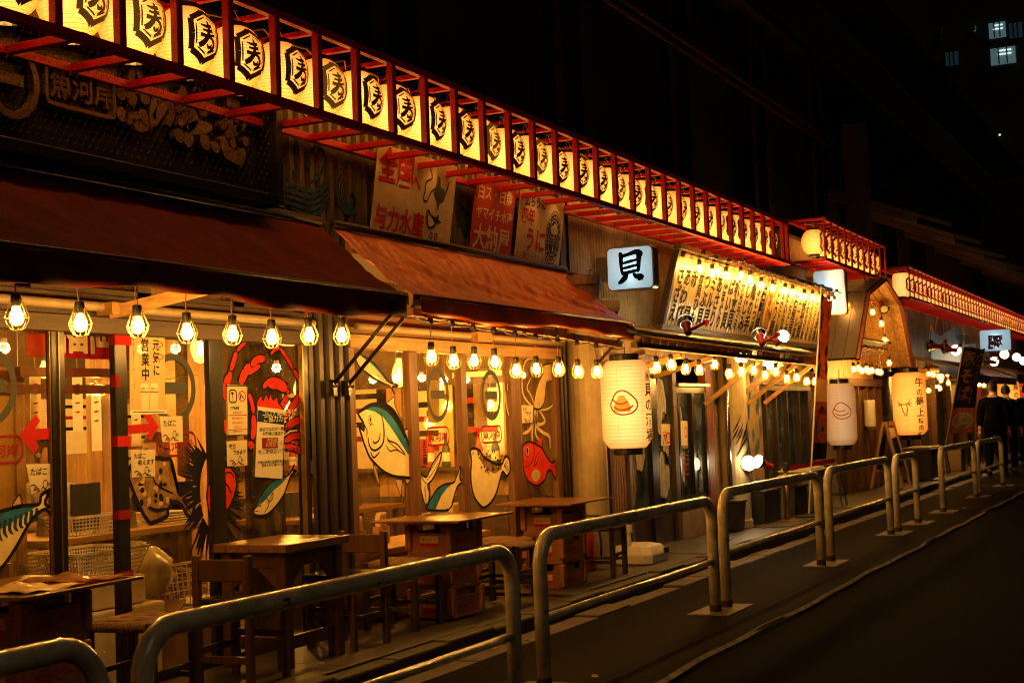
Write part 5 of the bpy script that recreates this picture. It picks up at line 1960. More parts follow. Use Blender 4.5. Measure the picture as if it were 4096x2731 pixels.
for k in range(6):
    a = [(6.067,1.044),(6.138,1.087),(6.142,0.961)]
    A.stroke([a[0], (a[1][0] + (a[2][0] - a[1][0]) * k / 5, a[1][1] + (a[2][1] - a[1][1]) * k / 5)], .008, 'line', 'ink', .0016)
A.build(t)

DU = 4.880
c = [(6.324,1.063)][0]
t = thing('urchin_painting', 'black spiny sea urchin cut open, painted across the dark door post', 'painting', (c[0], DU, c[1] - .3))
random.seed(4)
for side, d_ in ((-1, DG), (1, DG)):
    A = Art(wall_frame(d_), 0)
    for k in range(86):
        a = random.uniform(.5 * PI, 1.5 * PI) if side < 0 else random.uniform(-.5 * PI, .5 * PI)
        r0x, r0z = .13, .24
        L = random.uniform(1.25, 1.72)
        p0 = (c[0] + r0x * .8 * math.cos(a), c[1] + r0z * .85 * math.sin(a))
        p1 = (c[0] + r0x * L * 1.32 * math.cos(a + .1), c[1] + r0z * L * math.sin(a + .05) - .02)
        if (p0[0] - c[0]) * side < .035:
            continue
        A.stroke([p0, ((p0[0] + p1[0]) / 2, (p0[1] + p1[1]) / 2), p1], [.028, .018, .003], 'spine', 'ink', .0004 + .000002 * k)
    A.build(t)
A = Art(wall_frame(DG), 0)
for pts in ([(6.324,1.146),(6.286,1.108),(6.268,1.049),(6.281,0.975),(6.317,0.908)], [(6.441,1.202),(6.494,1.2),(6.541,1.157),(6.552,1.094),(6.527,1.026),(6.484,0.973),(6.429,0.918)]):
    A.poly(pts, 'shell_edge', 'ink', .0012)
for pts in ([(6.324,1.137),(6.293,1.096),(6.281,1.048),(6.29,0.98),(6.315,0.93)], [(6.441,1.19),(6.488,1.188),(6.527,1.151),(6.538,1.094),(6.512,1.033),(6.476,0.986),(6.43,0.946)]):
    A.poly(pts, 'flesh', 'fish_red', .0016)
A.stroke([(6.437,1.112),(6.468,1.086),(6.492,1.047)], .012, 'line', 'ink', .002)
A.stroke([(6.443,1.162),(6.492,1.165),(6.521,1.133)], .010, 'line', 'ink', .002)
A.build(t)

t = thing('crab_painting', 'red spotted crab with raised claws painted on the pane before the brown pier', 'painting', (6.85, DG, 1.2))
A = Art(wall_frame(DG), 0)
segs = [([(6.467,1.641),(6.498,1.684),(6.518,1.729)], .040), ([(6.522,1.738),(6.55,1.793),(6.575,1.839)], .034), ([(6.582,1.848),(6.621,1.877),(6.671,1.906)], .022),
        ([(6.604,1.662),(6.652,1.727),(6.706,1.769)], .055), ([(6.714,1.774),(6.777,1.805),(6.848,1.811)], .042), ([(6.682,1.723),(6.736,1.746),(6.795,1.768)], .030),
        ([(6.821,1.643),(6.892,1.682),(6.977,1.687)], .034), ([(6.875,1.663),(6.964,1.667),(7.059,1.634)], .065), ([(7.067,1.631),(7.073,1.601)], .034), ([(7.069,1.594),(7.033,1.558),(6.991,1.518)], .042),
        ([(7.222,1.618),(7.167,1.577),(7.106,1.524),(7.033,1.458)], .044), ([(7.21,1.45),(7.125,1.436),(7.025,1.398)], .044), ([(7.209,1.35),(7.114,1.353),(7.021,1.325)], .040),
        ([(7.202,1.251),(7.128,1.279),(7.019,1.292)], .038), ([(6.485,1.71),(6.46,1.641),(6.461,1.572)], .03), ([(6.456,1.46),(6.45,1.416),(6.471,1.385)], .03), ([(6.683,1.604),(6.712,1.546),(6.72,1.494)], .034),
        ([(6.72,1.482),(6.722,1.411),(6.703,1.347)], .046), ([(6.665,1.323),(6.717,1.302)], .05), ([(6.908,1.839),(6.945,1.866),(6.998,1.879)], .020), ([(7.006,1.875),(7.065,1.824),(7.128,1.758)], .026), ([(7.136,1.748),(7.176,1.71),(7.199,1.677)], .03)]
for k, (pts, w) in enumerate(segs):
    A.stroke(pts, w + .016, 'outline#%d' % k, 'ink', .0002 + .00001 * k, taper=False)
    A.stroke(pts, w, 'leg#%d' % k, 'fish_red', .0010 + .00001 * k)
body = [(6.754,1.52),(6.761,1.565),(6.801,1.597),(6.815,1.568),(6.85,1.607),(6.871,1.575),(6.889,1.611),(6.915,1.571),(6.955,1.588),(6.97,1.551),(7.002,1.511)]
A.poly(body, 'carapace', 'fish_red', .0014)
A.outline(body, .010, 'outline', 'ink', .0018)
for k in range(60):
    pts, w = segs[random.randrange(len(segs))]
    p = pts[random.randrange(len(pts))]
    A.disc(p[0] + random.uniform(-.018, .018), p[1] + random.uniform(-.02, .02), .0035, .0045, 'speck', 'ink', .0022, 6)
A.build(t)

t, A = decal('fish_painting', 'small blue backed mackerel painted under the dark headed notice', 'painting',
             [(6.699,0.918),(6.722,0.969),(6.779,1.029),(6.869,1.089),(6.971,1.11),(7.063,1.13),(7.114,1.186),(7.096,1.148),(7.135,1.148),(7.076,1.121),(7.042,1.073),(6.988,1.003),(6.895,0.938),(6.806,0.905)], 'fish_cream', .008)
A.poly([(6.711,0.944),(6.722,0.969),(6.779,1.029),(6.869,1.089),(6.971,1.11),(7.063,1.13),(6.992,1.082),(6.9,1.041),(6.81,0.989)], 'blue_back', 'fish_blue', .0006)
q = [(6.758,0.967)][0]
A.disc(*q, .014, .014, 'eye', 'ink', .0016, 12)
A.disc(*q, .009, .009, 'eye_white', 'fish_cream', .002, 12)
A.disc(*q, .005, .005, 'pupil', 'ink', .0024, 10)
for pts in ([(6.811,1.011),(6.844,0.98),(6.835,0.948),(6.79,0.916)], [(6.842,0.977),(6.888,1.029),(6.881,0.991),(6.844,0.975)], [(6.708,0.935),(6.742,0.932)]):
    A.stroke(pts, .006, 'line', 'ink', .0016)
A.build(t)


# ring logos and red stamps on the panes
def ring_logo(cx, cz, r, label, ratio=1.0, bar=(.62, .14), bx=0.0):
    t_ = thing('ring_logo', label, 'logo', (cx, DG, cz - r))
    A_ = Art(wall_frame(DG), .0)
    A_.disc(cx, cz, r * ratio, r, 'ring', 'grey_decal', 0, 40, .80)
    pts_ = rounded(cx + bx - r * ratio * bar[0], cx + bx + r * ratio * bar[0], cz - r * bar[1], cz + r * bar[1], r * bar[1] * .6)
    A_.poly(pts_, 'bar', 'grey_decal')
    A_.build(t_)


a, b = [(4.724,1.826),(4.716,1.451)]
ring_logo(a[0], (a[1] + b[1]) / 2, (a[1] - b[1]) / 2, 'grey ring logo with a bar on the far left pane', 1.0, (.66, .16))
a, b = [(6.02,1.821),(6.006,1.449)]
ring_logo(a[0], (a[1] + b[1]) / 2, (a[1] - b[1]) / 2, 'grey ring logo half hidden behind the beer poster', 1.0, (.60, .17))
a, b, c_ = [(8.919,1.795),(8.891,1.41),(9.084,1.603)]
ring_logo(a[0], (a[1] + b[1]) / 2, (a[1] - b[1]) / 2, 'grey oval ring logo above the red stamp, second pane', abs(c_[0] - a[0]) / ((a[1] - b[1]) / 2), (.62, .16))
a, b, c_ = [(9.765,1.792),(9.733,1.404),(9.93,1.597)]
ring_logo(a[0], (a[1] + b[1]) / 2, (a[1] - b[1]) / 2, 'grey oval ring logo above the pufferfish, third pane', abs(c_[0] - a[0]) / ((a[1] - b[1]) / 2), (.62, .16))


def stamp(x0, x1, z0, z1, label):
    t_ = thing('red_stamp', label, 'logo', ((x0 + x1) / 2, DG, z0))
    A_ = Art(wall_frame(DG), .0)
    A_.stroke(rounded(x0, x1, z0, z1, .045, 4), .013, 'frame', 'dark_red_print', 0, closed=True)
    w = (x1 - x0 - .04) / 3
    for i, ch in enumerate('魚河岸'):
        A_.text(ch, x0 + .02 + i * w, z0 + .03, z1 - z0 - .055, 'lettering', 'dark_red_print', .0002, .018, w / (z1 - z0 - .055))
    A_.build(t_)


for (q, lab) in (([(4.661,1.288),(4.938,1.408)], 'red rounded stamp of three characters on the far left pane'), ([(5.878,1.276),(6.193,1.397)], 'red rounded stamp of three characters above the flatfish'),
                 ([(8.736,1.245),(9.064,1.369)], 'red rounded stamp of three characters right of the tuna'), ([(9.579,1.238),(9.912,1.362)], 'red rounded stamp of three characters above the pufferfish')):
    stamp(q[0][0], q[1][0], (q[0][1]), (q[1][1]), lab)

# notices
DP = 4.940


def sheet(name, label, pts, material='note_paper', d=DP):
    t_ = quad_board(name, label, 'notice', pts, d, .0015, material)
    return t_, Art(wall_frame(d), .0006)


def box_of(pts):
    return min(p[0] for p in pts), max(p[0] for p in pts), min(p[1] for p in pts), max(p[1] for p in pts)


def scribble(A_, x0, x1, z0, z1, material='ink'):
    w, h = x1 - x0, z1 - z0
    A_.stroke([(x0 + .1 * w, z0 + .35 * h), (x0 + .2 * w, z0 + .42 * h), (x0 + .32 * w, z0 + .36 * h)], .005, 'drawing', material)
    A_.stroke([(x0 + .2 * w, z0 + .1 * h), (x0 + .3 * w, z0 + .3 * h), (x0 + .42 * w, z0 + .12 * h), (x0 + .3 * w, z0 + .08 * h)], .005, 'drawing', material)
    A_.rect(x0 + .24 * w, x0 + .36 * w, z0 + .14 * h, z0 + .22 * h, 'drawing_red', 'red_print', .0008)
    A_.stroke([(x0 + .45 * w, z0 + .12 * h), (x0 + .55 * w, z0 + .3 * h), (x0 + .62 * w, z0 + .14 * h), (x0 + .8 * w, z0 + .1 * h)], .005, 'drawing', material)
    A_.disc(x0 + .62 * w, z0 + .42 * h, .016, .022, 'drawing', material, .001, 14, .8)
    A_.text('OK', x0 + .66 * w, z0 + .34 * h, .2 * h, 'lettering', material, .001, .01)


for pts, lab, lines in (
        ([(4.956,1.277),(5.141,1.273),(5.145,1.169),(4.987,1.138)], 'handwritten smoking note curling on the far left pane', ('たばこ',)),
        ([(5.901,1.487),(6.084,1.486),(6.082,1.347),(5.917,1.352)], 'handwritten smoking note over the red stamp, right of the red arrow', ('たばこ',)),
        ([(5.671,1.319),(5.858,1.315),(5.853,1.176),(5.675,1.178)], 'handwritten smoking note over the flatfish head', ('たばこ', '吸えます')),
        ([(6.462,1.34),(6.65,1.342),(6.645,1.199),(6.46,1.201)], 'handwritten smoking note above the sea urchin', ('喫煙', 'できます')),
        ([(10.288,1.518),(10.505,1.518),(10.481,1.377),(10.288,1.376)], 'handwritten smoking note left of the squid', ('喫煙', 'できます'))):
    t, A = sheet('notice_sheet', lab, pts)
    x0, x1, z0, z1 = box_of(pts)
    for i, ln in enumerate(lines):
        hh = (z1 - z0) * (.27 if len(lines) == 1 else .22)
        A.text(ln, x0 + .02 + (.03 if i else 0), z1 - hh * 1.05 * (i + 1) - .012, hh, 'lettering', 'ink', .001, .012, min(1.0, (x1 - x0 - .04) / (hh * len(ln))), slant=.08)
    scribble(A, x0, x1, z0, z1 - (z1 - z0) * (.3 if len(lines) == 1 else .45))
    A.build(t)

# beer poster
pts = [(5.681,1.89),(5.956,1.909),(5.941,1.5),(5.671,1.502)]
t, A = sheet('beer_poster', 'tall orange poster with brush lettering and two beer cups', pts, 'fish_pale')
x0, x1, z0, z1 = box_of(pts)
w, h = x1 - x0, z1 - z0
A.vtext('元気に', x0 + .74 * w, z1 - .04 * h, .155 * h, 'lettering', 'ink', bold=.02, sx=.9)
A.vtext('営業中', x0 + .44 * w, z1 - .04 * h, .175 * h, 'lettering', 'ink', bold=.02, sx=.9)
A.vtext('皆さまのご来店を心よりお待ちしております。', x0 + .13 * w, z1 - .05 * h, .030 * h, 'lettering', 'ink', sx=1.2)
for k, cx in enumerate((.40, .66)):
    A.poly([(x0 + (cx - .12) * w, z0 + .06 * h), (x0 + (cx + .10) * w, z0 + .06 * h), (x0 + (cx + .12) * w, z0 + .36 * h), (x0 + (cx - .12) * w, z0 + .36 * h)], 'beer_cup', 'cream_print', .0006)
    A.disc(x0 + cx * w, z0 + .36 * h, .12 * w, .03 * h, 'beer_cup', 'white_paper', .0008, 16)
    A.text('DRY', x0 + (cx - .09) * w, z0 + .31 * h, .035 * h, 'lettering', 'red_print', .0012, .02)
    A.rect(x0 + (cx - .12) * w, x0 + (cx + .11) * w, z0 + .275 * h, z0 + .285 * h, 'lettering', 'ink', .0012)
A.disc(x0 + .84 * w, z1 - .11 * h, .10 * w, .035 * h, 'red_circle', 'red_print', .0008, 16, .75)
A.disc(x0 + .84 * w, z1 - .27 * h, .10 * w, .035 * h, 'red_circle', 'red_print', .0008, 16, .75)
A.rect(x0, x1, z0, z0 + .05 * h, 'footer', 'white_paper', .0006)
A.rect(x0 + .06 * w, x1 - .06 * w, z0 + .02 * h, z0 + .03 * h, 'lettering', 'navy_print', .001)
A.build(t)

# red tape arrows
for pts, lab in (([(4.921,1.411),(5.023,1.508),(5.05,1.476),(5.016,1.441),(5.149,1.44),(5.148,1.39),(5.015,1.388),(5.039,1.353),(5.002,1.323)], 'red tape arrow pointing left on the far left pane'),
                 ([(5.649,1.444),(5.815,1.452),(5.773,1.496),(5.831,1.495),(5.893,1.433),(5.824,1.359),(5.791,1.389),(5.817,1.405),(5.647,1.398)], 'red tape arrow pointing right beside the beer poster')):
    t = quad_board('tape_arrow', lab, 'tape', pts, 4.9405 if lab.endswith('pane') else 4.942, .001, 'red_print')
TZ = [(1.85,1.903),(1.636,1.698),(1.337,1.391),(0.973,1.02),(0.671,0.716)]
TL = ['topmost red tape band on the black door post beside the beer poster', 'short red tape piece on the left edge of the black door post', 'red tape band on the black door post below the right arrow',
      'dark red tape band low on the black door post', 'lowest red tape band on the black door post by the boxes']
for i, (z0, z1) in enumerate(TZ):
    t = thing('red_tape', TL[i], 'tape', (5.59, 4.92, z0))
    xb = (5.67, 5.58, 5.65, 5.639, 5.645)[i]
    MB().bx(5.548, xb, 4.9185, 4.921, z0, z1).build('band', 'red_print' if i in (0, 2) else 'dark_red_print', t)
    MB().bx(5.5465, 5.5505, 4.9185, 4.95, z0, z1).build('side_flap', 'dark_red_print', t)

# printed notices right of the door
pts = [(6.474,1.655),(6.669,1.654),(6.653,1.366),(6.465,1.369)]
t, A = sheet('smoking_room_sign', 'printed yellow smoking room sign with black border beside the crab', pts, 'cream_print')
x0, x1, z0, z1 = box_of(pts)
w, h = x1 - x0, z1 - z0
A.stroke(rounded(x0 + .04 * w, x1 - .04 * w, z0 + .02 * h, z1 - .02 * h, .004, 2), .005, 'border', 'ink', closed=True)
A.stroke(rounded(x0 + .14 * w, x0 + .46 * w, z1 - .34 * h, z1 - .10 * h, .018, 3), .008, 'pictogram', 'ink', closed=True)
A.poly([(x0 + .2 * w, z1 - .14 * h), (x0 + .36 * w, z1 - .14 * h), (x0 + .28 * w, z1 - .21 * h)], 'pictogram', 'ink', .001)
A.stroke([(x0 + .28 * w, z1 - .2 * h), (x0 + .28 * w, z1 - .27 * h)], .005, 'pictogram', 'ink')
A.rect(x0 + .24 * w, x0 + .38 * w, z1 - .305 * h, z1 - .295 * h, 'pictogram', 'ink', .001)
A.disc(x0 + .72 * w, z1 - .22 * h, .17 * w, .11 * h, 'ban_ring', 'red_print', .0012, 22, .82)
A.stroke([(x0 + .60 * w, z1 - .15 * h), (x0 + .84 * w, z1 - .29 * h)], .006, 'ban_ring', 'red_print', .0014, taper=False)
A.stroke([(x0 + .66 * w, z1 - .17 * h), (x0 + .66 * w, z1 - .23 * h), (x0 + .62 * w, z1 - .28 * h)], .008, 'pictogram', 'ink')
A.text('20', x0 + .70 * w, z1 - .24 * h, .06 * h, 'lettering', 'ink', .001, .02)
A.text('喫煙目的室', x0 + .18 * w, z1 - .475 * h, .065 * h, 'lettering', 'ink', .001, .03, .85)
A.text('Smoking room', x0 + .5 * w, z1 - .55 * h, .05 * h, 'lettering', 'ink', .001, center=True)
A.stroke([(x0 + .08 * w, z1 - .59 * h), (x1 - .08 * w, z1 - .59 * h)], .004, 'rule', 'red_print', taper=False)
A.stroke([(x0 + .08 * w, z1 - .87 * h), (x1 - .08 * w, z1 - .87 * h)], .004, 'rule', 'red_print', taper=False)
for i, s_ in enumerate(('喫煙しながら飲食できます', '紙巻きたばこ加熱式たばこ', '喫煙席もあります')):
    A.text(s_, x0 + .5 * w, z1 - (.67 + .085 * i) * h, .048 * h, 'lettering', 'red_print', .001, .01, .62, center=True)
A.text('20歳未満の方は立ち入れません', x0 + .5 * w, z1 - .92 * h, .032 * h, 'lettering', 'ink', .001, .01, .7, center=True)
A.build(t)

pts = [(6.762,1.533),(7.025,1.51),(6.982,1.104),(6.716,1.129)]
t, A = sheet('cooperation_notice', 'long paper notice with dark header and red box over the crab', pts, 'white_paper')
x0, x1, z0, z1 = box_of(pts)
w, h = x1 - x0, z1 - z0
A.poly([(6.76,1.512),(7.021,1.488),(7.013,1.421),(6.75,1.446)], 'header', 'navy_print', .0006)
for s_, q, hh, mt in (('コロナ感染予防', (1003,362), .036, 'white_paper'), ('ご協力カード', (1015,412), .036, 'white_paper')):
    pass
q = [(6.795,1.479),(6.806,1.445),(6.767,1.391),(6.793,1.364),(6.789,1.35),(6.949,1.287),(6.837,1.325),(6.821,1.3),(6.75,1.259),(6.741,1.202),(6.779,1.184)]
A.text('コロナ感染予防', q[0][0], q[0][1], .040, 'lettering', 'white_paper', .0012, .012, 1.25)
A.text('ご協力カード', q[1][0], q[1][1], .040, 'lettering', 'white_paper', .0012, .012, 1.25)
A.text('当店では万が一感染者が出た時に', q[2][0], q[2][1], .024, 'lettering', 'ink', .0012, .012, 1.25)
A.text('お客様に連絡するため、', q[3][0], q[3][1], .024, 'lettering', 'ink', .0012, .012, 1.25)
A.rect(q[4][0], q[5][0], q[5][1], q[4][1], 'red_box', 'dark_red_print', .0008)
A.text('お名前', q[6][0], q[6][1], .028, 'lettering', 'fish_pale', .0014, .012, 1.25)
A.text('お電話番号', q[7][0], q[7][1], .028, 'lettering', 'fish_pale', .0014, .012, 1.25)
A.text('をご提供頂いております。', q[8][0], q[8][1], .030, 'lettering', 'ink', .0012, .012, 1.25)
A.text('皆様の健康と居酒屋文化を守るために、', q[9][0], q[9][1], .019, 'lettering', 'ink', .0012, .012, 1.25)
A.text('是非ともご協力ください。', q[10][0], q[10][1], .019, 'lettering', 'ink', .0012, .012, 1.25)
A.build(t)

# paper charms behind the third pane, posters on the strip by the pillar
for i, (pts, m_, lab) in enumerate((
        ([(9.962,1.699),(10.211,1.711),(10.181,1.349),(9.964,1.354)], 'note_paper', 'long cream paper strip hanging behind the third pane'),
        ([(9.237,1.721),(9.422,1.723),(9.379,1.403),(9.215,1.406)], 'note_paper', 'cream paper strip hanging behind the second pane'))):
    quad_board('paper_strip', lab, 'paper', pts, 5.2, .001, m_)
pts = [(9.485,1.332),(9.52,1.363),(9.55,1.331),(9.512,1.266)]
quad_board('red_diamond', 'small red paper diamond left of the red stamp, third pane', 'paper', [(x, z) for x, z in pts], DP, .001, 'red_print')
pts = [(8.633,1.294),(8.75,1.291),(8.726,1.104),(8.62,1.109)]
t, A = sheet('red_menu_strip', 'narrow red and cream menu strip below the oval ring logo', pts, 'red_board')
A.vtext('元三前', (pts[0][0] + pts[1][0]) / 2, pts[0][1] - .01, .055, 'lettering', 'ink', bold=.02)
A.build(t)
for i, (y0, y1, m_, lab) in enumerate(((1455, 1500, 'cream_print', 'top small printed notice on the strip beside the round pillar'), (1505, 1560, 'white_paper', 'pale notice with oval mark beside the round pillar'),
                                       (1572, 1610, 'red_print', 'red square notice beside the round pillar'), (1612, 1700, 'cream_print', 'long yellow notice beside the round pillar'),
                                       (1712, 1800, 'navy_print', 'dark notice of small pictures beside the round pillar'))):
    xa, xb = 11.63, 11.86
    q = {1455: 1.79, 1500: 1.68, 1505: 1.67, 1560: 1.53, 1572: 1.50, 1610: 1.41, 1612: 1.405, 1700: 1.19, 1712: 1.16, 1800: .94}
    t, A = sheet('notice_sheet', lab, [(xa, q[y1]), (xb, q[y1]), (xb, q[y0]), (xa, q[y0])], m_, 4.936)
    for k in range(4 if i != 4 else 6):
        z = q[y0] - (q[y0] - q[y1]) * (k + .6) / (4.6 if i != 4 else 6.6)
        A.stroke([(xa + .03, z), (xb - .03, z)], .010, 'printed_line', 'ink' if i not in (2, 4) else 'white_paper', taper=False)
    A.build(t)

# shells painted on the shell shop's doors
def shell(label, cx, cz, rx, rz, m_, ribs, tilt=0.0):
    t_ = thing('shell_painting', label, 'painting', (cx, DG, cz - rz))
    A_ = Art(wall_frame(DG), 0)
    n = 26
    ct, st_ = math.cos(tilt), math.sin(tilt)
    def T(a, b):
        return (cx + a * ct - b * st_, cz + a * st_ + b * ct)
    ol = [T(rx * math.cos(k * 2 * PI / n) * (1 + .06 * math.sin(k * 2.7)), rz * math.sin(k * 2 * PI / n) * (1 + .05 * math.sin(k * 1.9))) for k in range(n)]
    A_.poly(ol, 'body', m_)
    A_.outline(ol, .018, 'outline', 'ink', .0016)
    for k in range(ribs):
        q_ = -1 + 2 * (k + .5) / ribs
        A_.stroke([T(q_ * rx * .2, rz * .9), T(q_ * rx * .75, 0), T(q_ * rx * .62, -rz * .72)], [.005, .009, .004], 'rib', 'ink' if k % 2 else 'shell_pale', .001)
    A_.build(t_)


shell('tall brown striped shell painted on the left door below the big lantern', 12.335, .75, .20, .42, 'shell_brown', 9)
shell('narrow orange shell painted at the door edge beside the pillar', 11.949, .95, .10, .36, 'shell_brown', 4, .1)
shell('red streaked shell painted right of the tall brown shell', 12.653, .86, .12, .32, 'shell_brown', 6)
shell('grey oyster painted behind the big lantern foot', 12.87, 1.12, .16, .26, 'shell_pale', 4)
shell('pale ruffled oyster painted on the narrow pane top', 13.52, 1.48, .17, .30, 'shell_pale', 8)
shell('white long shell painted below the ruffled oyster', 13.62, 1.16, .10, .26, 'shell_pale', 3)
shell('round white ringed shell painted low on the narrow pane', 13.52, .80, .19, .24, 'shell_pale', 5)
shell('blue grey long shell painted on the window beside the smoking sign', 14.10, 1.10, .10, .42, 'shell_pale', 4, .05)
pts = [(14.092,1.334),(14.313,1.33),(14.282,1.039),(14.077,1.046)]
t, A = sheet('smoking_room_sign', 'printed smoking room sign on the shell shop window', pts, 'cream_print')
x0, x1, z0, z1 = box_of(pts)
A.outline([(x0 + .01, z0 + .01), (x1 - .01, z0 + .01), (x1 - .01, z1 - .01), (x0 + .01, z1 - .01)], .010, 'border', 'ink')
A.text('喫煙目的室', x0 + .02, z1 - .30, .05, 'lettering', 'ink', .001, .02, .7)
A.disc(x0 + .16, z1 - .12, .04, .06, 'ban_ring', 'red_print', .001, 14, .75)
for k in range(5):
    A.stroke([(x0 + .03, z1 - .36 - .05 * k), (x1 - .03, z1 - .36 - .05 * k)], .012, 'printed_line', 'red_print', taper=False)
A.build(t)
pts = [(13.506,1.31),(13.774,1.305),(13.732,1.089),(13.478,1.094)]
t, A = sheet('notice_sheet', 'tan paper notice with red entrance lettering on the narrow pane', pts, 'note_paper')
x0, x1, z0, z1 = box_of(pts)
A.text('入口', x0 + .04, z1 - .20, .15, 'lettering', 'red_print', .001, .01, .8)
A.text('→', x0 + .06, z0 + .06, .14, 'lettering', 'red_print', .001, .02)
A.build(t)

# ================================================================== pipe barriers along the walkway
YB = 3.13


def barrier(x0, x1, label, dz=0.0):
    t = thing('pipe_barrier', label, 'barrier', ((x0 + x1) / 2, YB, 0), 'cream pipe barriers along the walkway')
    zt, r = .805 + dz, .038
    pts = [(x0, YB, -.02), (x0, YB, zt - .16)]
    for k in range(1, 6):
        a = k * PI / 12
        pts.append((x0 + .16 * (1 - math.cos(a)), YB, zt - .16 + .16 * math.sin(a)))
    pts.append((x0 + .16, YB, zt))
    pts.append((x1 - .16, YB, zt))
    for k in range(1, 6):
        a = k * PI / 12
        pts.append((x1 - .16 + .16 * math.sin(a), YB, zt - .16 * (1 - math.cos(a))))
    pts += [(x1, YB, zt - .16), (x1, YB, -.02)]
    MB().tube(pts, r, 16).build('frame_pipe', 'rail_paint', t, smooth=True)
    MB().tube([(x0 + .02, YB, .385 + dz), (x1 - .02, YB, .385 + dz)], .021, 12).build('middle_bar', 'rail_paint', t, smooth=True)
    for x in (x0, x1):
        MB().lathe([(r + .003, .0), (r + .003, .075), (r + .001, .08)], 16, (x, YB, 0)).build('rusty_foot', 'soil_stain', t)
    # chipped paint: small rusty patches on the pipe
    mb_ = MB()
    rnd = random.Random(int(x0 * 100))
    for k in range(int(16 * (x1 - x0) / 2.8) + 4):
        L_ = rnd.uniform(.008, .045)
        a0 = rnd.uniform(-.2, 2.6)
        da = rnd.uniform(.12, .4)
        rr = r + .0007
        if rnd.random() < .62:
            x = rnd.uniform(x0 + .17, x1 - .22)
            vs_ = [(x + L_ * q * (1 + .3 * math.sin(k + j)), YB - rr * math.sin(a0 + da * j / 3), zt + rr * math.cos(a0 + da * j / 3)) for q in (0, 1) for j in range(4)]
        else:
            px = rnd.choice((x0, x1))
            z = rnd.uniform(.10, zt - .2)
            a1 = rnd.uniform(-2.6, -.4)
            vs_ = [(px + rr * math.cos(a1 + da * j / 3), YB + rr * math.sin(a1 + da * j / 3), z + L_ * q * (1 + .3 * math.sin(k + j))) for q in (0, 1) for j in range(4)]
        mb_.add(vs_, [(j, j + 1, 5 + j, 4 + j) for j in range(3)])
    o_ = mb_.build('paint_chips', 'rust_chip', t)
    o_['kind'] = 'stuff'
    return t


BX = [(.9, 3.42, -.05), (3.62, 6.33, -.045), (6.66, 9.48, -.01), (9.73, 12.47, .02), (12.83, 15.54, .03), (15.91, 17.12, .03), (18.88, 21.78, .02), (22.10, 24.82, .01)]
BLAB = ['cream pipe barrier cut off at the bottom left corner', 'long cream pipe barrier in front of the wooden table', 'cream pipe barrier in front of the bottle crate tables',
        'cream pipe barrier before the shell shop doors', 'cream pipe barrier before the plastic boxes and pillar', 'narrow cream pipe barrier, the shortest of the row',
        'cream pipe barrier right of the narrow one', 'farthest cream pipe barrier beside the walking men']
for (a, b, dz), lab in zip(BX, BLAB):
    barrier(a, b, lab, dz)
for i, (x, y) in enumerate(((6.50, YB), (9.60, YB), (12.65, YB), (15.72, YB), (17.12, YB), (18.88, YB), (21.94, YB), (24.82, YB), (3.52, YB))):
    t = thing('barrier_footing', f'square concrete footing in the asphalt, {["between the second and third barriers", "between the third and fourth barriers", "between the fourth and fifth barriers", "between the fifth and the narrow barrier", "right of the narrow barrier", "left of the barrier after the gap", "between the last two barriers", "at the far end of the last barrier", "at the bottom left corner"][i]}', 'footing', (x, y, 0), 'concrete footings of the barriers')
    MB().bx(x - .29, x + .29, y - .15, y + .15, -.02, .034).build('block', 'concrete', t, bevel=.006)

# ================================================================== tables, chairs, stools, crates on the pavement
ZP = .12


def bars(t, name, lst, material, bevel=.003):
    for a in lst:
        MB().bx(*a).build(name, material, t, bevel=bevel)


# square wooden table
x0, x1, y0, y1, zt = 6.26, 6.88, 4.42, 4.90, .785
t = thing('wooden_table', 'square wooden plank table with braced legs in front of the crab pane', 'table', ((x0 + x1) / 2, (y0 + y1) / 2, ZP))
for k in range(6):
    w = (y1 - y0) / 6
    MB().bx(x0, x1, y0 + k * w, y0 + (k + 1) * w - .003, zt - .045, zt).build('plank', 'table_wood', t, bevel=.003)
legs = [(x0 + .03, y0 + .03), (x1 - .10, y0 + .03), (x0 + .03, y1 - .10), (x1 - .10, y1 - .10)]
for a, b in legs:
    MB().bx(a, a + .07, b, b + .07, ZP, zt - .046).build('leg', 'furniture_wood', t, bevel=.004)
bars(t, 'apron', [(x0 + .10, x1 - .10, y0 + .045, y0 + .075, zt - .13, zt - .047), (x0 + .10, x1 - .10, y1 - .075, y1 - .045, zt - .13, zt - .047),
                  (x0 + .045, x0 + .075, y0 + .10, y1 - .10, zt - .13, zt - .047), (x1 - .075, x1 - .045, y0 + .10, y1 - .10, zt - .13, zt - .047)], 'furniture_wood')
bars(t, 'stretcher', [(x0 + .10, x1 - .10, y0 + .05, y0 + .08, .22, .29), (x0 + .05, x0 + .08, y0 + .10, y1 - .10, .22, .29)], 'furniture_wood')
for (ax, az, bx_, bz, y) in ((x0 + .10, zt - .24, x0 + .22, zt - .13, y0 + .06), (x1 - .10, zt - .24, x1 - .22, zt - .13, y0 + .06)):
    MB().prism([(ax, az), (ax, zt - .131), (bx_, zt - .131)] if ax > bx_ else [(ax, az), (bx_, zt - .131), (ax, zt - .131)], wall_frame(y - .012), .024).build('corner_brace', 'furniture_wood', t)
for (ay, by) in ((y0 + .10, y0 + .22), (y1 - .10, y1 - .22)):
    fr = Frame((x0 + .048, 0, 0), (0, -1, 0), (0, 0, 1))
    MB().prism([(-ay, zt - .24), (-ay, zt - .131), (-by, zt - .131)] if -ay > -by else [(-ay, zt - .24), (-by, zt - .131), (-ay, zt - .131)], fr, .024).build('corner_brace', 'furniture_wood', t)


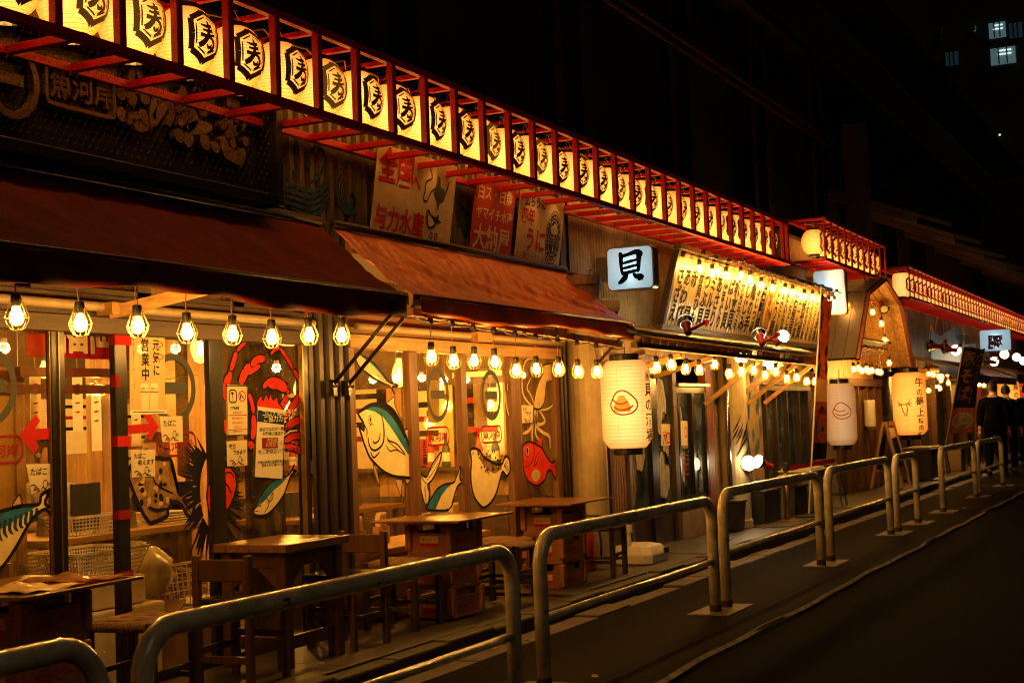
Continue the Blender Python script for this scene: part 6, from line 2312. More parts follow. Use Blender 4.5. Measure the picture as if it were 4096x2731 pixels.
def make_chair(label):
    """wooden chair facing +x, back at x = 0"""
    t_ = thing('wooden_chair', label, 'chair', (0, 0, 0), 'wooden chairs at the plank table')
    w, d_ = .34, .36
    for y in (-w / 2, w / 2 - .035):
        MB().bx(-.005, .035, y, y + .035, 0, .655).build('leg', 'furniture_wood', t_, bevel=.003)
        MB().bx(d_ - .035, d_, y, y + .035, 0, .40).build('leg', 'furniture_wood', t_, bevel=.003)
        MB().bx(.036, d_ - .036, y + .006, y + .029, .16, .195).build('stretcher', 'furniture_wood', t_)
        MB().bx(.036, d_ - .036, y + .006, y + .029, .345, .395).build('seat_rail', 'furniture_wood', t_)
    MB().bx(.004, .026, -w / 2 + .0355, w / 2 - .0355, .525, .635).build('back_rail', 'furniture_wood', t_, bevel=.006)
    MB().bx(d_ - .03, d_ - .01, -w / 2 + .0355, w / 2 - .0355, .21, .245).build('stretcher', 'furniture_wood', t_)
    MB().bx(.006, .026, -w / 2 + .0355, w / 2 - .0355, .12, .155).build('stretcher', 'furniture_wood', t_)
    MB().bx(.037, d_ + .02, -w / 2 - .01, w / 2 + .01, .402, .435).build('seat', 'leather', t_, bevel=.014)
    return t_


ch = make_chair('wooden chair with black seat at the left side of the plank table')
c2 = copy_tree(ch)
ch.location = (5.78, 4.48, ZP)
ch.rotation_euler = (0, 0, .06)
c2.location = (7.27, 4.57, ZP)
c2.rotation_euler = (0, 0, PI - .05)
tag(c2, 'wooden chair with shiny black seat at the right side of the plank table')


def make_stool():
    t_ = thing('rope_stool', 'low stool with woven rope seat', 'stool', (0, 0, 0), 'rope seat stools')
    w = .17
    for sx in (-1, 1):
        for sy in (-1, 1):
            MB().bx(sx * w - .02, sx * w + .02, sy * w - .02, sy * w + .02, 0, .42).build('leg', 'dark_wood_z', t_, bevel=.004)
    for sx in (-1, 1):
        MB().bx(sx * w - .011, sx * w + .011, -w + .021, w - .021, .12, .145).build('stretcher', 'dark_wood_x', t_)
        MB().bx(-w + .021, w - .021, sx * w - .011, sx * w + .011, .17, .195).build('stretcher', 'dark_wood_x', t_)
    n = 22
    mb_ = MB()
    for k in range(n):
        a = -w - .012 + (2 * w + .024) * (k + .5) / n
        up = .006 if (k // 4) % 2 else 0
        if abs(a) < w - .02:
            mb_.tube([(a, -w - .012, .375), (a, -w - .012, .402), (a, -w, .414), (a, -w * .33, .416 + up), (a, w * .33, .416 - up + .006), (a, w, .414), (a, w + .012, .402), (a, w + .012, .375)], .0085, 5)
    o_ = mb_.build('woven_seat', 'rope', t_, smooth=True)
    o_['kind'] = 'stuff'
    mb_ = MB()
    for k in range(n):
        a = -w - .012 + (2 * w + .024) * (k + .5) / n
        up = .006 if (k // 4) % 2 else 0
        if abs(a) < w - .02:
            mb_.tube([(-w - .012, a, .375), (-w - .012, a, .402), (-w, a, .414), (-w * .33, a, .416 + .006 - up), (w * .33, a, .416 + up), (w, a, .414), (w + .012, a, .402), (w + .012, a, .375)], .0085, 5)
    o_ = mb_.build('woven_weft', 'rope', t_, smooth=True)
    o_['kind'] = 'stuff'
    return t_


st0 = make_stool()
for i, (x, y, rz, lab) in enumerate(((5.27, 4.55, .10, 'rope seat stool beside the nearest crate table at left'), (7.86, 4.66, .05, 'rope seat stool left of the middle crate table'),
                                     (8.98, 4.50, .04, 'rope seat stool right of the middle crate table'), (9.35, 4.70, .0, 'rope seat stool left of the third crate table, higher one'),
                                     (10.65, 4.48, .1, 'rope seat stool right of the third crate table'))):
    place(st0, i > 0, (x, y, ZP), rz, lab, 'rope seat stools')


def make_crate():
    t_ = thing('bottle_crate', 'stackable bottle crate', 'crate', (0, 0, 0), 'stacked orange bottle crates')
    a, b, h = .19, .155, .212
    th = .011
    # four walls with a hand hole: lower panel, two cheeks, top rim
    for sy in (-1, 1):
        y_ = sy * b
        MB().bx(-a, a, min(y_, y_ - sy * th), max(y_, y_ - sy * th), .018, .125).build('panel', 'crate_plastic', t_)
        for sx in (-1, 1):
            xa, xb = sorted((sx * a * .62, sx * a))
            MB().bx(xa, xb, min(y_, y_ - sy * th), max(y_, y_ - sy * th), .1255, .1895).build('cheek', 'crate_plastic', t_)
    for sx in (-1, 1):
        x_ = sx * a
        MB().bx(min(x_, x_ - sx * th), max(x_, x_ - sx * th), -b + th + .001, b - th - .001, .018, .125).build('panel', 'crate_plastic', t_)
        for sy in (-1, 1):
            ya, yb = sorted((sy * b * .55, sy * (b - th - .001)))
            MB().bx(min(x_, x_ - sx * th), max(x_, x_ - sx * th), ya, yb, .1255, .1895).build('cheek', 'crate_plastic', t_)
    for z0_, z1_, g in ((.190, h, .006), (0, .0175, .004), (.126, .136, .005)):
        mb_ = MB()
        for (xa, xb, ya, yb) in ((-a - g, a + g, -b - g, -b + th), (-a - g, a + g, b - th, b + g), (-a - g, -a + th, -b + th + .001, b - th - .001), (a - th, a + g, -b + th + .001, b - th - .001)):
            mb_.bx(xa, xb, ya, yb, z0_, z1_)
        mb_.build('rim', 'crate_plastic', t_, bevel=.002)
    for sx in (-1, 1):
        for sy in (-1, 1):
            MB().bx(sx * a - .022, sx * a + .022, sy * b - .022, sy * b + .022, .0178, .1898).build('corner_post', 'crate_plastic', t_, bevel=.01)
    MB().bx(-a + .012, a - .012, -b + .012, b - .012, .004, .014).build('floor', 'crate_plastic', t_)
    MB().bx(-a * .5, a * .5, -b + .03, -b + .04, .10, .188).build('divider', 'cardboard', t_)
    # lettering on the street side, label on the end
    A_ = Art(Frame((0, -b, 0)), .0015)
    A_.text('ホッピー', -.125, .048, .062, 'lettering', 'red_print', .0005, .02)
    A_.build(t_)
    A_ = Art(Frame((-a, 0, 0), (0, -1, 0)), .0015)
    A_.rect(-.07, .07, .045, .115, 'label', 'crate_label', 0)
    A_.rect(-.07, .07, .045, .068, 'label_band', 'red_print', .0004)
    A_.text('ホッピー', -.055, .078, .028, 'lettering', 'red_print', .0008, .02)
    A_.build(t_)
    return t_


cr0 = make_crate()
cu = False
STK = ((4.55, 4.56, .03, 'nearest crate table at left'), (8.40, 4.65, -.03, 'middle crate table'), (9.98, 4.56, -.02, 'third crate table'))
for x, y, rz, nm in STK:
    for k in range(3):
        place(cr0, cu, (x + random.uniform(-.006, .006), y + random.uniform(-.006, .006), ZP + k * .2125), rz + random.uniform(-.02, .02),
              f'{["bottom", "middle", "top"][k]} orange bottle crate of the {nm}', 'stacked orange bottle crates')
        cu = True
zt = ZP + .2125 * 3
for (x, y, rz, nm), (hx, hy) in zip(STK, ((.38, .33), (.40, .33), (.42, .33))):
    t = thing('table_top', {'nearest crate table at left': 'thin board table top with a glossy menu on the nearest crates', 'middle crate table': 'glossy thin board table top on the middle crate stack',
                            'third crate table': 'thin worn board table top on the third crate stack'}[nm], 'table', (x, y, zt))
    MB().bx(x - hx, x + hx, y - hy, y + hy, zt + .001, zt + .016, Matrix.Rotation(rz + .03, 3, 'Z')).build('board', 'table_wood', t, bevel=.002)
# laminated menu on the nearest crate table
t = thing('laminated_menu', 'glossy laminated menu lying open on the nearest crate table', 'menu', (4.6, 4.5, zt + .017))
for k, (xa, xb, lift) in enumerate(((4.27, 4.60, 0), (4.605, 4.90, .004))):
    vs = []
    n = 10
    for i in range(n + 1):
        for j in range(n + 1):
            x = xa + (xb - xa) * i / n
            y = 4.27 + .38 * j / n
            vs.append((x, y, zt + .02 + lift + .007 * math.sin(i * .9 + j * .5) + .006 * math.sin(j * 1.3 + k)))
    m_ = n + 1
    mb = MB().add(vs, [(i * m_ + j, (i + 1) * m_ + j, (i + 1) * m_ + j + 1, i * m_ + j + 1) for i in range(n) for j in range(n)])
    o = mb.build('page', ['fish_pale', 'banner_food'][k], t, smooth=True)
    o.modifiers.new('thickness', 'SOLIDIFY').thickness = .002
for nm in ('fish_pale', 'banner_food'):
    M[nm].node_tree.nodes['Principled BSDF'].inputs['Coat Weight'].default_value = .35 if nm == 'banner_food' else .15

# parasol base, extinguisher and clutter before the shell shop
t = thing('parasol_base', 'white plastic parasol base with a filler cap on the pavement', 'parasol base', (11.75, 4.57, ZP))
ol = [(-.24, -.12), (-.19, -.20), (.19, -.20), (.24, -.12), (.24, .12), (.19, .20), (-.19, .20), (-.24, .12)]
mb = MB()
for z, s in ((.12, 1.0), (.20, 1.0), (.27, .78), (.285, .45)):
    mb.v += [(11.78 + a * s, 4.57 + b * s, z) for a, b in ol]
for i in range(3):
    for k in range(8):
        mb.f.append((i * 8 + k, i * 8 + (k + 1) % 8, (i + 1) * 8 + (k + 1) % 8, (i + 1) * 8 + k))
mb.f += [tuple(range(8))[::-1], tuple(range(24, 32))]
mb.mi = [0] * len(mb.f)
mb.build('tank', 'white_plastic', t, bevel=.01)
MB().lathe([(.028, .28), (.024, .37), (.024, .39)], 14, (11.62, 4.60, 0)).build('tube', 'white_plastic', t)
MB().lathe([(.038, .385), (.04, .40), (.036, .455)], 14, (11.62, 4.60, 0)).build('cap', 'white_plastic', t)
MB().bx(11.88, 11.98, 4.362, 4.375, .19, .235).build('grip', 'bin_dark', t)
t = thing('fire_extinguisher', 'fire extinguisher with black hose beside the third crate table', 'extinguisher', (10.98, 4.72, ZP))
MB().lathe([(.06, .12), (.064, .14), (.064, .44), (.045, .50), (.02, .53)], 16, (10.98, 4.72, 0)).build('cylinder', 'red_plastic', t, smooth=True)
MB().bx(10.96, 11.0, 4.62, 4.74, .54, .56).bx(10.965, 10.995, 4.60, 4.72, .575, .59).build('lever', 'bin_dark', t)
MB().tube([(10.98, 4.70, .54), (11.06, 4.64, .50), (11.08, 4.63, .35), (11.04, 4.62, .24)], .011, 8).build('hose', 'cable', t, smooth=True)
t = thing('sign_stand', 'tan stand with paper slips behind the third crate table', 'stand', (11.05, 4.80, ZP))
MB().bx(10.95, 11.12, 4.78, 4.80, .12, .74, Matrix.Rotation(.1, 3, 'Y')).build('panel', 'cardboard', t)
MB().bx(11.0, 11.07, 4.770, 4.777, .56, .68).build('slip', 'white_paper', t)

# boxes and bins by the blue splashed wall
def tub(name, label, x0, x1, y0, y1, h, body, lid=None, taper=.92, cat='box'):
    t_ = thing(name, label, cat, ((x0 + x1) / 2, (y0 + y1) / 2, ZP))
    cx, cy, hx, hy = (x0 + x1) / 2, (y0 + y1) / 2, (x1 - x0) / 2, (y1 - y0) / 2
    mb_ = MB()
    vs_ = []
    for z, s in ((ZP, taper), (ZP + h, 1.0)):
        vs_ += [(cx - hx * s, cy - hy * s, z), (cx + hx * s, cy - hy * s, z), (cx + hx * s, cy + hy * s, z), (cx - hx * s, cy + hy * s, z)]
    mb_.add(vs_, [(0, 3, 2, 1), (0, 1, 5, 4), (1, 2, 6, 5), (2, 3, 7, 6), (3, 0, 4, 7), (4, 5, 6, 7)])
    mb_.build('body', body, t_, bevel=.012)
    MB().bx(x0 - .012, x1 + .012, y0 - .012, y1 + .012, ZP + h + .001, ZP + h + .03).build('rim', lid or body, t_, bevel=.006)
    if lid:
        MB().bx(x0 + .02, x1 - .02, y0 + .02, y1 - .02, ZP + h + .0305, ZP + h + .055).build('lid', lid, t_, bevel=.012)
    return t_


tub('storage_box', 'dark storage box with flat lid beside the beige pillar', 15.72, 16.35, 4.55, 4.92, .36, 'bin_dark', 'bin_dark')
tub('storage_box', 'grey lidded storage box behind the brass pole', 16.40, 16.95, 4.52, 4.92, .40, 'bin_grey', 'bin_grey')
tub('storage_box', 'dark green crate with a plastic bag behind the brass pole', 17.02, 17.5, 4.52, 4.88, .34, 'bin_dark')
tub('storage_box', 'large pale bin with wide rim under the red tape', 17.6, 18.35, 4.48, 4.90, .50, 'bin_grey', 'white_plastic')
t = thing('plastic_bag', 'crumpled clear plastic bag on the dark green crate', 'bag', (17.26, 4.7, ZP + .37))
mb = MB().lathe([(.02, .0), (.15, .01), (.18, .06), (.12, .11), (.03, .13)], 14, (17.26, 4.7, ZP + .372))
mb.v = [(x + .02 * math.sin(z * 90 + y * 40), y + .02 * math.sin(x * 60), z) for x, y, z in mb.v]
mb.build('film', 'clear_plastic', t, smooth=True)
t = thing('barrier_pole', 'brass rope pole on a round foot before the storage boxes', 'pole', (16.25, 4.44, ZP))
MB().tube([(16.25, 4.44, ZP), (16.25, 4.44, .74)], .026, 12).build('shaft', 'gold_trim', t, smooth=True)
MB().lathe([(.16, .121), (.16, .128), (.03, .145)], 20, (16.25, 4.44, 0)).build('foot', 'gold_trim', t)
MB().lathe([(.035, .70), (.038, .72), (.038, .78), (.02, .80)], 12, (16.25, 4.44, 0)).build('head', 'bin_dark', t)
t = thing('red_belt', 'red barrier belt stretched from the brass pole to the right', 'belt', (17.4, 4.42, .70))
MB().bx(16.29, 18.62, 4.425, 4.429, .70, .755).build('band', 'red_print', t)
for i, (x, lab) in enumerate(((14.9, 'dark planter pot at the foot of the plaster wall'), )):
    t_ = tub('planter_pot', lab, x, x + .26, 4.60, 4.84, .30, 'bin_dark', None, .8, 'pot')
t = thing('round_stool', 'black metal bar stool behind the red belt', 'stool', (18.75, 4.50, ZP))
MB().lathe([(.15, .62), (.16, .64), (.15, .665)], 18, (18.75, 4.50, 0)).build('seat', 'leather', t)
for k in range(4):
    a = PI / 4 + k * PI / 2
    MB().tube([(18.75 + .11 * math.cos(a), 4.5 + .11 * math.sin(a), .62), (18.75 + .20 * math.cos(a), 4.5 + .20 * math.sin(a), .12)], .011, 8).build('leg', 'bin_dark', t)
MB().tube([(18.75 + .17 * math.cos(k * PI / 8), 4.5 + .17 * math.sin(k * PI / 8), .28) for k in range(16)], .008, 6, closed=True).build('foot_ring', 'bin_dark', t)


# ================================================================== big hanging lanterns
def big_lantern(label, x, y, z0, z1, r, pm, watts, glow_z=.5):
    t_ = thing('paper_lantern', label, 'lantern', (x, y, z0))
    hb = .055 * (z1 - z0) / .83

    def rf_(z):
        q = min(1.0, (z - z0 - hb) / .10, (z1 - hb - z) / .10)
        q = max(0.0, q)
        return r * (.72 + .28 * math.sin(q * PI / 2))
    n = 54
    prof = [(rf_(z0 + hb + (z1 - z0 - 2 * hb) * i / n) + (.0035 if i % 2 else 0), z0 + hb + (z1 - z0 - 2 * hb) * i / n) for i in range(n + 1)]
    MB().lathe(prof, 32, (x, y, 0), cap=False).build('paper_body', pm, t_, smooth=True)
    MB().lathe([(r * .60, z0), (r * .62, z0 + .01), (r * .62, z0 + hb + .004), (r * .5, z0 + hb + .006)], 24, (x, y, 0)).build('rim', 'black_paint', t_)
    MB().lathe([(r * .5, z1 - hb - .006), (r * .62, z1 - hb - .004), (r * .62, z1 - .01), (r * .60, z1)], 24, (x, y, 0)).build('rim', 'black_paint', t_)
    MB().tube([(x, y, z1), (x + .01, y, z1 + .06), (x, y, z1 + .12)], .005, 6).build('hook', 'steel', t_)
    if watts:
        point_light(t_, (0, 0, (z1 - z0) * glow_z), watts, (1.0, .66, .22), .05)
    return t_, rf_


def shell_mark(A_, k, line='lantern_red', fill='lantern_orange', zc=0.0, filled=True):
    P_ = lambda L_: [((a - 225) * k, zc - (b - 580) * k) for a, b in L_]
    ol = P_([(105, 540), (130, 490), (165, 455), (215, 442), (265, 460), (320, 505), (360, 555), (366, 610), (330, 660), (270, 685), (200, 690), (140, 670), (100, 630), (85, 580)])
    if filled:
        for q in range(12):
            z = 500 + q * 14
            hw = 28 + q * 7.5 if q < 8 else 88 - (q - 8) * 3
            A_.stroke(P_([(205 - hw, z), (205, z), (205 + hw * 1.1, z)]), 15 * k, 'mark_fill', fill, .001, taper=False)
    A_.stroke(ol, 15 * k, 'mark', line, .002, closed=True)
    A_.stroke(P_([(105, 520), (140, 560), (190, 580), (240, 572), (268, 552)]), [12 * k, 15 * k, 15 * k, 14 * k, 12 * k], 'mark', line, .002)
    A_.stroke(P_([(128, 608), (170, 635), (230, 640), (290, 622), (322, 596)]), [12 * k, 15 * k, 15 * k, 15 * k, 14 * k], 'mark', line, .002)


t, rf_ = big_lantern('large lit paper lantern with a red clam drawing and side lettering', 11.07, 4.35, 1.08, 1.915, .205, 'shell_paper', 2.2, .42)
A = Art(LatheFrame((11.07, 4.35, 0), rf_, .205, -1.30), .003)
shell_mark(A, .000796, zc=1.50)
A.build(t)
A = Art(LatheFrame((11.07, 4.35, 0), rf_, .205, -.10), .003)
A.stroke(rounded(-.035, .035, 1.69, 1.76, .015, 3), .006, 'stamp', 'lantern_red', .001, closed=True)
curved_text(A, '魚', -.03, 1.70, .056, 'stamp', 'lantern_red', .02)
for k, c in enumerate('貝の酒場'):
    curved_text(A, c, -.055, 1.57 - k * .125, .115, 'lettering', 'lantern_ink', .02)
A.build(t)
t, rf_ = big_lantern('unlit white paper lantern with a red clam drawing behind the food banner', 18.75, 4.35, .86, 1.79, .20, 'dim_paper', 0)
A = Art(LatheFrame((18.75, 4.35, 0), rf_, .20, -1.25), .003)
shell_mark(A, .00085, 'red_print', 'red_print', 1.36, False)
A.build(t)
t, rf_ = big_lantern('large amber paper lantern with red cow head and black beef lettering', 23.6, 4.35, .86, 2.02, .265, 'cow_paper', 1.6)
A = Art(LatheFrame((23.6, 4.35, 0), rf_, .265, -.72), .003)
for k, (c, m_, h_) in enumerate((('牛', 'lantern_red', .16), ('の', 'lantern_ink', .13), ('最', 'lantern_ink', .17), ('上', 'lantern_ink', .15), ('精', 'lantern_ink', .10), ('肉', 'lantern_ink', .10), ('所', 'lantern_ink', .10))):
    curved_text(A, c, -h_ / 2, (1.72, 1.57, 1.40, 1.24, 1.12, 1.01, .90)[k], h_, 'lettering', m_, .02)
A.build(t)
A = Art(LatheFrame((23.6, 4.35, 0), rf_, .265, -1.72), .003)
for pts in ([(-.11, 1.50), (-.08, 1.44), (-.03, 1.43), (.02, 1.43), (.07, 1.45), (.11, 1.52)], [(-.05, 1.43), (-.03, 1.36), (.0, 1.28), (.03, 1.24)], [(.04, 1.43), (.05, 1.36), (.04, 1.28), (.03, 1.24)], [(-.11, 1.40), (-.06, 1.43), (-.1, 1.45)], [(.12, 1.40), (.07, 1.43), (.13, 1.45)]):
    A.stroke(pts, .016, 'cow_head', 'lantern_red', .001)
A.build(t)
t, rf_ = big_lantern('far amber paper lantern with red and black lettering behind the men', 36.5, 4.35, .95, 2.0, .26, 'cow_paper', 1.4)
A = Art(LatheFrame((36.5, 4.35, 0), rf_, .26, -.75), .003)
for k, (c, m_) in enumerate((('鳥', 'lantern_red'), ('の', 'lantern_ink'), ('三', 'lantern_ink'), ('芳', 'lantern_ink'))):
    curved_text(A, c, -.08, 1.70 - k * .18, .16, 'lettering', m_, .02)
A.build(t)

# ================================================================== inside the tavern
random.seed(21)


def edison(x, y, z, label, cord=.5, big=True, watts=26):
    t_ = thing('pendant_bulb', label, 'lamp', (x, y, z), 'pendant bulbs inside the tavern')
    k = 1.0 if big else .55
    g = MB().lathe([(.006, z - .075 * k), (.035 * k, z - .06 * k), (.055 * k, z - .01 * k), (.058 * k, z + .03 * k), (.045 * k, z + .08 * k), (.026 * k, z + .12 * k), (.02 * k, z + .15 * k)], 16, (x, y, 0), cap=False).build(
        'bulb', 'edison_glow', t_, smooth=True)
    MB().lathe([(.003, z - .03 * k), (.014 * k, z - .02 * k), (.016 * k, z + .05 * k), (.004, z + .08 * k)], 8, (x, y, 0)).build('filament', 'filament', g)
    MB().lathe([(.02 * k, z + .15 * k), (.024 * k, z + .16 * k), (.022 * k, z + .22 * k)], 12, (x, y, 0)).build('socket', 'bin_dark', t_)
    MB().tube([(x, y, z + .22 * k), (x, y, min(2.54, z + .22 * k + cord))], .004, 5).build('cord', 'cable', t_)
    point_light(t_, (0, 0, 0), watts, (1.0, .48, .085), .05)
    return t_


E1 = [(6.955,1.889)][0]
edison(E1[0], 5.5, E1[1], 'large glowing bulb behind the right half of the ring logo')
E2 = [(9.497,1.762)][0]
edison(E2[0], 5.6, E2[1], 'large glowing bulb behind the tuna pane')
for (x, y, z, lab) in ((6.0, 6.4, 1.80, 'small glowing bulb over the inner table at left'), (7.4, 7.2, 1.85, 'small glowing bulb deep inside behind the ring logo'), (8.9, 6.6, 1.75, 'small glowing bulb behind the second pane'),
                       (10.0, 6.9, 1.72, 'small glowing bulb behind the third pane'), (9.2, 8.1, 1.80, 'small glowing bulb at the back wall'), (5.6, 8.2, 1.9, 'small glowing bulb at the back left'),
                       (10.7, 5.9, 1.7, 'small glowing bulb near the side wall'), (8.2, 5.75, 1.55, 'small glowing bulb low behind the tuna')):
    edison(x, y, z, lab, .8, False, 44)
for i, (px, lab) in enumerate((([(6.045,1.649)][0], 'caged bulb hanging sideways in the doorway'), ([(10.956,1.541)][0], 'caged bulb behind the oval logo on the third pane'),
                               ([(10.291,1.539)][0], 'caged bulb behind the oval logo on the second pane'), ([(10.093,1.408)][0], 'lower caged bulb behind the second pane'))):
    put_lamp(px[0], 5.5 + .06 * i, px[1], .5, lab, 'caged bulbs inside the tavern', 20, 1.45 if i == 0 else 0)

# red curtain with cream lettering in the doorway
q = [(5.407,2.003),(5.788,2.023),(5.776,1.788),(5.402,1.78)]
t = thing('shop_curtain', 'red cloth curtain with a cream character hanging in the doorway', 'curtain', (5.6, 5.12, 1.8))
mb = MB()
vs = []
n = 30
for i in range(n + 1):
    x = 5.15 + .75 * i / n
    for z in (1.79, 1.85, 1.95, 2.05, 2.3):
        vs.append((x, 5.12 + .008 * math.sin(i * .8) * (2.3 - z) * 2, z))
mb.add(vs, [(i * 5 + j, (i + 1) * 5 + j, (i + 1) * 5 + j + 1, i * 5 + j + 1) for i in range(n) for j in range(4)])
o = mb.build('cloth', 'red_print', t, smooth=True)
o.modifiers.new('thickness', 'SOLIDIFY').thickness = .003
A = Art(wall_frame(5.10), 0)
A.text('福岡', 5.33, 1.84, .24, 'lettering', 'cream_print', 0, .03, .95)
A.build(t)
for i, z in enumerate((1.70, 1.62)):
    MB().bx(5.15, 5.95, 5.16 + .1 * i, 5.20 + .1 * i, z, z + .045).build('rod_batten', 'red_post_wood', t)

# hanging menu papers and wall posters
for i in range(11):
    x = 5.75 + i * .115
    y = 5.9 + (i % 3) * .25
    z = 1.25 + (i * 37 % 11) * .03
    w, h = .085, .30 + (i * 13 % 5) * .03
    t = thing('menu_strip', f'{ORDN[i]} pale menu strip from the left hanging inside the doorway', 'paper', (x, y, z), 'menu strips hanging inside')
    MB().bx(x, x + w, y, y + .002, z, z + h).build('slip', 'white_paper', t)
    MB().tube([(x + w / 2, y, z + h), (x + w / 2, y, 2.5)], .0015, 4).build('string', 'tan_cord', t)
    A = Art(wall_frame(y), .001)
    for k in range(4):
        A.stroke([(x + .02, z + h - .05 - .055 * k), (x + .06, z + h - .045 - .055 * k)], .012, 'lettering', 'dark_red_print')
    A.build(t)
PW = ((7.4, 8.4, 1.2, 1.9), (8.6, 9.3, 1.1, 1.8), (9.5, 10.4, 1.25, 2.0), (10.5, 11.2, 1.0, 1.7), (6.2, 7.1, 1.2, 1.8), (4.6, 5.9, 1.1, 2.0))
for i, (a, b, c, d_) in enumerate(PW):
    t = thing('wall_poster', f'{ORDN[i]} pale poster from the left on the back wall inside', 'poster', ((a + b) / 2, 9.28, c), 'posters on the back wall')
    MB().bx(a, b, 9.285, 9.295, c, d_).build('sheet', ['white_paper', 'cream_print', 'note_paper'][i % 3], t)
    A = Art(wall_frame(9.284), 0)
    for k in range(5):
        A.stroke([(a + .1, d_ - .12 - .1 * k), (b - .1 - .05 * (k % 2), d_ - .12 - .1 * k)], .03, 'lettering', ['ink', 'dark_red_print'][k % 2], taper=False)
    A.build(t)
for i, (ya, yb, c, d_, m_) in enumerate(((5.6, 6.1, 1.1, 1.85, 'white_paper'), (6.2, 6.6, 1.2, 1.7, 'cream_print'), (6.8, 7.4, 1.0, 1.8, 'note_paper'), (7.6, 8.3, 1.1, 1.8, 'white_paper'))):
    t = thing('wall_poster', f'{ORDN[i]} pale poster from the street on the side wall inside', 'poster', (11.29, (ya + yb) / 2, c), 'posters on the side wall')
    MB().bx(11.285, 11.295, ya, yb, c, d_).build('sheet', m_, t)
    for k in range(4):
        MB().bx(11.280, 11.284, ya + .06, yb - .06, d_ - .15 - .13 * k, d_ - .10 - .13 * k).build('printed_line', ['ink', 'dark_red_print'][k % 2], t)
# big pale boards just inside the left pane
t = thing('inner_board', 'pale plywood notice board standing behind the far left pane', 'board', (4.9, 5.30, .1))
MB().bx(4.1, 5.28, 5.30, 5.33, .80, 1.72).build('panel', 'int_wall', t)
MB().bx(4.1, 5.30, 5.285, 5.299, 1.70, 1.75).build('frame_rail', 'pale_wood_x', t)
MB().bx(5.24, 5.30, 5.285, 5.299, .78, 1.699).build('frame_stile', 'pale_wood_z', t)
for x in (4.2, 5.2):
    MB().bx(x, x + .05, 5.31, 5.36, .10, .79).build('leg', 'pale_wood_z', t)

# bottle shelf on the side wall
t = thing('bottle_shelf', 'long dark shelf on the side wall inside the tavern', 'shelf', (11.2, 6.9, 1.0))
MB().bx(11.10, 11.28, 5.4, 8.8, .98, 1.01).build('board', 'dark_wood_x', t)
for k in range(4):
    MB().bx(11.20, 11.28, 5.6 + k, 5.64 + k, .88, .979).build('bracket', 'dark_wood_z', t)
for k in range(20):
    y = 5.48 + k * .165
    if 1.1 < (k * 37 % 10) / 3:
        t = thing('bottle', f'{ORDN[k]} bottle counted from the street on the inner shelf', 'bottle', (11.19, y, 1.011), 'bottles on the inner shelf')
        MB().lathe([(.036, 1.011), (.038, 1.02), (.038, 1.17), (.016, 1.23), (.013, 1.30)], 10, (11.19, y, 0)).build('body', ['bin_dark', 'green_print', 'red_board'][k % 3], t, smooth=True)
        MB().lathe([(.0385, 1.06), (.0388, 1.14)], 10, (11.19, y, 0), cap=False).build('label', 'white_paper', t)
# tables further in
for i, (x, y, lab) in enumerate(((9.0, 6.3, 'inner wooden table behind the second pane'), (10.2, 6.5, 'inner wooden table behind the third pane'), (8.6, 7.6, 'inner wooden table near the back wall'))):
    t = thing('inner_table', lab, 'table', (x, y, .1))
    MB().bx(x - .35, x + .35, y - .3, y + .3, .70, .735).build('top', 'wood_x', t)
    for a in (-.3, .26):
        for b in (-.26, .22):
            MB().bx(x + a, x + a + .04, y + b, y + b + .04, .10, .699).build('leg', 'dark_wood_z', t)
    t = thing('menu_stand', lab.replace('inner wooden table', 'black menu stand on the table'), 'stand', (x, y, .735))
    MB().bx(x - .08, x + .08, y - .03, y + .03, .736, .92).build('panel', 'bin_dark', t)

# inner table with basket, dishes and menu screen
t = thing('inner_table', 'plywood table inside the doorway with a yellow basket on it', 'table', (6.5, 5.95, .10))
MB().bx(5.85, 7.20, 5.70, 6.30, .80, .84).build('top', 'pale_wood_x', t, bevel=.004)
for x, y in ((5.95, 5.78), (7.05, 5.78), (5.95, 6.2), (7.05, 6.2)):
    MB().bx(x, x + .07, y, y + .07, .10, .799).build('leg', 'wood_z', t)
MB().bx(6.03, 7.04, 5.80, 5.83, .70, .76).build('apron', 'wood_x', t)


def basket(name, label, x0, x1, y0, y1, z0, z1, nx, nz, material='white_plastic', taper=.9):
    """open basket, walls are real grids of bars"""
    t_ = thing(name, label, 'basket', ((x0 + x1) / 2, (y0 + y1) / 2, z0))
    cx, cy = (x0 + x1) / 2, (y0 + y1) / 2

    def sc_(x, y, z):
        s = taper + (1 - taper) * (z - z0) / (z1 - z0)
        return (cx + (x - cx) * s, cy + (y - cy) * s, z)
    for nm, pa, pb in (('front_grid', (x0, y0), (x1, y0)), ('back_grid', (x0, y1), (x1, y1)), ('side_grid', (x0, y0), (x0, y1)), ('side_grid', (x1, y0), (x1, y1))):
        mb_ = MB()
        L_ = math.hypot(pb[0] - pa[0], pb[1] - pa[1])
        m_ = max(3, int(nx * L_ / (x1 - x0)))
        for k in range(m_ + 1):
            q_ = k / m_
            x, y = pa[0] + (pb[0] - pa[0]) * q_, pa[1] + (pb[1] - pa[1]) * q_
            mb_.bar(sc_(x, y, z0), sc_(x, y, z1), .006)
        for k in range(nz + 1):
            z = z0 + (z1 - z0) * k / nz
            mb_.bar(sc_(*pa, z), sc_(*pb, z), .006 if k < nz else .014)
        o_ = mb_.build(nm, material, t_)
        o_['kind'] = 'stuff'
    MB().bx(*[v for p in zip(sc_(x0, y0, z0)[:2], sc_(x1, y1, z0)[:2]) for v in p], z0, z0 + .006).build('bottom', material, t_)
    return t_


